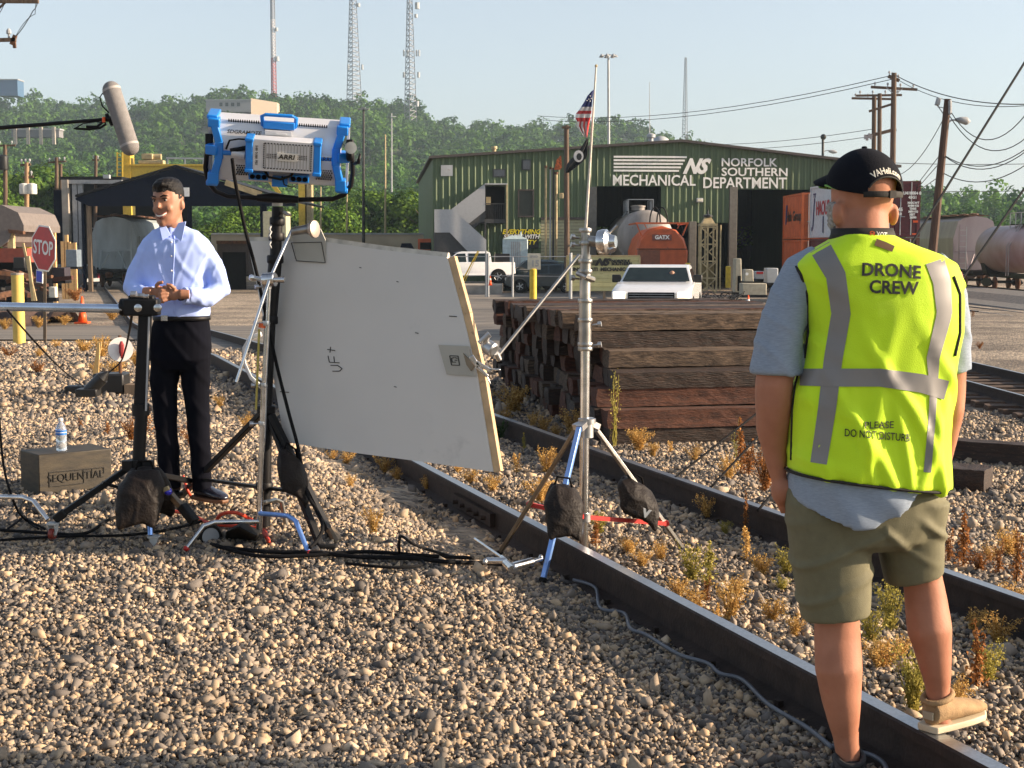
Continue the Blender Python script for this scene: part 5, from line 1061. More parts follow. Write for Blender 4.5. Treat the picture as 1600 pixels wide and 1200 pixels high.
mb = MB(); mb.lathe([(.1, 0), (.24, .06), (.24, .14), (.04, .2), (.03, .42)], V(cx, Y + .5, zt_ + .4)); mb.obj('finial', M_blackp, t, smooth='auto')
mb = MB(); mb.bx(cx - hw * .8, cx + hw * .8, Y + .2, Y + .9, at(0, 445, Y).z, at(0, 412, Y).z); mb.obj('control_cabinet', mat('dark_tan', (.22, .17, .07), .7), t)
mb = MB(); mb.cyl(V(cx + hw * 1.45, Y, zb_), V(cx + hw * 1.45, Y, zt_ + .05), .04, 8); mb.obj('side_pole', M_tan, t)
# machines right of the frame
def mach(x0, x1, y0, y1, Y, dep, m, name, label, cat='machinery', cut=0):
    a = at(x0, y1, Y); b = at(x1, y0, Y); t = thing(name, label, cat, V((a.x + b.x) / 2, Y, a.z)); mb = MB(); w2 = b.x - a.x
    mb.prism([V(a.x, Y, a.z), V(b.x, Y, a.z), V(b.x - cut * w2, Y, b.z), V(a.x + cut * w2 * .6, Y, b.z)], (0, dep, 0)); mb.obj('housing', m, t, bevel=.03)
    mb = MB(); mb.bx(a.x - .03, b.x + .03, Y - .04, Y + dep, a.z - .08, a.z + .04); mb.obj('base', M_blk, t); return t, a, b
t, a, b = mach(1148, 1160, 404, 458, 70, .9, mat('beige_machine', (.36, .33, .25), .6), 'upright_cabinet', 'upright beige machine with a dark opening beside the bay column', cut=.15); mb = MB(); mb.bx(a.x + .12, b.x - .06, 69.94, 69.97, at(0, 455, 70).z, at(0, 431, 70).z); mb.obj('dark_opening', M_dark, t)
t, a, b = mach(1163, 1178, 421, 441, 68, .8, mat('beige_machine', (.36, .33, .25), .6), 'equipment_box', 'beige box-shaped machine head above the long tan cabinet', cut=.08); mb = MB(); mb.lathe([(.07, 0), (.07, .03)], at(1167, 428, 67.95), (0, -1, 0), 12); mb.obj('round_gauge', M_white, t)
t, a, b = mach(1160, 1198, 443, 462, 67, 1.0, mat('beige_machine', (.36, .33, .25), .6), 'long_cabinet', 'long low tan cabinet just left of the blue sleeve')
t, a, b = mach(1198, 1216, 419, 443, 70, .9, M_galv, 'equipment_box', 'pale grey metal box just left of the blue sleeve', cut=.0)
t, a, b = mach(1180, 1194, 424, 437, 72, 1.2, M_galv, 'small_utility_cart', 'small cart with a pale bumper between the beige box and grey box', 'cart'); mb = MB(); mb.bx(a.x + .05, b.x - .05, 71.93, 71.96, at(0, 428, 72).z, at(0, 424.5, 72).z); mb.obj('red_plate', M_red, t)
mb = MB(); r_ = random.Random(4)
t = thing('scrap_pile', 'tangled pile of dark wire and scrap before the lattice stand', 'scrap', V(X(1120, 66), 66, YG)); 
for i in range(70):
    c = V(X(1080 + r_.random() * 85, 66), 66 + r_.random() * 2, -1.0 + r_.random() * .45); d = V(r_.uniform(-.6, .6), r_.uniform(-.5, .5), r_.uniform(-.25, .35)); mb.tube([c, c + d * .5 + V(0, 0, .1), c + d], .018, 4)
mb.obj('wire_tangle', M_blk, t); mb = MB(); mb.grid(14, 6, lambda u, v: V(X(1076 + u * 96, 66), 65.4 + v * 3, -1.15 + .5 * math.sin(math.pi * v) * (.6 + .4 * math.sin(u * 19)))); mb.obj('rubbish_heap', mat('dark_dirt', (.03, .025, .02), .95, 0, .4, bump=.8), t)
# ------------------------------------------------------------------ left hand background: crane, canopy, shed, wall
Y = 112; M_cr = mat('crane_yellow', (.62, .42, .05), .55, 0, .12); t = thing('gantry_crane', 'yellow gantry crane with a hoist spanning behind the black canopy', 'crane', V(X(200, Y), Y, YG))
def pb(mb, x0, x1, y0, y1, Y, dep): a = at(x0, y1, Y); b = at(x1, y0, Y); return mb.bx(a.x, b.x, Y, Y + dep, a.z, b.z)
mb = MB(); pb(mb, 198, 492, 259, 276, Y, .9); pb(mb, 198, 492, 256.5, 259, Y - .15, 1.2); mb.obj('beam', M_cr, t)
for x0, x1 in ((191, 204), (466, 476), (479, 486)): mb = MB(); a = at(x0, 258, Y); b = at(x1, 258, Y); mb.bx(a.x, b.x, Y - .1, Y + 1.1, YG, a.z if x0 > 300 else at(0, 240, Y).z); mb.obj('leg', M_cr if x0 != 479 else M_tan, t)
mb = MB(); mb.bar(at(417, 276, Y), at(437, 303, Y), .3); mb.obj('knee_brace', M_cr, t)
mb = MB()
for px in range(183, 192, 8): mb.bar(at(px, 238, Y - .5), at(px, 288, Y - .5), .09)
for k in range(8): mb.bar(at(183, 240 + k * 6, Y - .5), at(191, 240 + k * 6, Y - .5), .06)
mb.obj('ladder_cage', M_cr, t)
mb = MB(); mb.bar(at(260, 247, Y), at(330, 248, Y), .12); [mb.bar(at(px, 247, Y), at(px, 258, Y), .1) for px in (262, 289, 318)]; mb.obj('handrail', M_galv, t)
mb = MB(); pb(mb, 221, 238, 240, 249, Y, .9); pb(mb, 216, 254, 250, 256, Y, 1.0); h_ = mb.obj('hoist_trolley', M_tan, t, bevel=.05); mb = MB(); mb.cyl(at(238, 245, Y + .4), at(252, 245, Y + .4), .22); mb.obj('hoist_motor', M_tan, h_, smooth='auto')
# dark steel shed with flat roof
Y = 100; t = thing('open_steel_shed', 'open-fronted dark steel shed with a flat roof and pale corner column at left', 'shed', V(X(140, Y), Y, YG)); mb = MB(); pb(mb, 94, 190, 276, 281, Y, 9); mb.obj('roof', M_blk, t); mb = MB(); pb(mb, 98, 190, 281, 287, Y - .05, .3); mb.obj('fascia_beam', M_grey, t)
mb = MB(); a = at(97, 281, Y); b = at(107, 281, Y); mb.bx(a.x, b.x, Y - .2, Y + .4, YG, a.z); mb.obj('corner_column', M_conc, t)
for px in (86.5, 115, 124): mb = MB(); a = at(px, 297 if px < 90 else 282, Y); mb.bx(a.x - .16, a.x + .16 + (.25 if px < 90 else 0), Y + .1, Y + .4, YG, a.z); mb.obj('post', M_navy if px < 90 else M_grey, t)
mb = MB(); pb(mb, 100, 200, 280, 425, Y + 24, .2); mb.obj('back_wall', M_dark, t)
mb = MB(); mb.box(at(167, 276, Y - .3), (.4, .4, .25)); mb.obj('wall_lamp', M_galv, t)
# black canopy
Y = 92; t = thing('pitched_canopy', 'large black pitched canopy roof on posts behind the presenter, small white square on it', 'canopy', V(X(275, Y), Y, YG))
def cp(px, py, Y_): return at(px, py, Y_)
mb = MB(); a, b, c = cp(118, 309, Y), cp(275, 262, Y), cp(462, 318, Y)
mb.prism([a, b, c, c + V(0, 0, -.15), V(c.x, Y, cp(0, 322, Y).z), V(a.x + .8, Y, cp(0, 322, Y).z), a + V(0, 0, -.12)], (0, .15, 0)); mb.obj('gable_front', M_navy, t)
mb = MB(); 
for p, q in ((a, b), (b, c)): mb.add([p + V(0, -.1, .05), q + V(0, -.1, .05), q + V(0, 14, .05), p + V(0, 14, .05), p + V(0, -.1, .18), q + V(0, -.1, .18), q + V(0, 14, .18), p + V(0, 14, .18)], [(0, 3, 2, 1), (4, 5, 6, 7), (0, 1, 5, 4), (1, 2, 6, 5), (2, 3, 7, 6), (3, 0, 4, 7)])
mb.obj('roof', M_blk, t)
mb = MB(); p, q = cp(352, 285, Y - .12), cp(408, 304, Y - .12); mb.bar(p, q, .04, .35); mb.obj('pale_roof_edge', M_tan, t)
mb = MB(); pb(mb, 281.5, 295.5, 293, 307, Y - .06, .05); mb.obj('white_square', M_white, t)
for x0, x1, m_ in ((125, 129, M_navy), (133, 139, M_wood), (291, 297, M_navy), (405, 415, M_navy)): mb = MB(); p = cp(x0, 312, Y); q = cp(x1, 312, Y); mb.bx(p.x, q.x, Y + .2, Y + .5, YG, p.z); mb.obj('post', m_, t)
mb = MB(); pb(mb, 126, 292, 318, 455, Y + 13.6 if False else Y + 29.5, .2); mb.obj('interior_shade_sheet', M_dark, t)  # near-black sheet standing in for the shaded interior under the canopy
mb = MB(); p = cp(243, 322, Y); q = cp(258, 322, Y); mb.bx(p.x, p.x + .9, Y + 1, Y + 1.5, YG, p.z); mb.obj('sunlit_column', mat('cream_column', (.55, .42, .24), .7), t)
mb = MB(); p = cp(423, 335, Y); q = cp(459, 335, Y); mb.bx(p.x, q.x, Y - 3, Y - 1.4, YG, cp(0, 332, Y).z); mb.obj('utility_kiosk', mat('cream_kiosk', (.42, .40, .27), .7), None, org=V(p.x, Y - 3, YG), label='tall cream kiosk between the light stand and the yellow crane post', cat='kiosk', bevel=.05)
# long pale wall and parked dark box
Y = 118; t = thing('long_low_wall', 'long low cream wall running behind the yard to the staircase', 'wall', V(X(500, Y), Y, YG)); mb = MB(); pb(mb, 330, 700, 366, 384, Y, .5); mb.bx(X(330, Y), X(700, Y), Y + .05, Y + .45, YG, at(0, 383, Y).z); mb.obj('wall', mat('cream_wall', (.50, .42, .30), .8, 0, .12, scale=.5), t); mb = MB(); pb(mb, 330, 700, 364, 366.5, Y - .1, .8); mb.obj('coping', M_galv, t)
t, a, b = mach(340, 388, 378, 430, 98, 3, mat('dark_brown_box', (.06, .045, .04), .8), 'dark_bunker', 'dark brown box-like shelter with a black opening behind the presenter', 'shelter'); mb = MB(); mb.bx(X(350, 98), X(386, 98), 97.9, 97.96, YG, at(0, 394, 98).z); mb.obj('opening', M_dark, t); mb = MB(); pb(mb, 338, 390, 376, 381, 97.5, 3.6); mb.obj('rusty_top', M_rust, t)
t, a, b = mach(653, 677, 373, 392, 100, 2.4, M_tankO, 'orange_skip', 'small orange skip beside the staircase corner of the workshop', 'skip'); mb = MB(); mb.bx(a.x + .15, b.x - .1, 99.93, 99.96, a.z + .1, b.z - .25); mb.obj('dark_panel', M_dark, t)
t, a, b = mach(625, 645, 380, 388, 96, 1.0, M_navy, 'dark_forklift', 'small dark vehicle parked before the long cream wall', 'vehicle', cut=.2)
# far left yard clutter
Y = 62; t = thing('grey_ramp_shed', 'grey sloping hood-like structure with a rusty lip at the left edge', 'shed', V(X(10, Y), Y, -1.0)); mb = MB(); mb.prism([at(-30, 318, Y), at(2, 320, Y), at(28, 332, Y), at(37, 352, Y), at(37, 362, Y), at(18, 362, Y), at(12, 378, Y), at(0, 386, Y), at(-30, 386, Y)], (0, 5, 0)); mb.obj('hood', mat('hood_grey', (.14, .12, .11), .7), t)
mb = MB(); mb.prism([at(12, 358, Y - .1), at(36, 361, Y - .1), at(36, 366, Y - .1), at(14, 364, Y - .1)], (0, .3, 0)); mb.obj('rusty_lip', M_rust, t); mb = MB(); pb(mb, -30, 42, 388, 410, Y, 4); mb.obj('red_base', mat('dull_red', (.22, .05, .03), .7), t)
mb = MB(); pb(mb, 12, 20, 364, 388, Y + .1, .3); mb.obj('cream_column', M_tan, t); mb = MB(); mb.bx(X(-30, Y), X(40, Y), Y + .2, Y + 3.8, -1.3, at(0, 410, Y).z); mb.obj('foundation', M_dark, t)
Y = 70; t = thing('yellow_steel_frame', 'yellow braced steel frame standing just behind the stop sign', 'frame', V(X(60, Y), Y, -1.1)); mb = MB(); p = at(36, 350, Y); mb.bx(p.x, p.x + .28, Y, Y + .3, -1.2, p.z); mb.obj('post', M_yel, t)
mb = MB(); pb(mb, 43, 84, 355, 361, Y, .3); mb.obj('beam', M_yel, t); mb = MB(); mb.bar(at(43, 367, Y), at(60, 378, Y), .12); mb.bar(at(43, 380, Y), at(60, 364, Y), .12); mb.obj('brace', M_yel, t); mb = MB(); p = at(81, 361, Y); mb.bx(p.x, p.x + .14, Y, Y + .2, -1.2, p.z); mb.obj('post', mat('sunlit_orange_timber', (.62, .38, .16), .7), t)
mb = MB()
t = thing('timber_fence', 'row of sunlit orange-brown posts behind the stop sign, right side', 'fence', V(X(105, 76), 76, -1.1))
for px, yt in ((97, 377), (103, 367), (107, 378), (112, 380), (116, 379)):
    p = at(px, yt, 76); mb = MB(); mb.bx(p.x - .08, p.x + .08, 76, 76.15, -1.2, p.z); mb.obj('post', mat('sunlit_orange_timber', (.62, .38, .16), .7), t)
t, a, b = mach(103, 120, 390, 418, 74, .8, mat('blue_grey_cabinet', (.14, .18, .22), .5), 'electrical_cabinet', 'blue-grey electrical cabinet between the stop sign and the hopper car', 'cabinet')
t, a, b = mach(78, 101, 418, 440, 66, .9, mat('dark_purple_crate', (.025, .02, .03), .8), 'dark_bin', 'dark square bin in dry weeds behind the stop sign', 'bin')
t, a, b = mach(21, 38, 402, 420, 60, .8, M_blackp, 'dark_bin', 'black bin left of the stop sign behind the mustard bollard', 'bin')
t, a, b = mach(76, 86.5, 448, 467, 44, .22, mat('pale_concrete_marker', (.45, .45, .40), .7), 'marker_post', 'short pale marker block right of the stop sign pole', 'marker')
# rusty junk at far left
t = thing('junk_pile', 'heap of rusty scrap and old ties left of the stop sign', 'scrap', V(X(30, 46), 46, -.9)); r_ = random.Random(9)
for i in range(16):
    p = at(-10 + r_.random() * 95, 432 + r_.random() * 38, 44 + r_.random() * 5); d = V(r_.uniform(-1, 1), r_.uniform(-.6, .6), r_.uniform(-.25, .3)); mb = MB(); mb.bar(p, p + d * r_.uniform(.7, 1.5), r_.uniform(.08, .22)); mb.obj('scrap_beam', r_.choice([M_rust, M_rust, M_blk, M_conc, M_tieB]), t)
mb = MB(); mb.grid(16, 8, lambda u, v: V(X(-25 + u * 125, 47), 45 + v * 4, -.9 + (.75 * math.sin(math.pi * v)) * (.7 + .3 * math.sin(u * 14)))); mb.obj('mound', mat('rusty_mound', (.05, .03, .025), .95, 0, .4, scale=2, bump=1, bs=6, spot=(.20, .16, .12), sw=.6), t)
# ------------------------------------------------------------------ stop sign
Y = 30; c = at(68, 388, Y); bse = V(X(52.5, Y), Y, g(-9.8, 30)); t = thing('stop_sign', 'red stop sign on a leaning metal post with a small blue plate below', 'stop sign', bse)
q = Matrix.Rotation(R(-42), 3, 'Z') @ Matrix.Rotation(R(5), 3, 'Y'); rad = .50
def oc(r_, dy): return [c + q @ V(math.cos(R(22.5 + 45 * i)) * r_ * .98, dy, math.sin(R(22.5 + 45 * i)) * r_) for i in range(8)]
mb = MB(); mb.prism(oc(rad, 0), q @ V(0, .01, 0)); mb.obj('sign_face', M_white, t); mb = MB(); mb.prism(oc(rad * .93, -.006), q @ V(0, .004, 0)); sf = mb.obj('red_field', mat('stop_red', (.42, .012, .018), .35), t)
mb = MB(); mb.text('STOP', c + q @ V(0, -.012, 0), q @ V(1, 0, 0), q @ V(0, 0, 1), .40, .004, .008, sx=.78); mb.obj('lettering', M_white, sf)
mb = MB(); c2 = at(62, 432, Y); mb.box(c2, (.24, .02, .26), q); bp_ = mb.obj('small_plate', M_white, t); mb = MB(); mb.box(c2 + q @ V(0, -.012, 0), (.20, .01, .22), q); mb.obj('blue_field', mat('plate_blue', (.02, .04, .45), .4), bp_)
mb = MB(); mb.bar(bse + V(.1, .35, -.2), at(70, 362, Y + .35), .06, .03); mb.obj('post', mat('dark_bronze_post', (.10, .075, .05), .6), t)
mb = MB(); mb.bar(at(44, 400, Y + 4), at(52, 470, Y + 4), .07); mb.bar(at(36, 380, Y + 4), at(56, 470, Y + 4), .05); mb.obj('leaning_stake', M_tan, None, org=at(52, 470, 34), label='thin tan stakes leaning behind the stop sign post', cat='stake')
# switch stand target with white disc
Y = 16.2; b = V(X(186, Y), Y, g(-4.3, 16.2)); t = thing('switch_stand', 'low black switch stand with a round white target on a red-brown mast', 'switch stand', b)
mb = MB(); mb.cyl(b, at(187, 524, Y), .018, 8); mb.obj('mast', M_rust, t); c = at(188.5, 546, Y - .03); mb = MB(); mb.lathe([(.135, -.004), (.135, .004)], c, (.25, -1, .05), 28); mb.obj('white_target', mat('white_target', (.80, .76, .72), .5), t)
mb = MB(); mb.lathe([(.01, -.10), (.03, -.03), (.03, .05), (.012, .09)], at(190, 546, Y - .06), n=8); mb.obj('red_lamp_bracket', mat('dark_red_lens', (.25, .02, .02), .5), t); mb = MB(); mb.box(b + V(-.1, 0, .14), (.34, .3, .22)); mb.box(b + V(-.35, 0, .06), (.5, .2, .1)); mb.obj('stand_body', M_blackp, t, bevel=.02); mb = MB(); mb.box(b + V(.15, -.05, .05), (.14, .2, .16)); mb.obj('end_block', M_wood, t)
# black cylinder case and stakes
Y = 15.2; mb = MB(); mb.tube([at(138, 612, Y), at(160, 590, Y)], [.068, .068], 16); mb.tube([at(160, 590, Y), at(169, 581, Y)], [.06, .012], 16); t = mb.obj('black_tube_case', M_blackp, None, org=at(138, 612, Y), smooth='auto', label='black cylindrical case leaning on the gravel beside the switch stand', cat='case')
mb = MB(); mb.box(at(138, 613, Y), (.22, .2, .08)); mb.obj('foot', M_blackp, t, bevel=.01)
mb = MB(); mb.bar(at(148, 588, 17.5), at(156, 534, 17.5), .05, .02); mb.bar(at(152, 588, 17.4), at(154, 536, 17.4), .03, .02); mb.obj('wooden_stake', mat('fresh_stake', (.55, .36, .14), .7), None, org=at(150, 590, 17.5), label='pale wooden survey stake standing in dry grass left of the white target', cat='stake')
# ------------------------------------------------------------------ people
def blob(name, mb, voxel, smooth, m, parent, disp=None, it=6):
    me = mb.mesh('tmp'); ob = bpy.data.objects.new('tmp', me); sc.collection.objects.link(ob)
    md = ob.modifiers.new('r', 'REMESH'); md.mode = 'VOXEL'; md.voxel_size = voxel; md.use_smooth_shade = True
    md = ob.modifiers.new('s', 'SMOOTH'); md.factor = smooth; md.iterations = it
    nm = bpy.data.meshes.new_from_object(ob.evaluated_get(bpy.context.evaluated_depsgraph_get())); bpy.data.objects.remove(ob); bpy.data.meshes.remove(me)
    nv = len(nm.vertices); co = np.empty(nv * 3, 'f'); nm.vertices.foreach_get('co', co); co = co.reshape(-1, 3)
    if disp is not None:
        no = np.empty(nv * 3, 'f'); nm.vertex_normals.foreach_get('vector', no); no = no.reshape(-1, 3); co = co + no * disp(co)[:, None]
    nm['x'] = 1; del nm['x']; world = co.copy(); org = ORG[parent.name] if parent is not None else V(0, 0, 0)
    polys = [tuple(p.vertices) for p in nm.polygons]
    bvh = BVHTree.FromPolygons([tuple(c) for c in world.tolist()], polys)
    nm.vertices.foreach_set('co', (co - np.array(org[:], 'f')).astype('f').ravel()); nm.update(); nm.name = name
    o = link(nm, name, m, parent, True, org=org); return o, bvh
def proj(bvh, p, dirv, off, far=1.2):
    d = Vector(dirv).normalized(); h = bvh.ray_cast(Vector(p) - d * far, d, far * 2)
    return h[0] - d * off if h[0] is not None else Vector(p)
def camproj(bvh, px, py, off):
    o = V(0, 0, CZ); d = (at(px, py, 1) - o).normalized(); h = bvh.ray_cast(o, d)
    return (h[0] - d * off) if h[0] is not None else None
def n3(co, f, seed=0.):   # cheap smooth pseudo noise
    x, y, z = co[:, 0] * f + seed, co[:, 1] * f + seed * 1.7, co[:, 2] * f - seed
    return (np.sin(x + 1.3 * np.sin(z * .9)) * np.cos(z * 1.1 + np.sin(y)) + .5 * np.sin(2.1 * x - 1.7 * z + y)) / 1.5
M_skin = mat('tanned_skin', (.34, .14, .080), .62, 0, .08, scale=11, bump=.08, bs=160, col2=(.43, .19, .115), spot=(.40, .145, .09), sw=.60, spec=.3, sss=.05)
M_skin2 = mat('brown_skin', (.32, .15, .088), .55, 0, .06, scale=9, sss=.08)
M_vest = mat('lime_yellow_mesh_vest', (.54, .80, .004), .7, 0, .05, scale=5, bump=.22, bs=420, sheen=.1); M_tape = mat('silver_reflective_tape', (.21, .20, .19), .5, .1, .05, scale=8)
M_tee = mat('heather_grey_tee', (.25, .30, .37), .9, 0, .10, scale=60, stretch=(1, 1, 7), bump=.3, bs=240, spot=(.15, .19, .26), sw=.60)
M_short = mat('olive_khaki_shorts', (.135, .125, .070), .8, 0, .06, scale=40, bump=.2, bs=400)
M_cap = mat('black_cap_cloth', (.006, .007, .011), .9, 0, .2, bump=.3, bs=300, spec=.15); M_trim = mat('black_trim', (.012, .01, .008), .8); M_ink = mat('black_print', (.015, .014, .012), .6)
M_beard = mat('grey_beard', (.36, .33, .30), .9, 0, .3, scale=80, bump=1, bs=200)
YM = 4.34; S = 1 / 530.0
def P(px, py, dy=0.): return at(px, py, YM + dy)
man = thing('person', 'man from behind in lime vest lettered DRONE CREW, black cap and olive shorts', 'person', P(1390, 1222))
# --- body (one continuous skin mesh)
HQ = Matrix.Rotation(R(24), 3, 'Z'); HC = P(1349, 308, .02)
def hp(x, y, z): return HC + HQ @ V(x, y, z)
HR = [(-.120, .024, .060, .020), (-.108, .042, .050, .042), (-.085, .058, .035, .062), (-.055, .068, .015, .080), (-.02, .075, .006, .092), (.02, .079, .0, .098), (.05, .079, -.003, .098), (.08, .072, -.004, .091), (.105, .052, -.004, .068), (.120, .025, -.004, .032)]
def head_rings(fp, front=1, n=20, wd=1.):
    return [[fp(rx * wd * math.sin(2 * math.pi * i / n), front * (yc + ry * math.cos(2 * math.pi * i / n)) if True else 0, z) for i in range(n)] for z, rx, yc, ry in HR]
mb = MB(); mb.loft(head_rings(hp, 1, wd=1.16))
mb.tube([hp(0, .095, .02), hp(0, .115, -.02)], [.010, .015], 8)                         # nose
for s_ in (-1, 1): mb.ball(hp(s_ * .100, -.012, -.050), .037, 10, (.42, .62, 1.0), HQ)      # ears
mb.tube([P(1349, 325, .02), P(1347, 360, .0), P(1348, 392, -.01), P(1350, 420, .01)], [(.075, .072), (.076, .078), (.082, .088), (.09, .12)], 16, up=(0, 1, 0))
mb.tube([P(1350, 400), P(1362, 430), P(1366, 520), P(1358, 640), P(1355, 740), P(1356, 800)], [(.08, .12), (.10, .19), (.115, .20), (.12, .195), (.125, .19), (.12, .18)], 20, up=(0, 1, 0))
AL = [(P(1262, 425, .0), .06), (P(1232, 470, -.01), .058), (P(1215, 550, -.02), .055), (P(1210, 600, -.025), .0565), (P(1209, 628, -.02), .056), (P(1207, 668, 0), .049), (P(1211, 715, .02), .034), (P(1217, 745, .03), .026)]
mb.tube([a for a, _ in AL], [b for _, b in AL], 14, up=(0, 1, 0))
mb.ball(P(1220, 765, .03), .04, 10, (.8, 1, 1.2))
for k in range(4): mb.tube([P(1214 + k * 5, 768, .03), P(1219 + k * 5, 788, .035), P(1222 + k * 4, 802, .04)], [.011, .010, .008], 8)
mb.tube([P(1228, 752, .01), P(1236, 764, .0), P(1240, 776, .0)], [.012, .011, .009], 8)
AR = [(P(1472, 430, .03), .06), (P(1488, 500, .04), .052), (P(1489, 580, .06), .042), (P(1488, 640, .05), .036), (P(1480, 680, .07), .034), (P(1470, 730, .10), .028)]
mb.tube([a for a, _ in AR], [b for _, b in AR], 14, up=(0, 1, 0)); mb.ball(P(1466, 752, .11), .038, 10, (.8, 1, 1.2))
for k in range(4): mb.tube([P(1472 - k * 5, 760, .11), P(1466 - k * 5, 782, .12)], [.011, .008], 8)
LL = [(P(1300, 800), (.10, .105)), (P(1302, 900), (.085, .088)), (P(1308, 965, .02), (.068, .074)), (P(1309, 1000, .01), (.066, .076)), (P(1310, 1045, -.015), (.072, .078)), (P(1315, 1095, .0), (.058, .064)), (P(1321, 1145, .02), (.042, .045)), (P(1326, 1190, .03), (.038, .037)), (P(1328, 1215, .03), (.042, .038))]
mb.tube([a for a, _ in LL], [(b[0] * .92, b[1] * .92) for _, b in LL], 18, up=(0, 1, 0))
RL = [(P(1420, 800, .02), (.10, .10)), (P(1430, 860, .06), (.08, .08)), (P(1441, 905, .07), (.066, .064)), (P(1447, 940, .06), (.066, .070)), (P(1453, 985, .035), (.072, .072)), (P(1460, 1030, .04), (.055, .056)), (P(1465, 1075, .05), (.040, .040)), (P(1468, 1110, .05), (.036, .035)), (P(1469, 1135, .05), (.040, .036))]
mb.tube([a for a, _ in RL], [(b[0] * .93, b[1] * .93) for _, b in RL], 18, up=(0, 1, 0))
mb.ball(P(1466, 1118, .02), .022, 8); mb.ball(P(1325, 1200, .0), .022, 8)
mb.tube([P(1328, 1216, .03), P(1322, 1222, .12), P(1318, 1224, .20)], [(.035, .04), (.03, .045), (.02, .04)], 12)
blob('body', mb, .0075, .5, M_skin, man, lambda c: .0015 * n3(c, 22))
# beard at the jaw side, ear-hook of the green glasses
mb = MB(); mb.loft([[hp(x * 1.045 * 1.16, y * 1.05, z) for x, y in [(rx * math.sin(a), (yc + ry * math.cos(a))) for a in [R(-105 + 210 * i / 24) for i in range(25)]]] + [hp(x * .93 * 1.16, y * .93, z) for x, y in [(rx * math.sin(a), (yc + ry * math.cos(a))) for a in [R(105 - 210 * i / 24) for i in range(25)]]] for z, rx, yc, ry in HR[:5]])
o, _ = blob('beard', mb, .005, .5, M_beard, man, lambda c: .004 * n3(c, 160) + .009)
mb = MB()
for s_ in (-1, 1): mb.tube([hp(s_ * .096, -.01, .020), hp(s_ * .097, .05, .034), hp(s_ * .085, .100, .038)], [.0025, .003, .004], 6)
mb.tube([hp(-.085, .100, .038), hp(-.04, .118, .036), hp(.04, .118, .036), hp(.085, .100, .038)], [(.010, .004)] * 4, 8, up=(0, 0, 1)); mb.obj('sunglasses', mat('lime_glasses', (.12, .35, .03), .3), man, smooth='auto')
# --- cap
def capp(az, el, r_=1.0):     # az measured from back (-Y local), + to the right
    a, e = R(az), R(el); return hp(math.sin(a) * math.cos(e) * .1075 * r_, -math.cos(a) * math.cos(e) * .118 * r_, .018 + math.sin(e) * (.122 if el > 0 else .08) * r_)
mb = MB(); NA, NE = 120, 30; vs = []; fs = []
def lowel(az):
    c = math.cos(R(az)); return -16 * max(c, 0) + 20 * max(-c, 0) + 3
for j in range(NE + 1):
    for i in range(NA): az = -180 + 360 * i / NA; e0 = lowel(az); vs.append(capp(az, e0 + (89.5 - e0) * j / NE))
def inhole(az, el): return (az / 33.0) ** 2 + ((el - (-3.0)) / 20.0) ** 2 < 1 and el > -5.5
for j in range(NE):
    for i in range(NA):
        az = -180 + 360 * (i + .5) / NA; e0 = lowel(az); el = e0 + (89.5 - e0) * (j + .5) / NE
        if not inhole(az, el): fs.append((j * NA + i, j * NA + (i + 1) % NA, (j + 1) * NA + (i + 1) % NA, (j + 1) * NA + i))
mb.add(vs, fs); cap = mb.obj('cap', M_cap, man, smooth=True, solid=.004)
mb = MB(); mb.ball(capp(0, 90, 1.0) + V(0, 0, .004), .009, 10, (1, 1, .5)); mb.obj('top_button', M_cap, cap, smooth=True)
mb = MB(); mb.grid(15, 6, lambda u, v: hp(math.sin(R(-62 + 124 * u)) * (.100 + .012 * v), math.cos(R(-62 + 124 * u)) * .106 + .085 * v * (math.cos(R(-75 + 150 * u)) ** .6 if abs(u - .5) < .49 else .1), .078 - .028 * (abs(u - .5) * 2) ** 2 - .02 * v)); mb.obj('brim', M_cap, cap, smooth=True, solid=.004)
mb = MB(); mb.tube([capp(a, math.sqrt(max(0, 1 - (a / 33) ** 2)) * 20 - 3, 1.012) for a in range(-32, 33, 4)], .0028, 6); mb.tube([capp(a, -9.5, 1.02) for a in range(-40, 41, 5)], [(.009, .002)] * 17, 8, up=(0, 0, 1)); mb.box(capp(6, -9.5, 1.035), (.022, .006, .022), HQ); mb.obj('back_strap', M_trim, cap)
for s_ in range(6):
    a0 = s_ * 60 + 30; mb = MB(); mb.tube([capp(a0, e, 1.008) for e in range(26 if abs(((a0 + 180) % 360) - 180) < 31 else 4, 90, 8)], .0015, 5); mb.obj('seam', M_cap, cap)
vs, fs = text_geo('VAHeli.com', 1, .05, .02, 0, 'CENTER'); w_ = max(v.x for v in vs) - min(v.x for v in vs)
mb = MB(); mb.add([capp(0 + (43 + v.y * 13) * math.sin(v.x / w_ * R(84) + R(2)) * 1.0, -8 + (33.5 + v.y * 13) * math.cos(v.x / w_ * R(84) + R(2)), 1.02 + v.z * .05) for v in vs], fs); mb.obj('embroidery', mat('pale_embroidery', (.62, .60, .52), .8), cap)
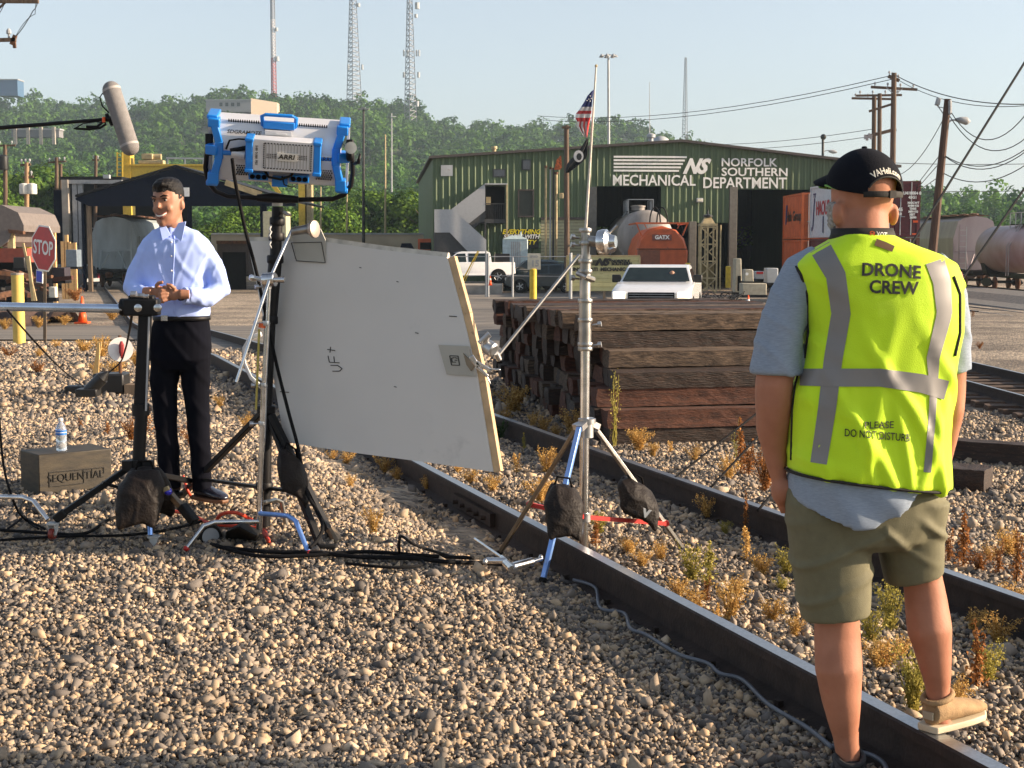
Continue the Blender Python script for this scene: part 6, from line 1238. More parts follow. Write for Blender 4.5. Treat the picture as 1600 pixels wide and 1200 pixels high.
# --- t-shirt
def ring(px, py, hw, dep, dy=0., n=28, zf=None, pw=2.4):
    c = P(px, py, dy); out = []
    for i in range(n):
        a = 2 * math.pi * i / n; ca, sa = math.cos(a), math.sin(a); x = math.copysign(abs(ca) ** (2 / pw), ca) * hw * S; y = math.copysign(abs(sa) ** (2 / pw), sa) * dep
        out.append(c + V(x, y, zf(x / (hw * S)) if zf else 0))
    return out
hem = lambda u: (.14 * abs(u + .12) ** 1.8) + .03 * u
mb = MB(); mb.loft([ring(1350, 378, 44, .085), ring(1352, 392, 78, .10), ring(1362, 412, 112, .115), ring(1368, 440, 112, .13), ring(1372, 520, 112, .135), ring(1362, 600, 114, .14), ring(1358, 680, 117, .15), ring(1355, 740, 122, .172), ring(1352, 785, 122, .182, zf=hem), ring(1347, 812, 117, .180, zf=hem)])
mb.tube([P(1285, 418), P(1255, 432), P(1234, 465, -.01), P(1218, 520, -.02), P(1213, 585, -.025)], [.075, .070, .062, .068, .078], 20, up=(0, 1, 0))
mb.tube([P(1450, 425, .02), P(1472, 440, .03), P(1487, 500, .04), P(1490, 579, .06)], [.072, .064, .056, .054], 20, up=(0, 1, 0))
def tdisp(c):
    arm = np.clip((1.9 - 0) * 0 + 1, 0, 1); w1 = np.maximum(0, np.sin(c[:, 2] * 62 + c[:, 0] * 45 + 5 * n3(c, 8))) ** 3
    left = sst(P(1265, 500).x, P(1240, 500).x, c[:, 0]) * sst(1.62, 1.35, c[:, 2]); right = sst(P(1470, 500).x, P(1490, 500).x, c[:, 0])
    low = sst(P(0, 720).z, P(0, 770).z, c[:, 2])
    return .0045 * w1 * (left + right) + .004 * n3(c, 16) + low * (.005 * np.sin(c[:, 0] * 38 + c[:, 2] * 24 + n3(c, 7) * 2))
blob('t_shirt', mb, .007, .5, M_tee, man, tdisp)
# --- shorts
mb = MB(); mb.loft([ring(1352, 735, 112, .125), ring(1350, 770, 124, .14), ring(1350, 810, 122, .14), ring(1350, 840, 100, .13), ring(1352, 855, 60, .09)])
mb.loft([ring(1298, 780, 72, .13), ring(1296, 830, 66, .125), ring(1299, 890, 61, .115), ring(1303, 940, 56, .11), ring(1305, 962, 53.5, .105, zf=lambda u: .012 * u)])
mb.loft([ring(1418, 780, 64, .12, .0), ring(1420, 830, 54, .115, .03), ring(1424, 870, 49, .11, .05), ring(1428, 900, 44, .10, .06, zf=lambda u: .02 * u - .004)])
def sdisp(c):
    z = c[:, 2]; r_ = c[:, 0] > P(1365, 850).x
    f1 = np.maximum(0, np.sin((c[:, 0] * 34 + z * 58) + n3(c, 6) * 1.4)) ** 3 * .016 * sst(P(0, 900).z, P(0, 790).z, z) * r_
    f2 = np.maximum(0, np.sin((c[:, 0] * 20 - z * 40) + n3(c, 5) * 2)) ** 4 * .008 * (~r_) + .003 * n3(c, 14)
    return (f1 + f2) * sst(P(0, 790).z, P(0, 830).z, z)
so_, sbvh = blob('shorts', mb, .0075, .45, M_short, man, sdisp)
# trouser hems
# --- vest
VR = [(1351, 366, 42, .088), (1353, 376, 58, .098), (1355, 386, 78, .108), (1362, 398, 106, .118), (1366, 412, 126, .128), (1372, 430, 126, .138), (1379, 470, 124, .146), (1381, 520, 121, .150), (1372, 570, 120, .152), (1362, 610, 122, .156), (1358, 680, 124, .165), (1357, 725, 127, .170)]
vhem = lambda u: -.028 * u - .008
mb = MB(); rg = [ring(a, b, c, d, -.012, n=36, pw=2.5) for a, b, c, d in VR]; rg += [ring(1357, 742, 128, .172, -.012, n=36, zf=vhem, pw=2.5)]; mb.loft(rg)
mb.tube([P(1300, 422), P(1268, 432), P(1256, 448)], [.070, .062, .048], 18, up=(0, 1, 0))
mb.tube([P(1425, 426, .0), P(1472, 440, .01), P(1490, 460, .02)], [.070, .062, .046], 18, up=(0, 1, 0))
def vdisp(c):
    x = c[:, 0] - P(1365, 600).x; z = c[:, 2] - P(0, 600).z; nn = n3(c, 5)
    def rd(th, f, ph, sh): s_ = x * math.cos(th) + z * math.sin(th); return np.maximum(0, np.sin(s_ * f + ph + nn * 1.3)) ** sh
    low = sst(.28, -.05, z)
    return .011 * rd(.42, 42, .5, 3) * low * sst(-.28, -.1, x) + .009 * rd(-.32, 36, 2.1, 4) * low + .008 * rd(.15, 60, 1, 3) * sst(.1, -.2, z) + .0035 * n3(c, 13) + .006 * rd(1.1, 40, 0, 3) * sst(.0, -.2, x)
vest, vb = blob('safety_vest', mb, .0065, .45, M_vest, man, vdisp, it=5)
def strip(pts, wpx, m, name, par, bvh, off=.0022, nseg=40, vert=False):
    """band laid on a surface along a measured course, width wpx across it"""
    P2 = []; 
    for i in range(nseg + 1):
        f = i / nseg * (len(pts) - 1); k = min(int(f), len(pts) - 2); u = f - k; P2.append((pts[k][0] * (1 - u) + pts[k + 1][0] * u, pts[k][1] * (1 - u) + pts[k + 1][1] * u, (pts[k][2] * (1 - u) + pts[k + 1][2] * u) if len(pts[k]) > 2 else wpx))
    rows = []
    for i, (x, y, wv) in enumerate(P2):
        a, b = P2[max(i - 1, 0)], P2[min(i + 1, nseg)]; dx, dy = b[0] - a[0], b[1] - a[1]; l = math.hypot(dx, dy); nx, ny = -dy / l, dx / l
        row = [camproj(bvh, x + nx * wv * t, y + ny * wv * t, off) for t in (-.5, -.25, 0, .25, .5)]
        if all(r_ is not None for r_ in row): rows.append(row)
    mb = MB(); vs = [p for r_ in rows for p in r_]; mb.add(vs, [(j * 5 + i, j * 5 + i + 1, (j + 1) * 5 + i + 1, (j + 1) * 5 + i) for j in range(len(rows) - 1) for i in range(4)]); return mb.obj(name, m, par, smooth=True)
strip([(1281, 386, 34), (1306, 430, 31), (1314, 490, 30), (1302, 560, 29), (1292, 640, 28), (1279, 724, 26)], 30, M_tape, 'reflective_tape', vest, vb)
strip([(1461, 408, 30), (1472, 440, 28), (1476, 490, 24), (1458, 560, 20), (1459, 610, 12), (1456, 660, 11), (1449, 738, 12)], 20, M_tape, 'reflective_tape', vest, vb)
strip([(1244, 589, 26), (1300, 590, 28), (1375, 590, 28), (1440, 599, 29), (1479, 610, 30)], 28, M_tape, 'reflective_tape', vest, vb, .0034)
def vtext(body, cx, cy, wpx, hpx, tilt, name='lettering', bold=.028, curve=0.):
    vs, fs = text_geo(body, 1, .01, bold, 0, 'CENTER'); w_ = max(v.x for v in vs) - min(v.x for v in vs); h_ = max(v.y for v in vs) - min(v.y for v in vs); my_ = (max(v.y for v in vs) + min(v.y for v in vs)) / 2; mx_ = (max(v.x for v in vs) + min(v.x for v in vs)) / 2
    out = []; 
    for v in vs:
        u, q = (v.x - mx_) / w_ * wpx, (v.y - my_) / h_ * hpx; p = camproj(vb, cx + u + q * .03, cy - q + u * tilt + curve * (u / wpx) ** 2, .0028 + (.0012 if v.z > 0 else 0)); out.append(p or P(cx, cy, -.16))
    mb = MB(); mb.add(out, fs); return mb.obj(name, M_ink, vest)
vtext('DRONE', 1393, 422, 92, 21, .055, curve=5); vtext('CREW', 1397, 449, 77, 21, .04); vtext('PLEASE', 1374, 664, 45, 11, -.02, bold=.004); vtext('DO NOT DISTURB', 1371, 680, 102, 12, .085, bold=.004)
# trims, lanyard, care tag
def vline(pts, r_, m, name, par, bvh, off=.002):
    q = []; 
    for (a, b) in zip(pts[:-1], pts[1:]):
        for i in range(8): q.append((a[0] + (b[0] - a[0]) * i / 8, a[1] + (b[1] - a[1]) * i / 8))
    W = [w_ for w_ in (camproj(bvh, x, y, off) for x, y in q + [pts[-1]]) if w_ is not None]
    mb = MB(); mb.tube(W, r_, 6); return mb.obj(name, m, par, smooth=True)
vline([(1240, 410), (1252, 430), (1261, 460), (1263, 520), (1258, 560)], .005, M_trim, 'edge_binding', vest, vb); vline([(1252, 570), (1243, 600), (1238, 640), (1236, 718)], .004, M_trim, 'edge_binding', vest, vb)
vline([(1490, 432), (1500, 460), (1500, 520), (1492, 556)], .005, M_trim, 'edge_binding', vest, vb)
mb = MB(); mb.tube([p + V(0, 0, .0) for p in ring(1357, 743, 130, .176, -.012, n=48, zf=vhem, pw=2.5)] + [ring(1357, 743, 130, .176, -.012, n=48, zf=vhem, pw=2.5)[0]], .0045, 6); mb.obj('edge_binding', M_trim, vest, smooth=True)
def nr(px, py, hw, dep, n=36): return ring(px, py, hw, dep, -.004, n, lambda u: .020 * u * 0 - 0, 2.1)
mb = MB(); mb.loft([nr(1347, 357, 46, .084), nr(1348, 366, 48, .090), nr(1348, 374, 51, .096)], cap=False); la = mb.obj('camera_strap', M_trim, man, smooth=True, solid=.004)
_, lb = blob('neck_form', (lambda q: (q.loft([nr(1347, 355, 46, .084), nr(1348, 366, 48, .090), nr(1348, 376, 52, .097)]), q)[1])(MB()), .006, .3, M_trim, man); bpy.data.objects.remove(_) if False else None
for o_ in [o_ for o_ in man.children if o_.name.startswith('neck_form')]: bpy.data.objects.remove(o_)
for body, cx_, w_, m_ in (('8', 1363, 9, mat('orange_lettering', (.65, .12, .02), .6)), ('XOT', 1378, 17, M_sign)):
    vs, fs = text_geo(body, 1, .01, .02, 0, 'CENTER'); wd = max(v.x for v in vs) - min(v.x for v in vs); hh = max(v.y for v in vs) - min(v.y for v in vs); my_ = (max(v.y for v in vs) + min(v.y for v in vs)) / 2
    mb = MB(); mb.add([(camproj(lb, cx_ + v.x / wd * w_, 366 - (v.y - my_) / hh * 9 + (cx_ - 1370 + v.x / wd * w_) * .1, .006) or P(cx_, 366, -.1)) for v in vs], fs); mb.obj('lettering', m_, la)
strip([(1368, 378, 11), (1382, 383, 11), (1396, 389, 10)], 11, mat('brown_label', (.10, .05, .02), .8), 'brand_label', vest, vb, .003, 8)
# --- shoes
def shoe(px, py, dy, yaw, Ln, m, msole=None, par=None, name='shoe', tagm=None, zfix=None):
    o_ = P(px, py, dy); o_.z = zfix or o_.z
    T = Matrix.Translation(o_) @ Matrix.Rotation(yaw, 4, 'Z')       # local +x = toe
    mb = MB(T); mb.loft([[V(x, math.sin(a) * w_, max(0.014, .014 + hgt * (.5 + .5 * math.cos(a)))) for a in [2 * math.pi * i / 16 for i in range(16)]] for x, w_, hgt in ((-.05, .020, .045), (-.045, .034, .075), (-.01, .040, .085), (.04, .044, .075), (.10, .048, .058), (.16, .048, .045), (.20, .036, .034), (Ln - .06, .015, .02))])
    up, _ = blob(name, mb, .005, .4, m, par)
    mb = MB(T); mb.loft([[V(x * sc1, y * sc2, z) for x, y in [(-.062, -.022), (-.055, -.036), (0, -.044), (.10, -.052), (.17, -.049), (.212, -.02), (.212, .02), (.17, .045), (.10, .050), (0, .044), (-.055, .036), (-.062, .022)]] for z, sc1, sc2 in ((-.004, 1, 1), (.008, 1.02, 1.04), (.017, 1.0, 1.02))]); mb.obj('sole', msole, up, smooth='auto', bevel=.003)
    if tagm: mb = MB(T); mb.bx(-.058, -.052, -.018, .018, .035, .058); mb.obj('heel_tab', tagm, up)
    mb = MB(T); mb.tube([V(.02 + .05 * math.cos(a) - .03, .04 * math.sin(a), .098 + .012 * math.cos(a)) for a in [2 * math.pi * i / 14 for i in range(15)]], .009, 8); mb.obj('collar', m, up, smooth=True)
M_shoe = mat('tan_suede', (.30, .19, .09), .85, 0, .15, scale=30, bump=.3, bs=200)
shoe(1466, 1163, .045, R(38), .29, M_shoe, zfix=.177, msole=mat('cream_sole', (.52, .44, .30), .7, 0, .1), par=man, tagm=mat('heel_patch', (.34, .29, .20), .6))
shoe(1327, 1230, .02, R(80), .29, mat('dark_shoe', (.02, .02, .022), .8), M_rub, man)
# ------------------------------------------------------------------ presenter
YP = 8.3; S = 1 / 277.0
def P(px, py, dy=0.): return at(px, py, YP + dy)
pre = thing('person', 'smiling man in light blue shirt and black trousers with hands clasped', 'person', P(290, 782))
M_shirt = mat('light_blue_shirt', (.38, .50, .90), .8, 0, .04, scale=20); M_trou = mat('black_trousers', (.004, .0045, .008), .95, 0, .2, spec=.08)
HQ = Matrix.Rotation(R(-20), 3, 'Z') @ Matrix.Rotation(R(3), 3, 'X') @ Matrix.Rotation(R(-3), 3, 'Y'); HC = P(264, 319, 0)
mb = MB(); mb.loft(head_rings(hp, -1, wd=1.02)); mb.tube([hp(0, -.094, .022), hp(0, -.105, .0), hp(0, -.112, -.020)], [.008, .010, .0135], 8)
for s_ in (-1, 1): mb.ball(hp(s_ * .084, .005, -.008), .032, 10, (.35, .6, 1.0), HQ); mb.ball(hp(s_ * .038, -.066, -.025), .026, 8)
mb.tube([hp(-.05, -.083, .040), hp(0, -.096, .040), hp(.05, -.083, .040)], [.010, .010, .010], 8); mb.tube([hp(-.028, -.082, -.062), hp(0, -.097, -.066), hp(.028, -.082, -.062)], .009, 8); mb.ball(hp(0, -.080, -.100), .026, 8)
mb.tube([hp(0, .01, -.03), P(270, 350, .01), P(272, 375, .03)], [.058, .058, .075], 14)
mb.tube([P(272, 365, .03), P(275, 395), P(275, 440), P(285, 500), P(283, 545)], [(.08, .10), (.09, .16), (.09, .15), (.09, .12), (.08, .10)], 18, up=(0, 1, 0))
a1 = [(P(230, 392, 0), .035), (P(206, 448, -.04), .042), (P(222, 462, -.13), .036), (P(242, 459, -.20), .027)]; a2 = [(P(322, 392, 0), .035), (P(343, 455, -.02), .045), (P(318, 466, -.12), .037), (P(286, 460, -.20), .028)]
for a_ in (a1, a2): mb.tube([q[0] for q in a_], [q[1] for q in a_], 12)
for a_ in ([P(262, 510), P(256, 640, -.01), P(266, 762, .0)], [P(304, 510), P(306, 640), P(316, 766)]): mb.tube(a_, [.066, .052, .038], 12)
blob('body', mb, .006, .4, M_skin2, pre)
# hands: palm, four fingers, thumb, clasped in front of the belt
def hand(px, py, dy, sgn, name):
    c = P(px, py, dy); mb = MB(); mb.ball(c, .040, 12, (1.05, .42, .85)); mb.tube([c + V(sgn * .035, 0, .0), c + V(sgn * .085, .01, 0)], [.028, .026], 10)
    for k in range(4):
        z = .028 - k * .019; L_ = (.030, .036, .033, .024)[k]
        mb.tube([c + V(-sgn * .028, -.012, z), c + V(-sgn * (.028 + L_), -.030, z - .004), c + V(-sgn * (.040 + L_), -.014, z - .012), c + V(-sgn * (.030 + L_), .004, z - .015)], [.0098, .0092, .0086, .0075], 8)
    mb.tube([c + V(sgn * .012, -.010, .030), c + V(-sgn * .008, -.024, .050), c + V(-sgn * .032, -.026, .054)], [.0125, .011, .009], 8)
    return blob(name, mb, .0042, .3, M_skin2, pre, it=3)
hand(248, 456, -.235, -1, 'hand'); hand(271, 460, -.255, 1, 'hand')
# shirt
def dip(rg, c, k): return [p - V(0, 0, k * max(0, (c.y - p.y) / .09) * max(0, 1 - abs(p.x - c.x) / .075)) for p in rg]
mb = MB(); mb.loft([dip(ring(270, 352, 18, .066, .0, 24), P(270, 352), .085), dip(ring(272, 362, 34, .085, .01, 24), P(272, 362), .055), ring(274, 374, 50, .10, .0, 24), ring(275, 393, 60, .118, 0, 24), ring(275, 430, 53, .122, 0, 24), ring(278, 465, 47, .118, 0, 24), ring(284, 490, 43, .122, 0, 24), ring(284, 497, 40, .115, 0, 24)])
mb.tube([P(246, 386), P(227, 404, 0), P(214, 427, -.01), P(209, 449, -.04), P(217, 460, -.10), P(236, 461, -.19)], [.052, .060, .060, .060, .052, .044], 16); mb.tube([P(304, 386), P(324, 404), P(336, 427, -.01), P(342, 452, -.02), P(325, 466, -.10), P(292, 462, -.19)], [.052, .062, .063, .063, .054, .045], 16)
def pd(c):
    x = c[:, 0]; z = c[:, 2]; return .005 * np.maximum(0, np.sin(x * 46 + z * 14 + n3(c, 5) * 3)) ** 3 + .0028 * np.maximum(0, np.sin(x * 52 - z * 22 + n3(c, 6) * 3)) ** 4 + .002 * n3(c, 20)
sh, shb = blob('shirt', mb, .0065, .5, M_shirt, pre, pd, it=16)
def sline(pts, r_, m, name, par, off=.001): return vline(pts, r_, m, name, par, shb, off)
sline([(272, 362), (272, 400), (270, 440), (272, 490)], .0035, M_shirt, 'placket', sh)
mb = MB()
for y in (378, 400, 423): mb.ball(camproj(shb, 268, y, .003), .006, 8)
mb.obj('buttons', M_white, sh)
for s_, pts in ((-1, [(248, 350), (254, 376), (267, 367), (259, 352)]), (1, [(279, 348), (291, 346), (284, 378), (270, 366)])):
    mb = MB(); q = [(camproj(shb, x, y, .006) or P(x, y, -.09)) if y > 354 else P(x, y, -.055) for x, y in pts]; mb.prism(q, (0, -.006, 0)); mb.obj('collar', M_shirt, sh, bevel=.002)
mb = MB(); mb.tube([P(287, 462, -.19), P(297, 463, -.165)], [.047, .049], 14); mb.tube([P(233, 461, -.18), P(240, 460, -.20)], [.045, .044], 14); mb.obj('cuffs', M_shirt, sh, smooth='auto'); mb = MB(); mb.tube([P(281, 461, -.21), P(284, 461, -.20)], .032, 12); mb.obj('wristwatch', M_blk, pre, smooth='auto')
# trousers, belt, shoes
mb = MB(); mb.loft([ring(284, 494, 41, .112, 0, 24), ring(282, 520, 47, .125, 0, 24), ring(281, 560, 48, .12, 0, 24), ring(281, 578, 34, .09, 0, 24)]); mb.tube([P(262, 540), P(256, 600, 0), P(259, 660, -.01), P(264, 720), P(267, 762)], [.090, .078, .063, .060, .056], 18); mb.tube([P(304, 540), P(306, 600, 0), P(310, 660, -.01), P(314, 720), P(316, 766)], [.090, .078, .063, .057, .054], 18)
blob('trousers', mb, .008, .4, M_trou, pre, lambda c: .005 * np.maximum(0, np.sin(c[:, 2] * 30 + c[:, 0] * 40)) ** 3)
mb = MB(); mb.loft([ring(284, 493, 43, .119, 0, 28), ring(284, 500, 43.5, .121, 0, 28)], cap=False); be = mb.obj('belt', M_blk, pre, smooth=True, solid=.006); mb = MB(); mb.box(P(257, 497, -.125), (.04, .008, .03), (0, 0, -.2)); mb.obj('buckle', M_chr, be)
M_ls = mat('black_leather', (.012, .012, .02), .25, 0, .2, coat=.5)
shoe(268, 774, .02, R(-125), .27, M_ls, M_blk, pre); shoe(315, 779, .03, R(-40), .28, M_ls, mat('brown_sole', (.16, .07, .03), .6), pre)
# face details and hair
M_hair = mat('black_hair', (.005, .004, .004), .5, 0, .3, bump=.6, bs=160, spec=.25)
def hl(x, y, z): return hp(x, y, z)
def hairring(z, rx, yc, ry, k):
    out = []
    for i in range(32):
        a = 2 * math.pi * i / 32; aa = abs((a + math.pi) % (2 * math.pi) - math.pi); d_ = math.degrees(aa)      # 0 = face
        hz = float(np.interp(d_, [0, 14, 34, 50, 64, 78, 90, 100, 125, 180], [.084, .093, .090, .080, .058, .004, -.012, .022, -.030, -.062]))
        f = .93 + .125 * float(sst(-.006, .010, z - hz)); q = 1 + (.05 if z > .07 else 0) * max(0, math.cos(a)); out.append(hp(rx * f * k * math.sin(a), -(yc + ry * f * k * q * math.cos(a)), z))
    return out
HZ = [(-.062, .066, .017, .078), (-.045, .069, .013, .082), (-.02, .072, .006, .088), (.0, .074, .004, .093), (.02, .076, .0, .096), (.04, .077, -.002, .097), (.055, .077, -.003, .097), (.07, .075, -.003, .095), (.082, .073, -.004, .094), (.095, .068, -.005, .090), (.112, .060, -.006, .082), (.127, .045, -.006, .066), (.137, .022, -.006, .036)]
mb = MB(); mb.loft([hairring(h_[0] + max(0, h_[0] - .06) * .16, *h_[1:], 1.0 + max(0, h_[0] - .05) * .8) for h_ in HZ])
mb.tube([hp(-.050, -.060, .098), hp(-.02, -.082, .108), hp(.02, -.082, .112), hp(.052, -.060, .100)], [.010, .016, .017, .010], 10)
blob('hair', mb, .004, .3, M_hair, pre, lambda c: .0018 * n3(c, 110), it=3)
mb = MB()
for s_ in (-1, 1): mb.ball(hp(s_ * .034, -.086, .022), .0125, 10, (1.1, .45, .48), HQ)
e_ = mb.obj('eyes', mat('eye_white', (.55, .5, .46), .3), pre, smooth=True); mb = MB(); [mb.ball(hp(s_ * .034, -.0912, .022), .0058, 8, (1, .5, .95), HQ) for s_ in (-1, 1)]; mb.obj('irises', M_blk, e_, smooth=True)
mb = MB()
for s_ in (-1, 1): mb.tube([hp(s_ * .014, -.101, .042), hp(s_ * .036, -.100, .050), hp(s_ * .058, -.084, .043)], [.0032, .0040, .0022], 6); mb.tube([hp(s_ * .020, -.096, .030), hp(s_ * .034, -.099, .0335), hp(s_ * .050, -.090, .028)], .0026, 5)
mb.obj('eyebrows', M_hair, pre, smooth=True)
mb = MB(); mb.tube([hp(-.034, -.085, -.048), hp(-.018, -.100, -.060), hp(0, -.104, -.064), hp(.018, -.100, -.060), hp(.034, -.085, -.048)], [(.002, .002), (.0045, .004), (.006, .005), (.0045, .004), (.002, .002)], 8, up=(0, 0, 1)); mb.obj('teeth', mat('teeth_white', (.75, .72, .66), .35), pre, smooth=True)
mb = MB(); mb.tube([hp(-.037, -.085, -.043), hp(-.018, -.102, -.052), hp(0, -.106, -.055), hp(.018, -.102, -.052), hp(.037, -.085, -.043)], .0028, 6); mb.tube([hp(-.032, -.087, -.055), hp(-.016, -.101, -.070), hp(0, -.104, -.074), hp(.016, -.101, -.070), hp(.032, -.087, -.055)], .0045, 6); mb.obj('lips', mat('lip_skin', (.22, .07, .05), .5), pre, smooth=True)
# ------------------------------------------------------------------ film equipment
def seg_stand(mb_pts, Y): pass
def knob(mb, c, ax, r_=.018, l=.05): mb.tube([c, c + Vector(ax) * l], [r_ * .35, r_ * .35], 8); mb.lathe([(r_, -.006), (r_ * 1.1, 0), (r_, .012)], c + Vector(ax) * l, ax, 10)
# heavy chrome combo stand with sandbags
Y = 7.4; st = thing('heavy_light_stand', 'tall chrome combo stand straddling the near rail, sandbags on its legs', 'light stand', at(914, 858, Y))
def col(y0, y1, r_, name, m=M_alu, x=914.5, xb=None): mb = MB(); mb.tube([at(xb or x, y1, Y), at(x, y0, Y)], r_, 20); return mb.obj(name, m, st, smooth='auto')
col(545, 856, .024, 'lower_tube', M_chr, 914.5, 912); col(470, 547, .032, 'riser_tube', M_brushed, 914.5, 914); col(398, 472, .028, 'riser_tube', M_brushed, 915, 914); col(356, 400, .022, 'riser_tube', M_brushed, 915, 915)
for y_, r_ in ((545, .036), (538, .037), (500, .036), (470, .036), (424, .034), (408, .034), (380, .030), (360, .031)):
    mb = MB(); c = at(914.5, y_, Y); mb.lathe([(r_, -.010), (r_ * 1.05, -.006), (r_ * 1.05, .006), (r_, .010)], c); mb.obj('collar_ring', M_brushed, st, smooth='auto')
for y_, sd in ((508, 1), (540, 1)): mb = MB(); knob(mb, at(925, y_, Y), (1, -.2, .15), .014, .035); mb.obj('locking_knob', M_alu, st, smooth='auto')
for y_ in (372, 384, 436): mb = MB(); knob(mb, at(905, y_, Y), (-1, -.3, .2), .014, .03); mb.obj('locking_knob', M_brushed, st, smooth='auto')
mb = MB(); mb.tube([at(903, 427, Y), at(916, 433, Y - .06), at(927, 437, Y)], .014, 8); mb.obj('hose_clamp', M_brushed, st, smooth='auto')
mb = MB(); mb.lathe([(.012, 0), (.060, .012), (.064, .03), (.064, .055), (.040, .07), (.03, .10)], at(932, 379, Y - .03), (1, -.35, .05), 24); mb.tube([at(950, 380, Y - .04), at(956, 392, Y - .06)], [.022, .026], 12); mb.obj('grip_head', M_chr, st, smooth='auto')
mb = MB(); mb.tube([at(951, 366, Y), at(964, 352, Y)], [.007, .007], 8); mb.tube([at(918, 376, Y), at(934, 378, Y)], .026, 12); mb.obj('grip_handle', M_brushed, st, smooth='auto')
ctr = at(917, 668, Y); mb = MB(); mb.lathe([(.034, -.05), (.034, .02), (.045, .022), (.045, .045), (.034, .05)], ctr); [mb.bar(ctr + V(0, 0, .03), at(px, py, Yq), .035, .03) for px, py, Yq in ((898, 668, 7.35), (934, 667, 7.45), (905, 670, 7.3))]; mb.obj('leg_collar', M_alu, st, smooth='auto')
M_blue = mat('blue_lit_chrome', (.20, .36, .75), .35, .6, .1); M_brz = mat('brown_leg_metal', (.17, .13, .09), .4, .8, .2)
for (x0, y0, Y0, x1, y1, Y1, m_, nm) in ((899, 672, 7.38, 782, 862, 7.55, M_brz, ''), (905, 668, 7.3, 849, 903, 7.02, M_blue, ''), (932, 672, 7.45, 1077, 871, 7.85, M_brushed, '')):
    mb = MB(); a, b = at(x0, y0, Y0), at(x1, y1, Y1); mb.bar(a, b, .026, .020); mb.obj('leg', m_, st, bevel=.003)
    mb = MB(); mb.bar(b, b + (b - a).normalized() * .02, .03, .024); mb.obj('rubber_foot', M_rub, st)
hub = at(914, 808, Y); mb = MB(); mb.lathe([(.03, -.022), (.03, .022)], hub); mb.obj('brace_hub', M_alu, st, smooth='auto')
for (x1, y1, Y1) in ((827, 788, 7.5), (874, 800, 7.14), (1041, 818, 7.72)): mb = MB(); mb.bar(hub, at(x1, y1, Y1), .016, .022); mb.lathe([(.016, -.01), (.016, .01)], at(x1, y1, Y1), (0, 1, 0)); mb.obj('brace', M_red, st)
M_bag = mat('black_nylon_bag', (.010, .0065, .005), .6, 0, .2, bump=.4, bs=90, spec=.25)
def sandbag(c, ax, lab, L_=.26, H_=.20, th=.07, mark=False, spread=.09):
    """saddle bag: two pouches hung over a leg"""
    t = thing('sandbag', lab, 'sandbag', c, 'black sandbags weighing down the stands'); ax = Vector(ax).normalized()
    for s_ in (-1, 1):
        n = 14; rings = []; q = Matrix.Rotation(s_ * .30, 3, ax); side = Vector((0, 0, 1)).cross(ax).normalized()
        for i in range(9):
            f = i / 8; z = -f * H_; w_ = (L_ / 2) * (.42 + .62 * math.sin(math.pi * (.12 + .70 * f)) + .03 * math.sin(9 * f + s_)); d_ = th / 2 * (.25 + 1.1 * math.sin(math.pi * min(.96, f * .82 + .16)))
            rings.append([c + q @ (ax * (w_ * math.copysign(abs(math.cos(a)) ** .7, math.cos(a)) + .03 * f * s_) + side * (d_ * math.sin(a) + s_ * spread * f * .6 + s_ * .015) + V(0, 0, z - .035 * abs(math.cos(a)) ** 3 * (f > .8))) for a in [2 * math.pi * k / n for k in range(n)]])
        mb = MB(); mb.loft(rings); me_, _ = blob('pouch', mb, .008, .35, M_bag, t, lambda k: .004 * np.maximum(0, np.sin(k[:, 0] * 60 + k[:, 2] * 40 + n3(k, 14) * 4)) ** 3 + .003 * n3(k, 34))
    mb = MB(); mb.tube([c + ax * -.05 + V(0, 0, -.01), c + ax * -.03 + V(0, 0, .05), c + ax * .03 + V(0, 0, .05), c + ax * .05 + V(0, 0, -.01)], .006, 6); mb.obj('handle', M_blkp, t, smooth=True)
    if mark: mb = MB(); mb.text('V', c + V(.02, -.14, -.12) + ax * .02, (1, 0, -.3), (.3, 0, 1), .055, .004, .004); mb.obj('bag_mark', M_sign, t)
    return t
sandbag(at(880, 762, 7.12), (.75, .15, -.1), 'black sandbag draped over the blue leg of the chrome combo stand', .19, .24, .09)
sandbag(at(995, 757, 7.62), (.80, .1, -.48), 'black sandbag with a small white V mark on the right leg of the chrome stand', .25, .19, .09, True)
# grip arm from the combo stand and the clamp on the board edge
ga = thing('grip_arm', 'long steel arm running down left from the chrome combo stand to the board clamp', 'grip arm', at(783, 548, 7.15)); mb = MB(); mb.tube([at(905, 398, 7.35), at(778, 556, 7.12)], .0085, 10); mb.obj('rod', M_brushed, ga, smooth='auto')
c = at(767, 545, 7.1); mb = MB(); mb.lathe([(.03, -.03), (.036, -.024), (.036, .016), (.028, .024)], c, (.75, -.5, -.4), 20); mb.tube([at(756, 548, 7.1), at(762, 524, 7.08)], [.011, .013], 10); mb.tube([at(775, 552, 7.1), at(780, 562, 7.12)], .014, 10); mb.obj('swivel_head', M_alu, ga, smooth='auto')
mb = MB(); mb.tube([at(748, 536, 7.08), at(765, 522, 7.08)], [.010, .016], 10); mb.obj('t_handle', M_alu, ga, smooth='auto')
vc = thing('locking_plier_clamp', 'chrome locking plier clamp gripping the right edge of the grey board', 'clamp', at(742, 572, 7.08))
for a_, b_, w_ in (((744, 566), (768, 580), .020), ((744, 572), (762, 588), .016), ((764, 577), (782, 578), .010), ((736, 556), (748, 574), .024), ((760, 586), (766, 600), .008)): mb = MB(); mb.bar(at(*a_, 7.06), at(*b_, 7.06), w_, .012, up=(0, 1, 0)); mb.obj('jaw', M_chr, vc, bevel=.003)
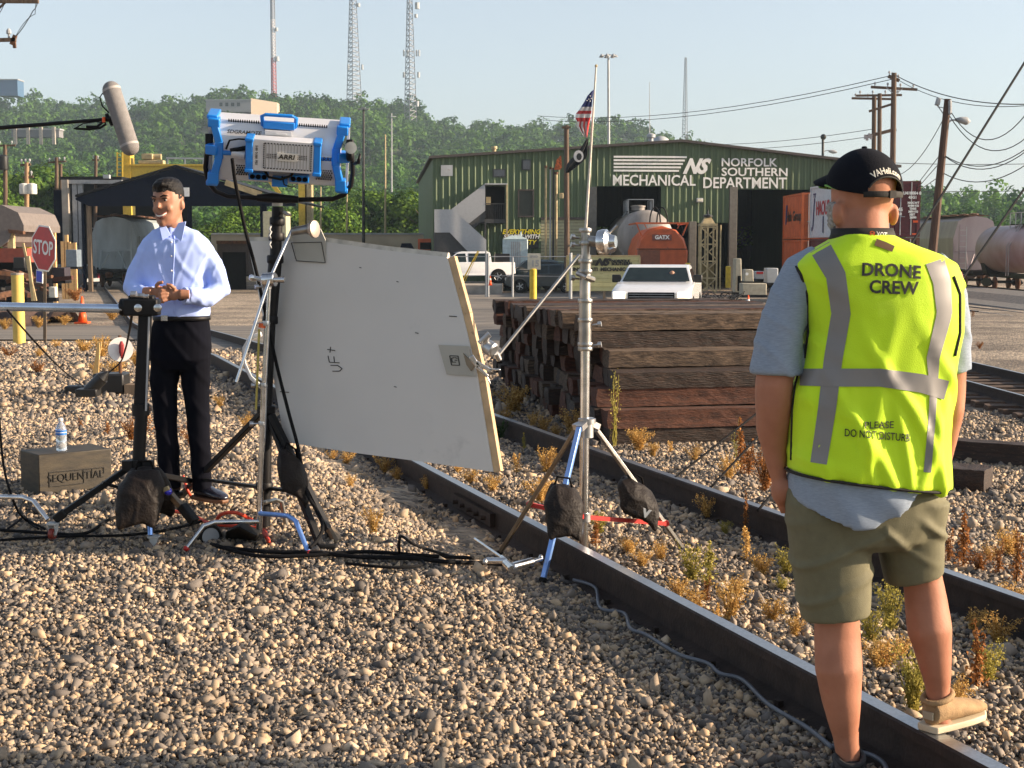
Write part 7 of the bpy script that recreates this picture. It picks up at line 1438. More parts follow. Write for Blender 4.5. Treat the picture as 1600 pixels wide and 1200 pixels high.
# the bounce board
A_, B_, D_ = at(388, 377, 7.95), at(700, 402, 7.35), at(447, 690, 7.72); nrm = (B_ - A_).cross(D_ - A_).normalized()
if nrm.y > 0: nrm = -nrm
def onb(px, py, off=0.):
    o = V(0, 0, CZ); d = (at(px, py, 1) - o).normalized(); t_ = (A_ - o).dot(nrm) / d.dot(nrm); return o + d * t_ + nrm * off
bd = thing('bounce_board', 'large grey bounce board with a worn wooden edge held up between two stands', 'bounce board', onb(600, 720))
M_foam = mat('grey_board_face', (.60, .585, .55), .75, 0, .035, scale=1.6, spot=(.53, .52, .49), sw=.60)
outl = [(388, 377), (510, 378), (600, 391), (700, 402), (724, 490), (748, 590), (772, 737), (660, 721), (560, 708), (500, 699), (447, 690), (438, 640), (428, 580), (414, 500), (400, 430)]
mb = MB(); mb.prism([onb(*p, .012) for p in outl], -nrm * .024); mb.obj('panel', M_foam, bd)
M_edge = mat('raw_wood_edge', (.52, .36, .20), .75, 0, .15, scale=12, spot=(.25, .16, .09), sw=.62)
mb = MB(); e1 = [(700, 402), (724, 490), (748, 590), (772, 737)]
for a_, b_ in zip(e1[:-1], e1[1:]): mb.bar(onb(*a_) + V(.022, 0, 0), onb(*b_) + V(.022, 0, 0), .040, .030, up=tuple(nrm))
mb.obj('edge_strip', M_edge, bd, bevel=.002); mb = MB()
for a_, b_ in zip(outl[:3], outl[1:4]): mb.bar(onb(*a_, -.004) + V(0, 0, .008), onb(*b_, -.004) + V(0, 0, .008), .030, .016, up=tuple(nrm))
mb.obj('edge_strip', mat('pale_foam_edge', (.50, .48, .42), .8, 0, .2, scale=14, spot=(.15, .12, .08), sw=.6), bd)
M_pltn = mat('tan_mounting_plate', (.40, .385, .33), .6, 0, .05)
mb = MB(); mb.prism([onb(688, 539, .016), onb(735, 541, .016), onb(747, 588, .016), onb(701, 585, .016)], nrm * .004); pt = mb.obj('mounting_plate', M_pltn, bd)
mb = MB()
q = [(706, 556), (719, 556.5), (721.5, 571), (709, 570.5)]
for a_, b_ in zip(q, q[1:] + q[:1]): mb.bar(onb(*a_, .022), onb(*b_, .022), .004, .003, up=tuple(nrm))
for a_, b_ in (((709, 560), (713, 559)), ((709, 560), (710, 566)), ((710, 566), (716, 566)), ((714, 559), (718, 560)), ((714, 563), (718, 563))): mb.bar(onb(*a_, .022), onb(*b_, .022), .004, .003, up=tuple(nrm))
mb.obj('square_emblem', M_ink, pt); mb = MB(); mb.prism([onb(728, 552, .022), onb(746, 572, .022), onb(740, 580, .022), onb(733, 570, .022)], nrm * .006); mb.obj('clamp_pad', M_brz, pt)
mb = MB(); mb.prism([onb(458, 356, .014), onb(504, 358, .014), onb(512, 376, .014), onb(511, 411, .014), onb(467, 408, .014)], nrm * .006); mb.obj('mounting_plate', M_pltn, bd)
mb = MB(); q = [(459, 380), (467, 408), (512, 411), (506, 379)]
for a_, b_ in zip(q, q[1:] + q[:1]): mb.bar(onb(*a_, .022), onb(*b_, .022), .003, .003, up=tuple(nrm))
mb.obj('plate_outline', M_ink, bd)
mb = MB()      # pencilled letters on the face
for a_, b_ in (((514, 546), (526, 548)), ((519, 542), (518, 551)), ((515, 556), (517, 566)), ((517, 566), (533, 567)), ((524, 557), (525, 566)), ((519, 571), (530, 571)), ((530, 571), (537, 576)), ((537, 576), (533, 580)), ((533, 580), (522, 580))): mb.bar(onb(*a_, .0145), onb(*b_, .0145), .004, .002, up=tuple(nrm))
mb.obj('pencil_marks', M_ink, bd); [(lambda q_: q_.obj('scuff', M_ink, bd))(MB().bar(onb(a_, b_, .0145), onb(a_ + l_, b_ + 1, .0145), .004, .002, up=tuple(nrm))) for a_, b_, l_ in ((564, 418, 3), (622, 440, 3), (440, 612, 14), (704, 494, 12), (651, 520, 5), (618, 604, 4))]
# curved reflector hoop peeking out left of the board
hoop = [at(410, 606, 8.1), at(392, 590, 8.15), at(382, 568, 8.2), at(381, 545, 8.2), at(391, 528, 8.15), at(408, 522, 8.1)]
mb = MB(); mb.tube(hoop, [(.014, .006)] * 6, 8); mb.obj('reflector_hoop', M_white, None, smooth=True, org=hoop[0], label='white curved rim of a round reflector peeking out left of the light stand', cat='reflector')
# chrome c-stand holding the board's left corner
Y = 7.45; cs = thing('c_stand', 'slim chrome C-stand with turtle legs in front of the black light stand', 'C-stand', at(405, 830, Y))
for y0, y1, xa, xb, r_, m_ in ((440, 505, 421, 418, .010, M_chr), (505, 600, 418, 413, .013, M_chr), (600, 832, 413, 405, .0165, M_chr)): mb = MB(); mb.tube([at(xb, y1, Y), at(xa, y0, Y)], r_, 14); mb.obj('column_tube', m_, cs, smooth='auto')
mb = MB(); mb.tube([at(410, 505, Y), at(409, 512, Y)], .018, 12); mb.obj('orange_tape', mat('orange_tape', (.65, .12, .03), .6), cs, smooth='auto'); mb = MB(); mb.tube([at(405, 514, Y - .02), at(400, 640, Y - .02)], .006, 8); mb.obj('yellow_edge_tube', mat('olive_gold_tube', (.35, .30, .08), .35, .6), cs, smooth='auto')
for y_ in (448, 505, 602, 662): mb = MB(); mb.lathe([(.019, -.012), (.021, 0), (.019, .012)], at(418 - (y_ - 448) * .04, y_, Y)); knob(mb, at(412 - (y_ - 448) * .04, y_, Y), (-1, -.3, 0), .013, .03); mb.obj('locking_collar', M_alu, cs, smooth='auto')
c = at(421, 437, Y - .02); mb = MB(); mb.lathe([(.030, -.035), (.036, -.03), (.036, .03), (.030, .035)], c, (1, -.25, .1), 22); mb.tube([at(428, 437, Y - .05), at(445, 437, Y - .06)], [.014, .016], 12); mb.tube([at(412, 437, Y), at(394, 434, Y)], [.012, .012], 10); mb.ball(at(394, 434, Y), .018, 8); mb.obj('grip_head', M_chr, cs, smooth='auto')
mb = MB(); mb.tube([at(416, 441, Y), at(415, 458, Y)], .014, 10); mb.obj('grip_spigot', M_brushed, cs, smooth='auto')
for L_, m_ in (([(404, 815, 7.44), (335, 816, 7.35), (318, 822, 7.32), (291, 857, 7.27)], M_chr), ([(406, 802, 7.44), (450, 806, 7.3), (462, 814, 7.26), (482, 864, 7.16)], M_blue), ([(406, 787, 7.5), (430, 781, 7.7), (440, 784, 7.75), (451, 846, 7.8)], M_brushed)):
    mb = MB(); mb.tube([at(*p) for p in L_], .0125, 12); mb.obj('leg', m_, cs, smooth='auto'); mb = MB(); mb.ball(at(*L_[-1]), .016, 8); mb.obj('foot_cap', M_red, cs, smooth=True)
ga = thing('grip_arm', 'bright steel arm slanting across the C-stand head up to the board corner', 'grip arm', at(370, 597, 7.3)); mb = MB(); mb.tube([at(369.5, 597, 7.3), at(421, 437, 7.4), at(456, 359, 7.55)], .0085, 12); mb.obj('rod', M_chr, ga, smooth='auto')
mb = MB(); mb.tube([at(456, 362, 7.55), at(480, 358, 7.55)], [.02, .024], 12); mb.tube([at(480, 358, 7.55), at(486, 358, 7.55)], .028, 14); mb.obj('grip_head', M_brushed, ga, smooth='auto'); mb = MB(); mb.lathe([(.038, -.012), (.044, -.006), (.044, .01), (.036, .014)], at(490, 358, 7.5), (.9, -.45, .05), 24); mb.obj('round_jaw', mat('worn_pink_metal', (.48, .40, .34), .45, .5, .2), ga, smooth='auto')
# black light stand with the LED soft light
Y = 7.75; bs_ = thing('black_light_stand', 'thick black rolling stand holding the blue studio light', 'light stand', at(412, 822, Y))
for x0, y0, x1, y1, r_ in ((434, 323, 430, 408, .030), (430, 408, 422, 500, .036), (422, 500, 416, 640, .030), (416, 640, 412, 822, .034)): mb = MB(); mb.tube([at(x1, y1, Y), at(x0, y0, Y)], r_, 16); mb.obj('column_tube', M_blk, bs_, smooth='auto')
mb = MB(); mb.lathe([(.028, 0), (.028, .02), (.02, .024)], at(433.5, 322, Y)); mb.obj('top_cap', mat('pale_cap_grey', (.5, .5, .48), .5), bs_, smooth='auto')
for y_, x_, r_ in ((346, 433, .040), (370, 432, .042), (405, 430, .044), (500, 422, .042), (640, 416, .050), (760, 413, .046)): mb = MB(); mb.lathe([(r_ * .9, -.022), (r_, -.015), (r_, .015), (r_ * .9, .022)], at(x_, y_, Y)); mb.obj('collar', M_blk, bs_, smooth='auto')
mb = MB(); mb.bar(at(441, 330, Y), at(452, 337, Y - .1), .03, .006); mb.obj('locking_lever', M_brz, bs_)
for y_ in (352, 362, 376): mb = MB(); mb.tube([at(424, y_, Y - .03), at(421, y_ + 6, Y - .05), at(424, y_ + 12, Y - .03)], .005, 6); mb.obj('cable_loop', M_galv, bs_, smooth=True)
for a_, b_ in (((415, 640, Y), (268, 790, 8.6)), ((424, 648, Y - .05), (522, 846, 7.5)), ((420, 650, Y), (503, 858, 7.35))): mb = MB(); mb.bar(at(*a_), at(*b_), .036, .03); mb.obj('leg', M_blk, bs_, bevel=.004)
for a_, b_ in (((412, 762, Y), (312, 748, 8.3)), ((414, 762, Y), (478, 770, 7.6))): mb = MB(); mb.bar(at(*a_), at(*b_), .03, .016); mb.obj('brace', M_blk, bs_)
mb = MB(); mb.tube([at(516, 826, 7.5), at(527, 846, 7.48)], [.024, .03], 10); mb.obj('rubber_foot', M_brz, bs_, smooth='auto'); mb = MB(); mb.box(at(512, 858, 7.33), (.10, .06, .05)); mb.obj('rubber_foot', M_rub, bs_, bevel=.01)
sandbag(at(455, 712, 7.55), (.7, .2, -.6), 'black sandbag on the right leg of the black light stand', .2, .22, .09)
# the light head
M_lb = mat('bright_blue_plastic', (.005, .19, .62), .35, 0, .05, coat=.3); M_sil = mat('silver_housing', (.62, .63, .65), .45, .25, .05); M_sild = mat('silver_housing_vent', (.30, .30, .29), .5, .4, .1)
lc = at(435, 240, 7.6); LT = Matrix.Translation(lc) @ Matrix.Rotation(R(3.2), 4, 'Y') @ Matrix.Rotation(R(6), 4, 'Z') @ Matrix.Rotation(R(16), 4, 'X') @ Matrix.Diagonal((1, 1, .87, 1))
lh = thing('studio_light', 'blue and silver LED studio panel light seen from behind, on the black yoke', 'studio light', lc)
u = 7.6 / F      # metres per measured unit
mb = MB(LT); mb.loft([[V(x * u, -y * u, z * u) for y, z in ((-50, -50), (-18, -58), (8, -50), (16, -6), (14, 30), (-2, 54), (-50, 56))] for x in (-96, 96)]); mb.obj('housing', M_sil, lh, bevel=.006)
for s_ in (-1, 1):
    mb = MB(LT)
    for (x0, z0, x1, z1, w_) in ((97, 60, 97, 44, 18), (96, 47, 89, 18, 12), (89, 20, 89, -12, 13), (89, -10, 95, -38, 12), (97, -36, 98, -58, 17)): mb.bar(V(s_ * x0 * u, -10 * u, z0 * u), V(s_ * x1 * u, -10 * u, z1 * u), w_ * u, 20 * u, up=(0, 1, 0))
    mb.bar(V(s_ * 100 * u, 40 * u, 60 * u), V(s_ * 100 * u, -12 * u, 60 * u), 17 * u, 8 * u); mb.bar(V(s_ * 100 * u, 40 * u, -58 * u), V(s_ * 100 * u, -12 * u, -58 * u), 18 * u, 9 * u); mb.bar(V(s_ * 88 * u, -14 * u, 4 * u), V(s_ * 106 * u, -6 * u, 4 * u), 22 * u, 18 * u, up=(0, 0, 1)); mb.bar(V(s_ * 60 * u, -15 * u, 0), V(s_ * 90 * u, -15 * u, 0), 8 * u, 8 * u); mb.obj('corner_frame', M_lb, lh, bevel=.006)
    mb = MB(LT); mb.bar(V(s_ * 106 * u, 30 * u, 54 * u), V(s_ * 106 * u, 30 * u, -54 * u), 4 * u, 44 * u, up=(0, 1, 0)); mb.obj('end_plate', M_sil, lh)
for z0, z1, dy, n_ in ((46, 51, -6, 44),):
    mb = MB(LT)
    for i in range(n_): x = -76 + i * 152 / n_; mb.box((x * u, 3 * u - .0, 50 * u), (1.6 * u, 14 * u, 3.2 * u), (R(-54), 0, 0))
    mb.obj('top_vent_holes', M_dark, lh)
for x0 in (-62, 60):
    mb = MB(LT)
    for i in range(7):
        for k in range(5): mb.box(((x0 + i * 3.6 + (k % 2) * 1.6) * u, -11.5 * u, (-22 - k * 4) * u), (1.9 * u, 5 * u, 2.2 * u))
    mb.obj('rear_vent_holes', M_dark, lh)
# handle
mb = MB(LT); hz, hy = 58, -2; mb.tube([V(-24 * u, 2 * u, 40 * u), V(-26 * u, -4 * u, 66 * u), V(-20 * u, -8 * u, 70 * u), V(20 * u, -8 * u, 70 * u), V(26 * u, -4 * u, 66 * u), V(24 * u, 2 * u, 40 * u)], 3.2 * u, 10); mb.obj('carry_handle', M_lb, lh, smooth='auto'); mb = MB(LT); mb.box((0, -6 * u, 52 * u), (48 * u, 10 * u, 13 * u)); mb.obj('handle_base', M_lb, lh, bevel=.004); mb = MB(LT); mb.box((0, -14 * u, 40 * u), (40 * u, 6 * u, 8 * u)); mb.box((4 * u, -18 * u, 40 * u), (16 * u, 2 * u, 2.4 * u)); mb.obj('latch_plate', M_sil, lh)
# power supply block
mb = MB(LT); mb.box((10 * u, -34 * u, 8 * u), (92 * u, 30 * u, 56 * u)); ps = mb.obj('power_supply', M_sil, lh, bevel=.004)
for s_ in (-1, 1):
    mb = MB(LT); mb.box(((10 + s_ * 51) * u, -33 * u, 8 * u), (11 * u, 34 * u, 58 * u)); [mb.box(((10 + s_ * 51) * u, -34 * u, z_ * u), (13 * u, 36 * u, 7 * u)) for z_ in (-20, 34)]; mb.obj('end_bumper', M_lb, ps, bevel=.005)
mb = MB(LT)
for i in range(15):
    x = -16 + i * 4.7; mb.box((x * u, -49.3 * u, 8 * u), (.8 * u, .8 * u, 42 * u))
mb.obj('grille_slots', M_sild, ps); mb = MB(LT)
for z_ in (-14, 30):
    for i in range(16): mb.box(((-17 + i * 4.6) * u, -49.4 * u, z_ * u), (2.2 * u, 1 * u, 1.8 * u))
for x_ in (-19, 52):
    for i in range(14): mb.box((x_ * u, -49.4 * u, (-13 + i * 3.2) * u), (1.6 * u, 1 * u, 1.8 * u))
for sx_ in (-10, 36):
    for i in range(6):
        for k in range(3): mb.box(((sx_ - 4 + i * 2.6) * u, -49.4 * u, (5 + k * 3) * u), (1.3 * u, 1 * u, 1.3 * u))
mb.obj('vent_holes', M_dark, ps)
mb = MB(LT); mb.box((16 * u, -50.6 * u, 8 * u), (30 * u, 1.5 * u, 14 * u)); lp = mb.obj('label_plate', mat('pale_plate', (.62, .60, .55), .5), ps); mb = MB(LT); mb.text('ARRI', V(15 * u, -52.0 * u, 8 * u), (1, 0, 0), (0, 0, 1), 11.5 * u, .003, .0006, .15); mb.obj('lettering', M_ink, lp)
mb = MB(LT); mb.text('S-60  S-360  PSU', V(-30 * u, -49.8 * u, 8 * u), (0, 0, -1), (1, 0, 0), 5 * u, .002, .0002); mb.obj('lettering', M_ink, ps)
mb = MB(LT); mb.text('SDGRAMOTE', V(-52 * u, -15.6 * u, 38 * u), (1, 0, 0), (0, .35, 1), 8.5 * u, .003, .0006, .25, sx=1.02); mb.text('SkyPanel', V(84 * u, -15.8 * u, 32 * u), (1, 0, 0), (0, .35, 1), 4.5 * u, .003, .0003) if False else None; mb.obj('lettering', M_ink, lh)
mb = MB(LT); mb.box((72 * u, -17.5 * u, 0), (20 * u, 2 * u, 11 * u)); l2 = mb.obj('label_plate', mat('pale_plate', (.62, .60, .55), .5), lh); mb = MB(LT); mb.text('ARRI', V(72 * u, -19 * u, 0), (1, 0, 0), (0, 0, 1), 9 * u, .003, .0005, .15); mb.obj('lettering', M_ink, l2)
for x_, w_ in ((-28, 30), (34, 30)): mb = MB(LT); mb.box((x_ * u, -18 * u, -36 * u), (w_ * u, 20 * u, 13 * u)); cb = mb.obj('connector_block', M_lb, lh, bevel=.004); mb = MB(LT); [mb.lathe([(4 * u, 0), (4 * u, 3 * u)], V((x_ + k) * u, -28 * u, -36 * u), (0, -1, 0), 10) for k in (-9, 0, 9)]; mb.obj('sockets', M_dark, cb)
mb = MB(LT); mb.box((4 * u, -12 * u, -46 * u), (24 * u, 18 * u, 18 * u)); mb.obj('centre_clip', M_lb, lh, bevel=.006)
mb = MB(LT); mb.tube([V(-20 * u, -30 * u, -22 * u), V(-12 * u, -34 * u, -34 * u), V(6 * u, -36 * u, -36 * u), V(22 * u, -32 * u, -30 * u), V(26 * u, -30 * u, -22 * u)], 2.2 * u, 8); mb.tube([V(8 * u, -30 * u, -32 * u), V(12 * u, -34 * u, -46 * u), V(24 * u, -34 * u, -50 * u), V(32 * u, -30 * u, -44 * u)], 1.2 * u, 6); mb.obj('patch_cable', M_rub, lh, smooth=True)
mb = MB(LT); mb.tube([V(-78 * u, -20 * u, 8 * u), V(-72 * u, -30 * u, 26 * u), V(-58 * u, -36 * u, 31 * u), V(-46 * u, -36 * u, 31 * u)], 1.6 * u, 8); mb.tube([V(-70 * u, -30 * u, 8 * u), V(-46 * u, -34 * u, 16 * u)], 4 * u, 10); mb.obj('patch_cable', M_rub, lh, smooth=True); mb = MB(LT); mb.tube([V(-68 * u, -26 * u, 4 * u), V(-48 * u, -28 * u, 2 * u)], 9 * u, 12); mb.obj('pale_connector', M_sil, lh, smooth='auto')
# yoke
yk = thing('light_yoke', 'black U-shaped yoke bracket cradling the blue studio light', 'yoke', at(433, 313, 7.75)); mb = MB(); mb.tube([at(*p) for p in ((324, 232, 7.55), (321, 262, 7.6), (325, 284, 7.62), (337, 299, 7.66), (356, 307, 7.7), (400, 309, 7.72), (466, 312, 7.72), (520, 311, 7.72), (538, 304, 7.7), (548, 290, 7.68), (551, 270, 7.66), (550, 238, 7.62))], .0125, 12); mb.obj('bracket_tube', M_blk, yk, smooth='auto')
mb = MB(); mb.tube([at(402, 309, 7.7), at(425, 309, 7.7), at(466, 312, 7.7)], [(.018, .016), (.026, .03), (.018, .016)], 14); mb.obj('centre_grip', M_blk, yk, smooth='auto')
for x_, y_ in ((327, 227), (547, 236)): mb = MB(); mb.lathe([(.02, -.02), (.034, -.014), (.034, .014), (.02, .02)], at(x_, y_ + 6, 7.55), (1, 0, 0), 18); mb.box(at(x_, y_ - 4, 7.55), (.035, .04, .09)); mb.obj('pivot_knob', M_blk, yk, smooth='auto', bevel=.005)
mb = MB(); mb.tube([at(553, 256, 7.6), at(560, 254, 7.58), at(563, 240, 7.58)], [.008, .010, .006], 8); mb.obj('lever', M_blk, yk, smooth=True); mb = MB(); mb.lathe([(.030, -.006), (.030, .006)], at(548, 231, 7.5), (.3, -1, 0), 18); mb.obj('worn_disc', M_brushed, yk, smooth='auto')
M_cab = mat('black_cable', (.006, .006, .007), .8, spec=.15)
def cable(pts, r_, lab, m=M_cab, name='cable', cat='cable', group=None, ground=None):
    """smooth curve through measured points; (px, py) rest on the ground, (px, py, Y) hang"""
    Pn = []
    for p in pts:
        if len(p) == 3: Pn.append(at(*p))
        else:
            q = onz(p[0], p[1], .1)
            for _ in range(4): q = onz(p[0], p[1], g(q.x, q.y) + .032 + r_)
            Pn.append(q)
    C = []; n = len(Pn)
    for i in range(n - 1):
        p0, p1, p2, p3 = Pn[max(i - 1, 0)], Pn[i], Pn[i + 1], Pn[min(i + 2, n - 1)]
        for k in range(6):
            t_ = k / 6; C.append(.5 * ((2 * p1) + (p2 - p0) * t_ + (2 * p0 - 5 * p1 + 4 * p2 - p3) * t_ ** 2 + (3 * p1 - p0 - 3 * p2 + p3) * t_ ** 3))
    C.append(Pn[-1]); r_ *= 1.25; mb = MB(); mb.tube(C, r_, 7); return mb.obj(name, m, None, smooth=True, org=C[0], label=lab, cat=cat, group=group)
cable([(363, 248, 7.4), (367, 280, 7.45), (375, 320, 7.5), (386, 370, 7.5), (402, 430, 7.55), (430, 560, 7.6), (450, 640, 7.6), (466, 700, 7.55), (480, 770, 7.45), (497, 800, 7.4), (504, 826, 7.3), (494, 846, 7.2), (484, 856, 7.15)], .0075, 'black power cable hanging from the studio light down past the board')
# ------------------------------------------------------------------ left stand with silver boom arm
Y = 7.5; ls = thing('black_rolling_stand', 'black rolling stand at left holding the horizontal silver pole', 'light stand', at(218, 740, Y))
mb = MB(); mb.tube([at(216, 735, Y), at(221, 640, Y)], .033, 14); mb.obj('column_tube', M_blk, ls, smooth='auto'); mb = MB(); mb.bar(at(219, 642, Y), at(227, 492, Y), .062, .05, up=(0, 1, 0)); mb.obj('column_tube', M_blk, ls, bevel=.008); mb = MB(); mb.bar(at(228, 642, Y - .04), at(233, 495, Y - .04), .008, .01); mb.obj('edge_rib', M_grey, ls)
mb = MB(); mb.lathe([(.045, -.03), (.045, .03)], at(220, 640, Y)); mb.obj('collar', M_blk, ls, smooth='auto')
mb = MB(); mb.box(at(222, 480, Y), (.175, .09, .085)); mb.lathe([(.045, -.05), (.045, .05)], at(203, 480, Y), (1, 0, 0), 16); mb.box(at(222, 466, Y), (.13, .06, .03)); hd = mb.obj('boom_head', M_blk, ls, bevel=.008)
for px, w_ in ((216.5, .016), (247, .015)): mb = MB(); mb.lathe([(.020, 0), (.020, .012), (.010, .016)], at(px, 481, Y - .06), (0, -1, 0), 18); mb.obj('round_bolt', M_chr, hd, smooth='auto')
for i, (px, py) in enumerate(((209, 460), (215, 462), (221, 462), (228, 463))): mb = MB(); mb.lathe([(.012 if i else .018, -.014), (.012 if i else .018, .014)], at(px, py, Y - .03), (1, 0, 0), 10); mb.obj('top_screw', M_alu, hd, smooth='auto')
cl = at(214, 727, Y); mb = MB(); mb.lathe([(.05, -.03), (.05, .03)], cl); mb.box(at(200, 727, Y - .03), (.05, .05, .05)); mb.box(at(232, 729, Y - .03), (.05, .05, .06)); mb.obj('leg_collar', M_blk, ls, smooth='auto')
for a_, b_, m_ in (((202, 730, Y), (84, 812, 7.35), M_blk), ((230, 733, Y), (302, 812, 7.4), M_brz), ((220, 740, Y), (236, 832, 7.38), M_blk), ((225, 738, Y + .1), (300, 752, 8.4), M_blk)): mb = MB(); mb.bar(at(*a_), at(*b_), .034, .03); mb.obj('leg', m_, ls, bevel=.004)
mb = MB(); mb.bar(at(160, 754, 7.43), at(205, 768, Y), .03, .015); mb.obj('brace', M_blk, ls); mb = MB(); mb.bar(at(284, 790, 7.42), at(305, 816, 7.38), .05, .045); mb.obj('leg_sleeve', M_blk, ls, bevel=.008); mb = MB(); mb.bar(at(86, 812, 7.36), at(102, 800, 7.37), .05, .045); mb.obj('leg_sleeve', M_blk, ls, bevel=.008)
M_urw = mat('amber_red_wheel', (.14, .02, .012), .3, 0, .2)
def caster(c, r_, par, ax=(1, .3, 0)):
    mb = MB(); ax = Vector(ax).normalized(); mb.lathe([(r_ * .55, -.012), (r_ * .95, -.012), (r_, -.006), (r_, .006), (r_ * .95, .012), (r_ * .55, .012)], c, ax, 24); w_ = mb.obj('caster', M_urw, par, smooth='auto')
    mb = MB(); mb.lathe([(r_ * .52, -.014), (r_ * .52, .014)], c, ax, 18); mb.lathe([(.006, -.02), (.006, .02)], c, ax); mb.obj('wheel_hub', M_alu, w_, smooth='auto')
    fwd = V(0, 0, 1).cross(ax).normalized(); mb = MB()
    for s_ in (-1, 1): mb.prism([c + ax * (.017 * s_) + V(0, 0, -.006) - fwd * .006, c + ax * (.017 * s_) + V(0, 0, -.006) + fwd * .008, c + ax * (.017 * s_) + V(0, 0, r_ * 1.7) + fwd * .034, c + ax * (.017 * s_) + V(0, 0, r_ * 1.7) - fwd * .012], ax * (.003 * s_))
    mb.box(c + V(0, 0, r_ * 1.72) + fwd * .01, (.045, .05, .006)); mb.box(c + V(0, 0, r_ * 1.85) + fwd * .01, (.055, .055, .008)); mb.obj('caster_fork', M_galv, w_)
caster(at(238, 855, 7.36), .030, ls, (.15, -1, 0)); caster(at(82, 834, 7.33), .028, ls, (1, -.2, 0))
mb = MB(); mb.tube([at(234, 815, 7.38), at(235, 836, 7.36)], .013, 10); mb.obj('caster_stem', M_blue, ls, smooth='auto')
sandbag(at(226, 736, 7.36), (.8, .1, 0), 'black sandbag hanging from the centre of the left rolling stand', .23, .27, .11)
mb = MB(); mb.bar(at(251, 768, 7.3), at(264, 762, 7.28), .012, .022); kb = mb.obj('leg_latch', M_tan, ls, bevel=.002); mb = MB(); mb.ball(at(263, 768, 7.3), .020, 12); mb.obj('blue_knob', mat('deep_blue_knob', (.02, .02, .45), .3, coat=.5), kb, smooth=True)
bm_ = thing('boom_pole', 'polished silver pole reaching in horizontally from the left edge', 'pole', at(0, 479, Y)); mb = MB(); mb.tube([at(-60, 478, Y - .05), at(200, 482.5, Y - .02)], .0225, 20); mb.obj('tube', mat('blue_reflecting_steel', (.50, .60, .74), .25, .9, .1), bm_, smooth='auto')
cable([(11, 484, 7.4), (60, 540, 7.6), (100, 580, 10.5), (131, 604, 15)], .004, 'thin black line slanting down from the silver pole to the gravel'); cable([(206, 490, 7.5), (203, 512, 8.6), (196, 545, 11.5), (188, 566, 14), (170, 582, 15.1)], .006, 'black lead running from the boom head toward the black tube case')
# chrome legs of a stand standing outside the left edge
os_ = thing('chrome_stand_leg', 'chrome curved stand leg with a caster entering at the bottom left edge', 'C-stand', at(10, 778, 7.3)); mb = MB(); mb.tube([at(-120, 776, 7.4), at(-20, 776, 7.35), at(36, 777, 7.3), at(52, 783, 7.28), at(74, 812, 7.25)], .013, 12); mb.obj('leg', M_chr, os_, smooth='auto'); mb = MB(); mb.tube([at(-120, 400, 7.4), at(-120, 840, 7.4)], .017, 12); mb.obj('column_tube', M_chr, os_, smooth='auto')
caster(at(80, 834, 7.18), .026, os_, (1, -.2, 0)) if False else None
# ------------------------------------------------------------------ boom microphone
mc = thing('boom_microphone', 'grey zeppelin microphone tilted at the end of the black boom pole', 'microphone', at(189, 186, 7.5)); a_, b_ = at(174.5, 141, 7.5), at(203, 229, 7.45); ax = (b_ - a_).normalized(); L_ = (b_ - a_).length; r_ = .0455
M_mic = mat('grey_mesh_blimp', (.20, .19, .185), .75, 0, .08, scale=50, bump=.6, bs=300); mb = MB(); mb.lathe([(r_ * math.sin(t_), -r_ * math.cos(t_)) for t_ in [math.pi / 2 * k / 7 for k in range(8)]] + [(r_, L_)] + [(r_ * math.cos(t_), L_ + r_ * math.sin(t_)) for t_ in [math.pi / 2 * k / 7 for k in range(1, 8)]], a_, ax, 28); mb.obj('windshield', M_mic, mc, smooth='auto')
for f in (.0, .98): mb = MB(); mb.lathe([(r_ * 1.02, -.006), (r_ * 1.03, .006)], a_ + ax * (L_ * f), ax, 28); mb.obj('seam_ring', mat('pale_seam', (.36, .34, .32), .6), mc, smooth='auto')
mb = MB(); mb.tube([at(166, 178, 7.5), at(176, 196, 7.5)], .010, 8); mb.tube([at(165, 186, 7.5), at(178, 186, 7.5)], .014, 8); mb.tube([at(161, 190, 7.5), at(152, 198, 7.5), at(135, 198, 7.5)], .007, 8); mb.obj('pistol_mount', M_blk, mc, smooth='auto'); mb = MB(); mb.tube([at(162, 183, 7.48), at(162, 191, 7.48)], .008, 8); mb.obj('orange_mark', M_orange, mc)
mb = MB(); mb.tube([at(170, 176, 7.5), at(160, 166, 7.5), at(156, 152, 7.5), at(160, 146, 7.5), at(164, 150, 7.5)], .0035, 6); mb.tube([at(115, 202, 7.5), at(130, 193, 7.5), at(150, 190, 7.5), at(166, 192, 7.5)], .003, 6); mb.tube([at(118, 201, 7.5), at(140, 202, 7.5), at(156, 200, 7.5), at(166, 194, 7.5)], .006, 6); mb.obj('mic_lead', M_rub, mc, smooth=True)
mb = MB(); mb.tube([at(-80, 206, 7.6), at(60, 195, 7.55), at(168, 186, 7.5)], [.0115, .010, .008], 12); mb.obj('boom_pole', M_blk, None, smooth='auto', org=at(-80, 206, 7.6), label='long black boom pole reaching in from the left edge to the microphone', cat='boom pole')
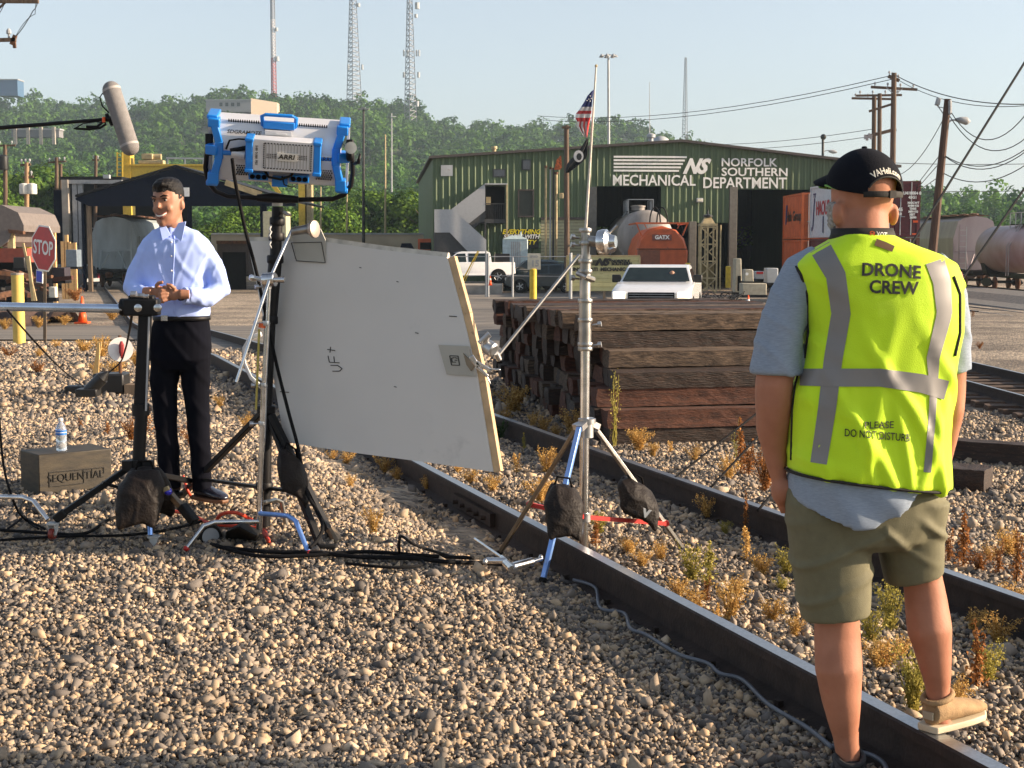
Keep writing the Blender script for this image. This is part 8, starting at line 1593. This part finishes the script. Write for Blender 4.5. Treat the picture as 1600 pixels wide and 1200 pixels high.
# ------------------------------------------------------------------ apple box and bottle
M_box = mat('worn_olive_plywood', (.014, .011, .007), .6, 0, .25, scale=5, stretch=(2, 2, 9), col2=(.046, .035, .019), spot=(.02, .018, .014), sw=.58, bump=.15, bs=30)
fl, fr, bl_ = onz(62, 785, .12), onz(181, 781, .12), onz(36, 774, .12); ux = (fr - fl); ux.z = 0; Wb = ux.length; ux.normalize(); uy = V(-ux.y, ux.x, 0); Db = .30; Hb = .285
bx_ = thing('apple_box', 'dark olive wooden box stencilled SEQUENTIAL with a water bottle on it', 'wooden box', fl + ux * Wb / 2 + uy * Db / 2)
BT = Matrix(((ux.x, uy.x, 0, fl.x), (ux.y, uy.y, 0, fl.y), (0, 0, 1, fl.z), (0, 0, 0, 1))) @ Matrix.Rotation(0, 4, 'Z'); rz_ = R(27); Wb *= 1.04; BT = BT @ Matrix.Rotation(rz_, 4, 'Z')
mb = MB(BT); mb.box((Wb / 2, Db / 2, Hb / 2), (Wb, Db, Hb)); mb.obj('box', M_box, bx_, bevel=.006)
mb = MB(BT); mb.text('SEQUENTIAL', V(Wb * .50, -.004, Hb * .47), (1, 0, 0), (0, 0, 1), .068, .003, -.0012, sx=.90)
for x0, x1, z0, z1 in ((.13, .88, .60, .615), (.13, .14, .30, .60), (.88, .89, .48, .61), (.13, .60, .30, .312), (.60, .606, .32, .60), (.72, .726, .46, .6)): mb.bx(Wb * x0, Wb * x1, -.004, -.001, Hb * z0, Hb * z1)
mb.obj('lettering', M_blackp, bx_)
c = BT @ V(Wb * .40, .10, Hb); M_pet = mat('clear_bottle_plastic', (.80, .86, .92), .08, 0, .02, trans=.75); bt = thing('water_bottle', 'clear plastic water bottle with a blue label standing on the wooden box', 'bottle', c)
mb = MB(); mb.lathe([(.028, 0), (.032, .006), (.0315, .05), (.030, .055), (.0325, .06), (.0325, .115), (.032, .13), (.024, .155), (.013, .172), (.0125, .185)], c, n=22); mb.obj('bottle_body', M_pet, bt, smooth='auto'); mb = MB(); mb.lathe([(.0145, .183), (.0145, .197), (.010, .199)], c, n=16); mb.obj('cap', M_white, bt, smooth='auto')
mb = MB(); mb.lathe([(.0331, .098), (.0331, .126)], c, n=22); lb_ = mb.obj('label', mat('blue_bottle_label', (.02, .16, .55), .4), bt, smooth='auto'); mb = MB(); mb.text('WATER', c + V(.002, -.0345, .116), (1, 0, 0), (0, 0, 1), .010, .001) if False else mb.lathe([(.0333, .111), (.0333, .115)], c, n=22); mb.obj('pale_stripe', M_white, lb_)
# loose grip head on the gravel by the chrome stand
gh = thing('loose_grip_head', 'chrome grip head and knuckle lying on gravel at the foot of the chrome stand', 'grip head', onz(800, 885, .1))
for p_, q_, r_ in (((742, 842), (788, 874), .008), ((760, 876), (790, 876), .016), ((784, 870), (806, 890), .010), ((800, 886), (830, 878), .022), ((828, 879), (846, 873), .010), ((790, 880), (800, 890), .018)): mb = MB(); a1, b1 = onz(*p_, .13), onz(*q_, .13); mb.tube([a1, b1], r_, 12); mb.obj('chrome_piece', M_chr, gh, smooth='auto')
for p_ in ((758, 878), (845, 872)): mb = MB(); mb.ball(onz(*p_, .13), .018, 10, (.7, 1, 1)); mb.obj('knob', M_alu, gh, smooth=True)
# ------------------------------------------------------------------ cables on the ground
cable([(350, 856), (420, 862), (500, 864), (560, 870), (640, 872), (700, 878), (760, 880), (830, 884)], .009, 'thick black cable running right along the gravel below the board'); cable([(330, 850), (400, 868), (480, 868), (570, 862), (660, 868), (740, 872)], .008, 'second black cable close beside the thick one below the board')
cable([(540, 880), (600, 886), (640, 886), (662, 880), (640, 868), (600, 872)], .006, 'thin looped black cable end below the light stand'); cable([(624, 866), (624, 846, 7.0), (628, 838, 7.0), (650, 852, 6.95), (700, 868)], .006, 'black cable rising in a small loop under the board', M_cab)
cable([(0, 828), (60, 832), (130, 834), (170, 812), (200, 802)], .007, 'black cable curving past the box toward the left sandbag'); cable([(0, 844), (100, 838), (200, 836), (280, 824), (340, 806)], .006, 'black cable lying below the left rolling stand')
cable([(-2, 640, 7.4), (6, 730, 7.4), (24, 790, 7.4), (40, 812), (60, 826)], .005, 'thin black wire dropping down along the left edge'); cable([(70, 826), (44, 812), (32, 796), (42, 780), (44, 800), (10, 828)], .005, 'small tangled loop of black wire by the chrome leg')
M_rc = mat('red_cable', (.55, .05, .02), .5); cable([(250, 798), (290, 802), (330, 818), (370, 822), (410, 828), (420, 846)], .008, 'red cable snaking behind the C-stand legs', M_rc); cable([(336, 822), (345, 804, 7.6), (372, 802, 7.6), (400, 818), (418, 842)], .008, 'red cable arching up in a loop beside the C-stand', M_rc); cable([(286, 744, 8.5), (292, 764, 8.4), (300, 778)], .007, 'short red cable hanging between the presenter\'s legs', M_rc)
cable([(896, 906), (930, 918), (938, 950), (975, 958), (985, 982), (1010, 992), (1060, 1022), (1105, 1036), (1125, 1052), (1160, 1062), (1200, 1100), (1260, 1136), (1300, 1168)], .0065, 'grey cable following the left side of the near rail', mat('grey_rubber_cable', (.10, .11, .13), .5))
cable([(1300, 1166), (1330, 1172), (1362, 1180), (1380, 1192), (1386, 1204)], .0065, 'curl of dark blue-grey cable behind the standing man\'s left foot', mat('grey_rubber_cable', (.10, .11, .13), .5))
cable([(1050, 750, 9.3), (1120, 695, 9.6), (1200, 632, 10)], .006, 'taut black line rising right behind the sandbag, left one', M_cab, group='taut lines'); cable([(1110, 762, 9.3), (1168, 700, 9.6), (1210, 655, 10)], .006, 'taut black line rising right behind the sandbag, right one', M_cab, group='taut lines'); cable([(1184, 798, 8), (1230, 745, 8.3)], .006, 'short taut black line just left of the man\'s hand', M_cab, group='taut lines')
# grey disc and black battery pack under the C-stand
mb = MB(); mb.lathe([(.06, -.02), (.07, 0), (.06, .02)], at(327, 838, 7.5), (.6, -1, .1), 22); d_ = mb.obj('cable_reel', M_rub, None, smooth='auto', org=at(327, 838, 7.5), label='small black wheel with a grey disc behind the left C-stand leg', cat='wheel'); mb = MB(); mb.lathe([(.045, -.024), (.045, .024)], at(327, 838, 7.5), (.6, -1, .1), 20); mb.obj('disc', M_grey, d_, smooth='auto')
mb = MB(); mb.prism([onz(350, 846, .1), onz(398, 850, .1), onz(402, 838, .2), onz(372, 822, .25), onz(352, 832, .2)], (0, .12, 0)); mb.obj('grey_weight_plate', M_rub, None, org=onz(375, 848, .1), label='dark scuffed weight plate under the red cable loop', cat='weight', bevel=.01)
# ------------------------------------------------------------------ dry weeds
def wmat(n, a, b): return leaf_mat(n, a, b)
M_w = [wmat('dry_golden_weed', (.36, .20, .05), (.78, .52, .18)), wmat('rust_red_weed', (.15, .06, .018), (.46, .20, .06)), wmat('green_gold_weed', (.24, .21, .04), (.60, .50, .12)), wmat('dark_green_weed', (.02, .05, .012), (.06, .12, .03))]
WN = ['golden dry', 'rusty red dry', 'green and gold', 'small dark green']
def weed_mesh(shape, mi, seed):
    r_ = np.random.RandomState(seed); Ps, Ns, Sz = [], [], []; mb = MB()
    nst = {'bush': 26, 'spike': 3, 'tuft': 16, 'vine': 5}[shape]
    for i in range(nst):
        a = r_.uniform(0, 6.28); lean = {'bush': r_.uniform(.05, .55), 'spike': r_.uniform(.0, .12), 'tuft': r_.uniform(.1, .45), 'vine': r_.uniform(.05, .25)}[shape]; H_ = r_.uniform(.6, 1.0); k = 6; pts = []
        for j in range(k + 1):
            f = j / k; pts.append(np.array([math.cos(a) * lean * f ** 1.3 + (.05 * math.sin(f * 9 + i) if shape == 'vine' else 0), math.sin(a) * lean * f ** 1.3, H_ * f]))
        mb.tube([Vector(p) for p in pts], [.013 * (1 - .6 * j / k) for j in range(k + 1)], 4, cap=False)
        n_l = {'bush': 70, 'spike': 110, 'tuft': 60, 'vine': 30}[shape]
        for q in range(n_l):
            f = r_.uniform(.12 if shape != 'spike' else .05, 1); p = np.array([np.interp(f * k, range(k + 1), [w_[d] for w_ in pts]) for d in range(3)]); sp = {'bush': .05, 'spike': .075 * (1.15 - f), 'tuft': .05, 'vine': .04}[shape]
            Ps.append(p + r_.randn(3) * sp); Ns.append(r_.randn(3)); Sz.append(r_.uniform(.012, .028) * (1.35 if shape != 'vine' else .8))
    Ps, Ns, Sz = np.array(Ps), np.array(Ns), np.array(Sz); me = quads(Ps, Ns, Sz, np.clip(r_.beta(1.6, 1.6, len(Ps)), 0, 1), 'leaves', M_w[mi]); st_ = mb.mesh('stem', recalc=False); st_.materials.append(M_w[mi]); return me, st_
WM = {}
for sh_ in ('bush', 'spike', 'tuft', 'vine'):
    for mi in range(4):
        if (sh_, mi) in (('bush', 3), ('vine', 0), ('vine', 1), ('vine', 3), ('spike', 3)): continue
        WM[(sh_, mi)] = [weed_mesh(sh_, mi, k * 7 + mi) for k in range(2)]
SHN = {'bush': 'bushy weed', 'spike': 'tall upright weed', 'tuft': 'tuft of weeds', 'vine': 'thin leggy weed'}
def weed(px, py, hpx, sh_, mi, where, wide=1.0):
    q = onz(px, py, 0)
    for _ in range(4): q = onz(px, py, g(q.x, q.y))
    h = 1.12 * hpx * q.y / F; wide *= 1.15; t = thing('dry_weed', f'{WN[mi]} {SHN[sh_]} {where}', 'weed', q, 'dry weeds growing in the ballast'); t.scale = (h * wide, h * wide, h); t.rotation_euler = (0, 0, rnd.uniform(0, 6))
    lm, sm = rnd.choice(WM[(sh_, mi)])
    for nm, me in (('foliage', lm), ('stem', sm)): o = bpy.data.objects.new(nm, me); sc.collection.objects.link(o); o.parent = t
for a in [(803, 648, 42, 'bush', 0, 'against the dark tie ends behind the far rail', 1.3), (850, 678, 30, 'tuft', 0, 'left of the chrome stand just behind the far rail', 1.2), (893, 682, 44, 'tuft', 0, 'touching the left of the chrome stand behind the far rail', 1.0), (868, 684, 20, 'tuft', 0, 'lower between two taller tufts behind the far rail', 1.4), (790, 662, 22, 'tuft', 0, 'at the foot of the round golden bush', 1.5),
    (960, 700, 120, 'vine', 2, 'climbing up in front of the stacked tie fronts', .5), (998, 706, 34, 'bush', 0, 'before the stacked ties, right of the leggy vine', 1.2), (1048, 710, 22, 'spike', 0, 'small, before the middle of the stacked ties', 1.6), (1158, 742, 90, 'spike', 1, 'before the right end of the stacked ties', .8), (1150, 720, 60, 'vine', 2, 'left of the blue sleeve', .6), (1170, 745, 60, 'spike', 1, 'close beside the blue sleeve', 1), (1195, 770, 70, 'tuft', 1, 'just left of the man\'s pocket hand', .8), (1138, 752, 40, 'tuft', 0, 'between the taut black lines', 1),
    (853, 742, 44, 'tuft', 0, 'between the rails left of the blue leg', .9), (845, 790, 40, 'bush', 0, 'between the rails behind the red brace', 1.2), (808, 742, 36, 'spike', 0, 'right of the board\'s lower corner', 1.3), (782, 688, 30, 'tuft', 3, 'in the shade by the board edge', 1.2), (820, 705, 28, 'spike', 2, 'in the shade between the rails', 1), (770, 772, 30, 'tuft', 0, 'below the board\'s lower right corner', 1.3), (736, 758, 26, 'tuft', 0, 'just under the board bottom edge', 1.4),
    (930, 858, 56, 'spike', 1, 'right beside the chrome stand base', 1.1), (936, 840, 40, 'tuft', 2, 'behind the chrome stand base', .9), (1005, 890, 32, 'tuft', 0, 'between the rails right of the chrome stand', 1.3), (1080, 912, 60, 'tuft', 2, 'at the foot of the right stand leg', .9), (1105, 920, 76, 'spike', 2, 'between the rails right of the stand leg tip', 1.1), (1104, 945, 48, 'spike', 1, 'below the tall green and gold weed', 1.2), (1090, 960, 44, 'tuft', 0, 'close to the near rail, below the stand leg', 1.1), (1140, 975, 66, 'tuft', 0, 'on the near rail right of the lowest clump', .9), (1120, 1000, 60, 'spike', 0, 'leaning over the near rail top', 1), (1166, 880, 60, 'spike', 0, 'in the middle of the track', .9), (1165, 838, 70, 'spike', 1, 'in the middle of the track, farther back', .5),
    (1105, 812, 38, 'tuft', 0, 'in front of the far rail, left one', 1.0), (1132, 838, 24, 'tuft', 2, 'small, in front of the far rail', 1), (1228, 905, 48, 'tuft', 2, 'right behind the olive shorts at left', 1), (1222, 925, 26, 'tuft', 2, 'low beside the man\'s left thigh', 1.4), (1390, 990, 80, 'tuft', 2, 'between the man\'s two legs, taller', .8), (1360, 1010, 60, 'tuft', 2, 'between the man\'s two legs, nearer the left leg', .9), (1425, 1120, 110, 'bush', 2, 'behind the man\'s right calf', .6), (1525, 1080, 120, 'spike', 1, 'right of the man\'s right calf', .8), (1545, 1070, 70, 'tuft', 2, 'at the right edge beyond the raised foot', .9), (1500, 1110, 50, 'tuft', 0, 'right above the tan shoe', 1),
    (1505, 890, 90, 'spike', 1, 'behind the far rail right of the shorts', 1.0), (1482, 880, 56, 'spike', 1, 'close to the right side of the shorts', 1), (1560, 900, 60, 'spike', 1, 'behind the far rail near the right edge, left one', .9), (1588, 915, 100, 'spike', 1, 'behind the far rail at the right edge', .7), (1530, 895, 36, 'tuft', 1, 'low behind the far rail', 1.2),
    (540, 730, 26, 'tuft', 0, 'under the board\'s left lower edge', 1.3), (600, 742, 30, 'tuft', 0, 'under the board\'s middle', 1.4), (548, 765, 24, 'tuft', 0, 'small, below and left of the board middle', 1), (585, 836, 44, 'tuft', 0, 'standing alone on the open gravel', .9), (668, 770, 26, 'tuft', 0, 'left of the near rail below the board', 1.1), (640, 745, 20, 'tuft', 0, 'left of the near rail under the board', 1.4),
    (385, 672, 26, 'tuft', 0, 'behind the C-stand column', 1), (345, 640, 22, 'tuft', 0, 'beside the track behind the presenter', 1.2), (228, 680, 60, 'spike', 1, 'behind the left rolling stand column', 1.2), (205, 690, 34, 'tuft', 1, 'between the box and the left rolling stand', 1.2), (168, 682, 26, 'spike', 1, 'small, above the wooden box', 1.4), (126, 672, 20, 'spike', 1, 'small, left above the water bottle', 1.3), (300, 700, 40, 'tuft', 1, 'between the presenter\'s knees', 1),
    (60, 560, 16, 'tuft', 0, 'beside the mustard bollard', 1.5), (90, 545, 14, 'tuft', 0, 'right of the stop sign foot', 1.5), (130, 552, 20, 'bush', 0, 'between stop sign and switch stand', 1.5), (160, 560, 32, 'bush', 0, 'behind the survey stake', 1.0), (150, 585, 20, 'tuft', 0, 'at the foot of the survey stake', 1.5), (180, 590, 25, 'bush', 0, 'behind the round white target', 1.5), (214, 575, 24, 'bush', 0, 'right of the round white target', 1.2), (60, 585, 20, 'tuft', 1, 'left foreground edge of the gravel', 1.5), (14, 560, 19, 'tuft', 1, 'at the left edge below the bollard', 1.5),
    (175, 500, 20, 'bush', 0, 'by the road right of the orange cone', 1.5), (200, 498, 19, 'bush', 0, 'by the road behind the silver pole end', 1.5), (60, 512, 17, 'bush', 0, 'by the road left of the orange cone', 1.5), (100, 508, 14, 'bush', 0, 'by the road just left of the orange cone', 1.5), (118, 470, 19, 'bush', 1, 'behind the orange cone by the rails', 1.4), (8, 515, 16, 'bush', 0, 'by the road at the left edge', 1.5), (95, 445, 11, 'bush', 1, 'in front of the dark bin', 1.5),
    (850, 480, 8, 'tuft', 0, 'by the yellow sign post', 1.5), (1530, 545, 11, 'tuft', 1, 'near the right tracks beyond the sleeve', 1.4), (1520, 495, 11, 'spike', 1, 'before the farther right track', 1.4)]: weed(*a)
for i_, (px, py, h_, wh) in enumerate([(716, 742, 26, 'under the board corner, between the rails'), (758, 700, 22, 'behind the far rail by the board edge'), (832, 668, 24, 'right beside the round golden bush'), (905, 690, 26, 'right behind the chrome stand collar'), (1020, 715, 22, 'before the stack, right of the second bush'), (1085, 722, 26, 'before the stack, left of the taut lines'), (1035, 880, 34, 'under the right sandbag'), (985, 868, 28, 'behind the tuft right of the chrome stand'), (1060, 940, 40, 'against the near rail, below the stand leg tip'),
    (1150, 935, 34, 'mid track, beyond the tallest spike'), (1190, 905, 36, 'mid track, left of the shorts'), (1205, 975, 44, 'mid track, nearest the left shorts leg'), (1240, 1000, 40, 'just left of the man\'s left knee'), (1375, 1050, 50, 'between the calves, lower'), (1405, 1035, 44, 'between the calves, against the right one'), (1560, 1010, 50, 'mid track at the right edge'), (1575, 960, 46, 'by the far rail at the right edge'), (1520, 990, 40, 'just right of the raised calf'), (1545, 880, 30, 'behind the far rail, among rusty spikes'), (1580, 870, 40, 'at the right edge among rusty spikes'), (520, 722, 20, 'left of the board\'s lower left corner'), (620, 752, 22, 'in the near rail\'s shade under the board')]):
    weed(px, py, h_, ('tuft', 'bush', 'tuft')[i_ % 3], 0, wh, 1.0 + .2 * (i_ % 2))
# ------------------------------------------------------------------ haze
def haze():
    m = bpy.data.materials.new('haze_air'); m.use_nodes = True; n = m.node_tree; n.nodes.clear()
    o = n.nodes.new('ShaderNodeOutputMaterial'); p = n.nodes.new('ShaderNodeVolumePrincipled'); p.inputs['Color'].default_value = (.66, .84, 1.0, 1); p.inputs['Density'].default_value = .00019; p.inputs['Anisotropy'].default_value = .1
    n.links.new(p.outputs[0], o.inputs['Volume'])
    mb = MB(); mb.bx(-3100, 3100, -30, 4100, -3.0, 185)
    ob = mb.obj('haze', m, None); ob['kind'] = 'stuff'; ob['label'] = 'thin pale morning haze filling the air over the yard and hills'
haze()
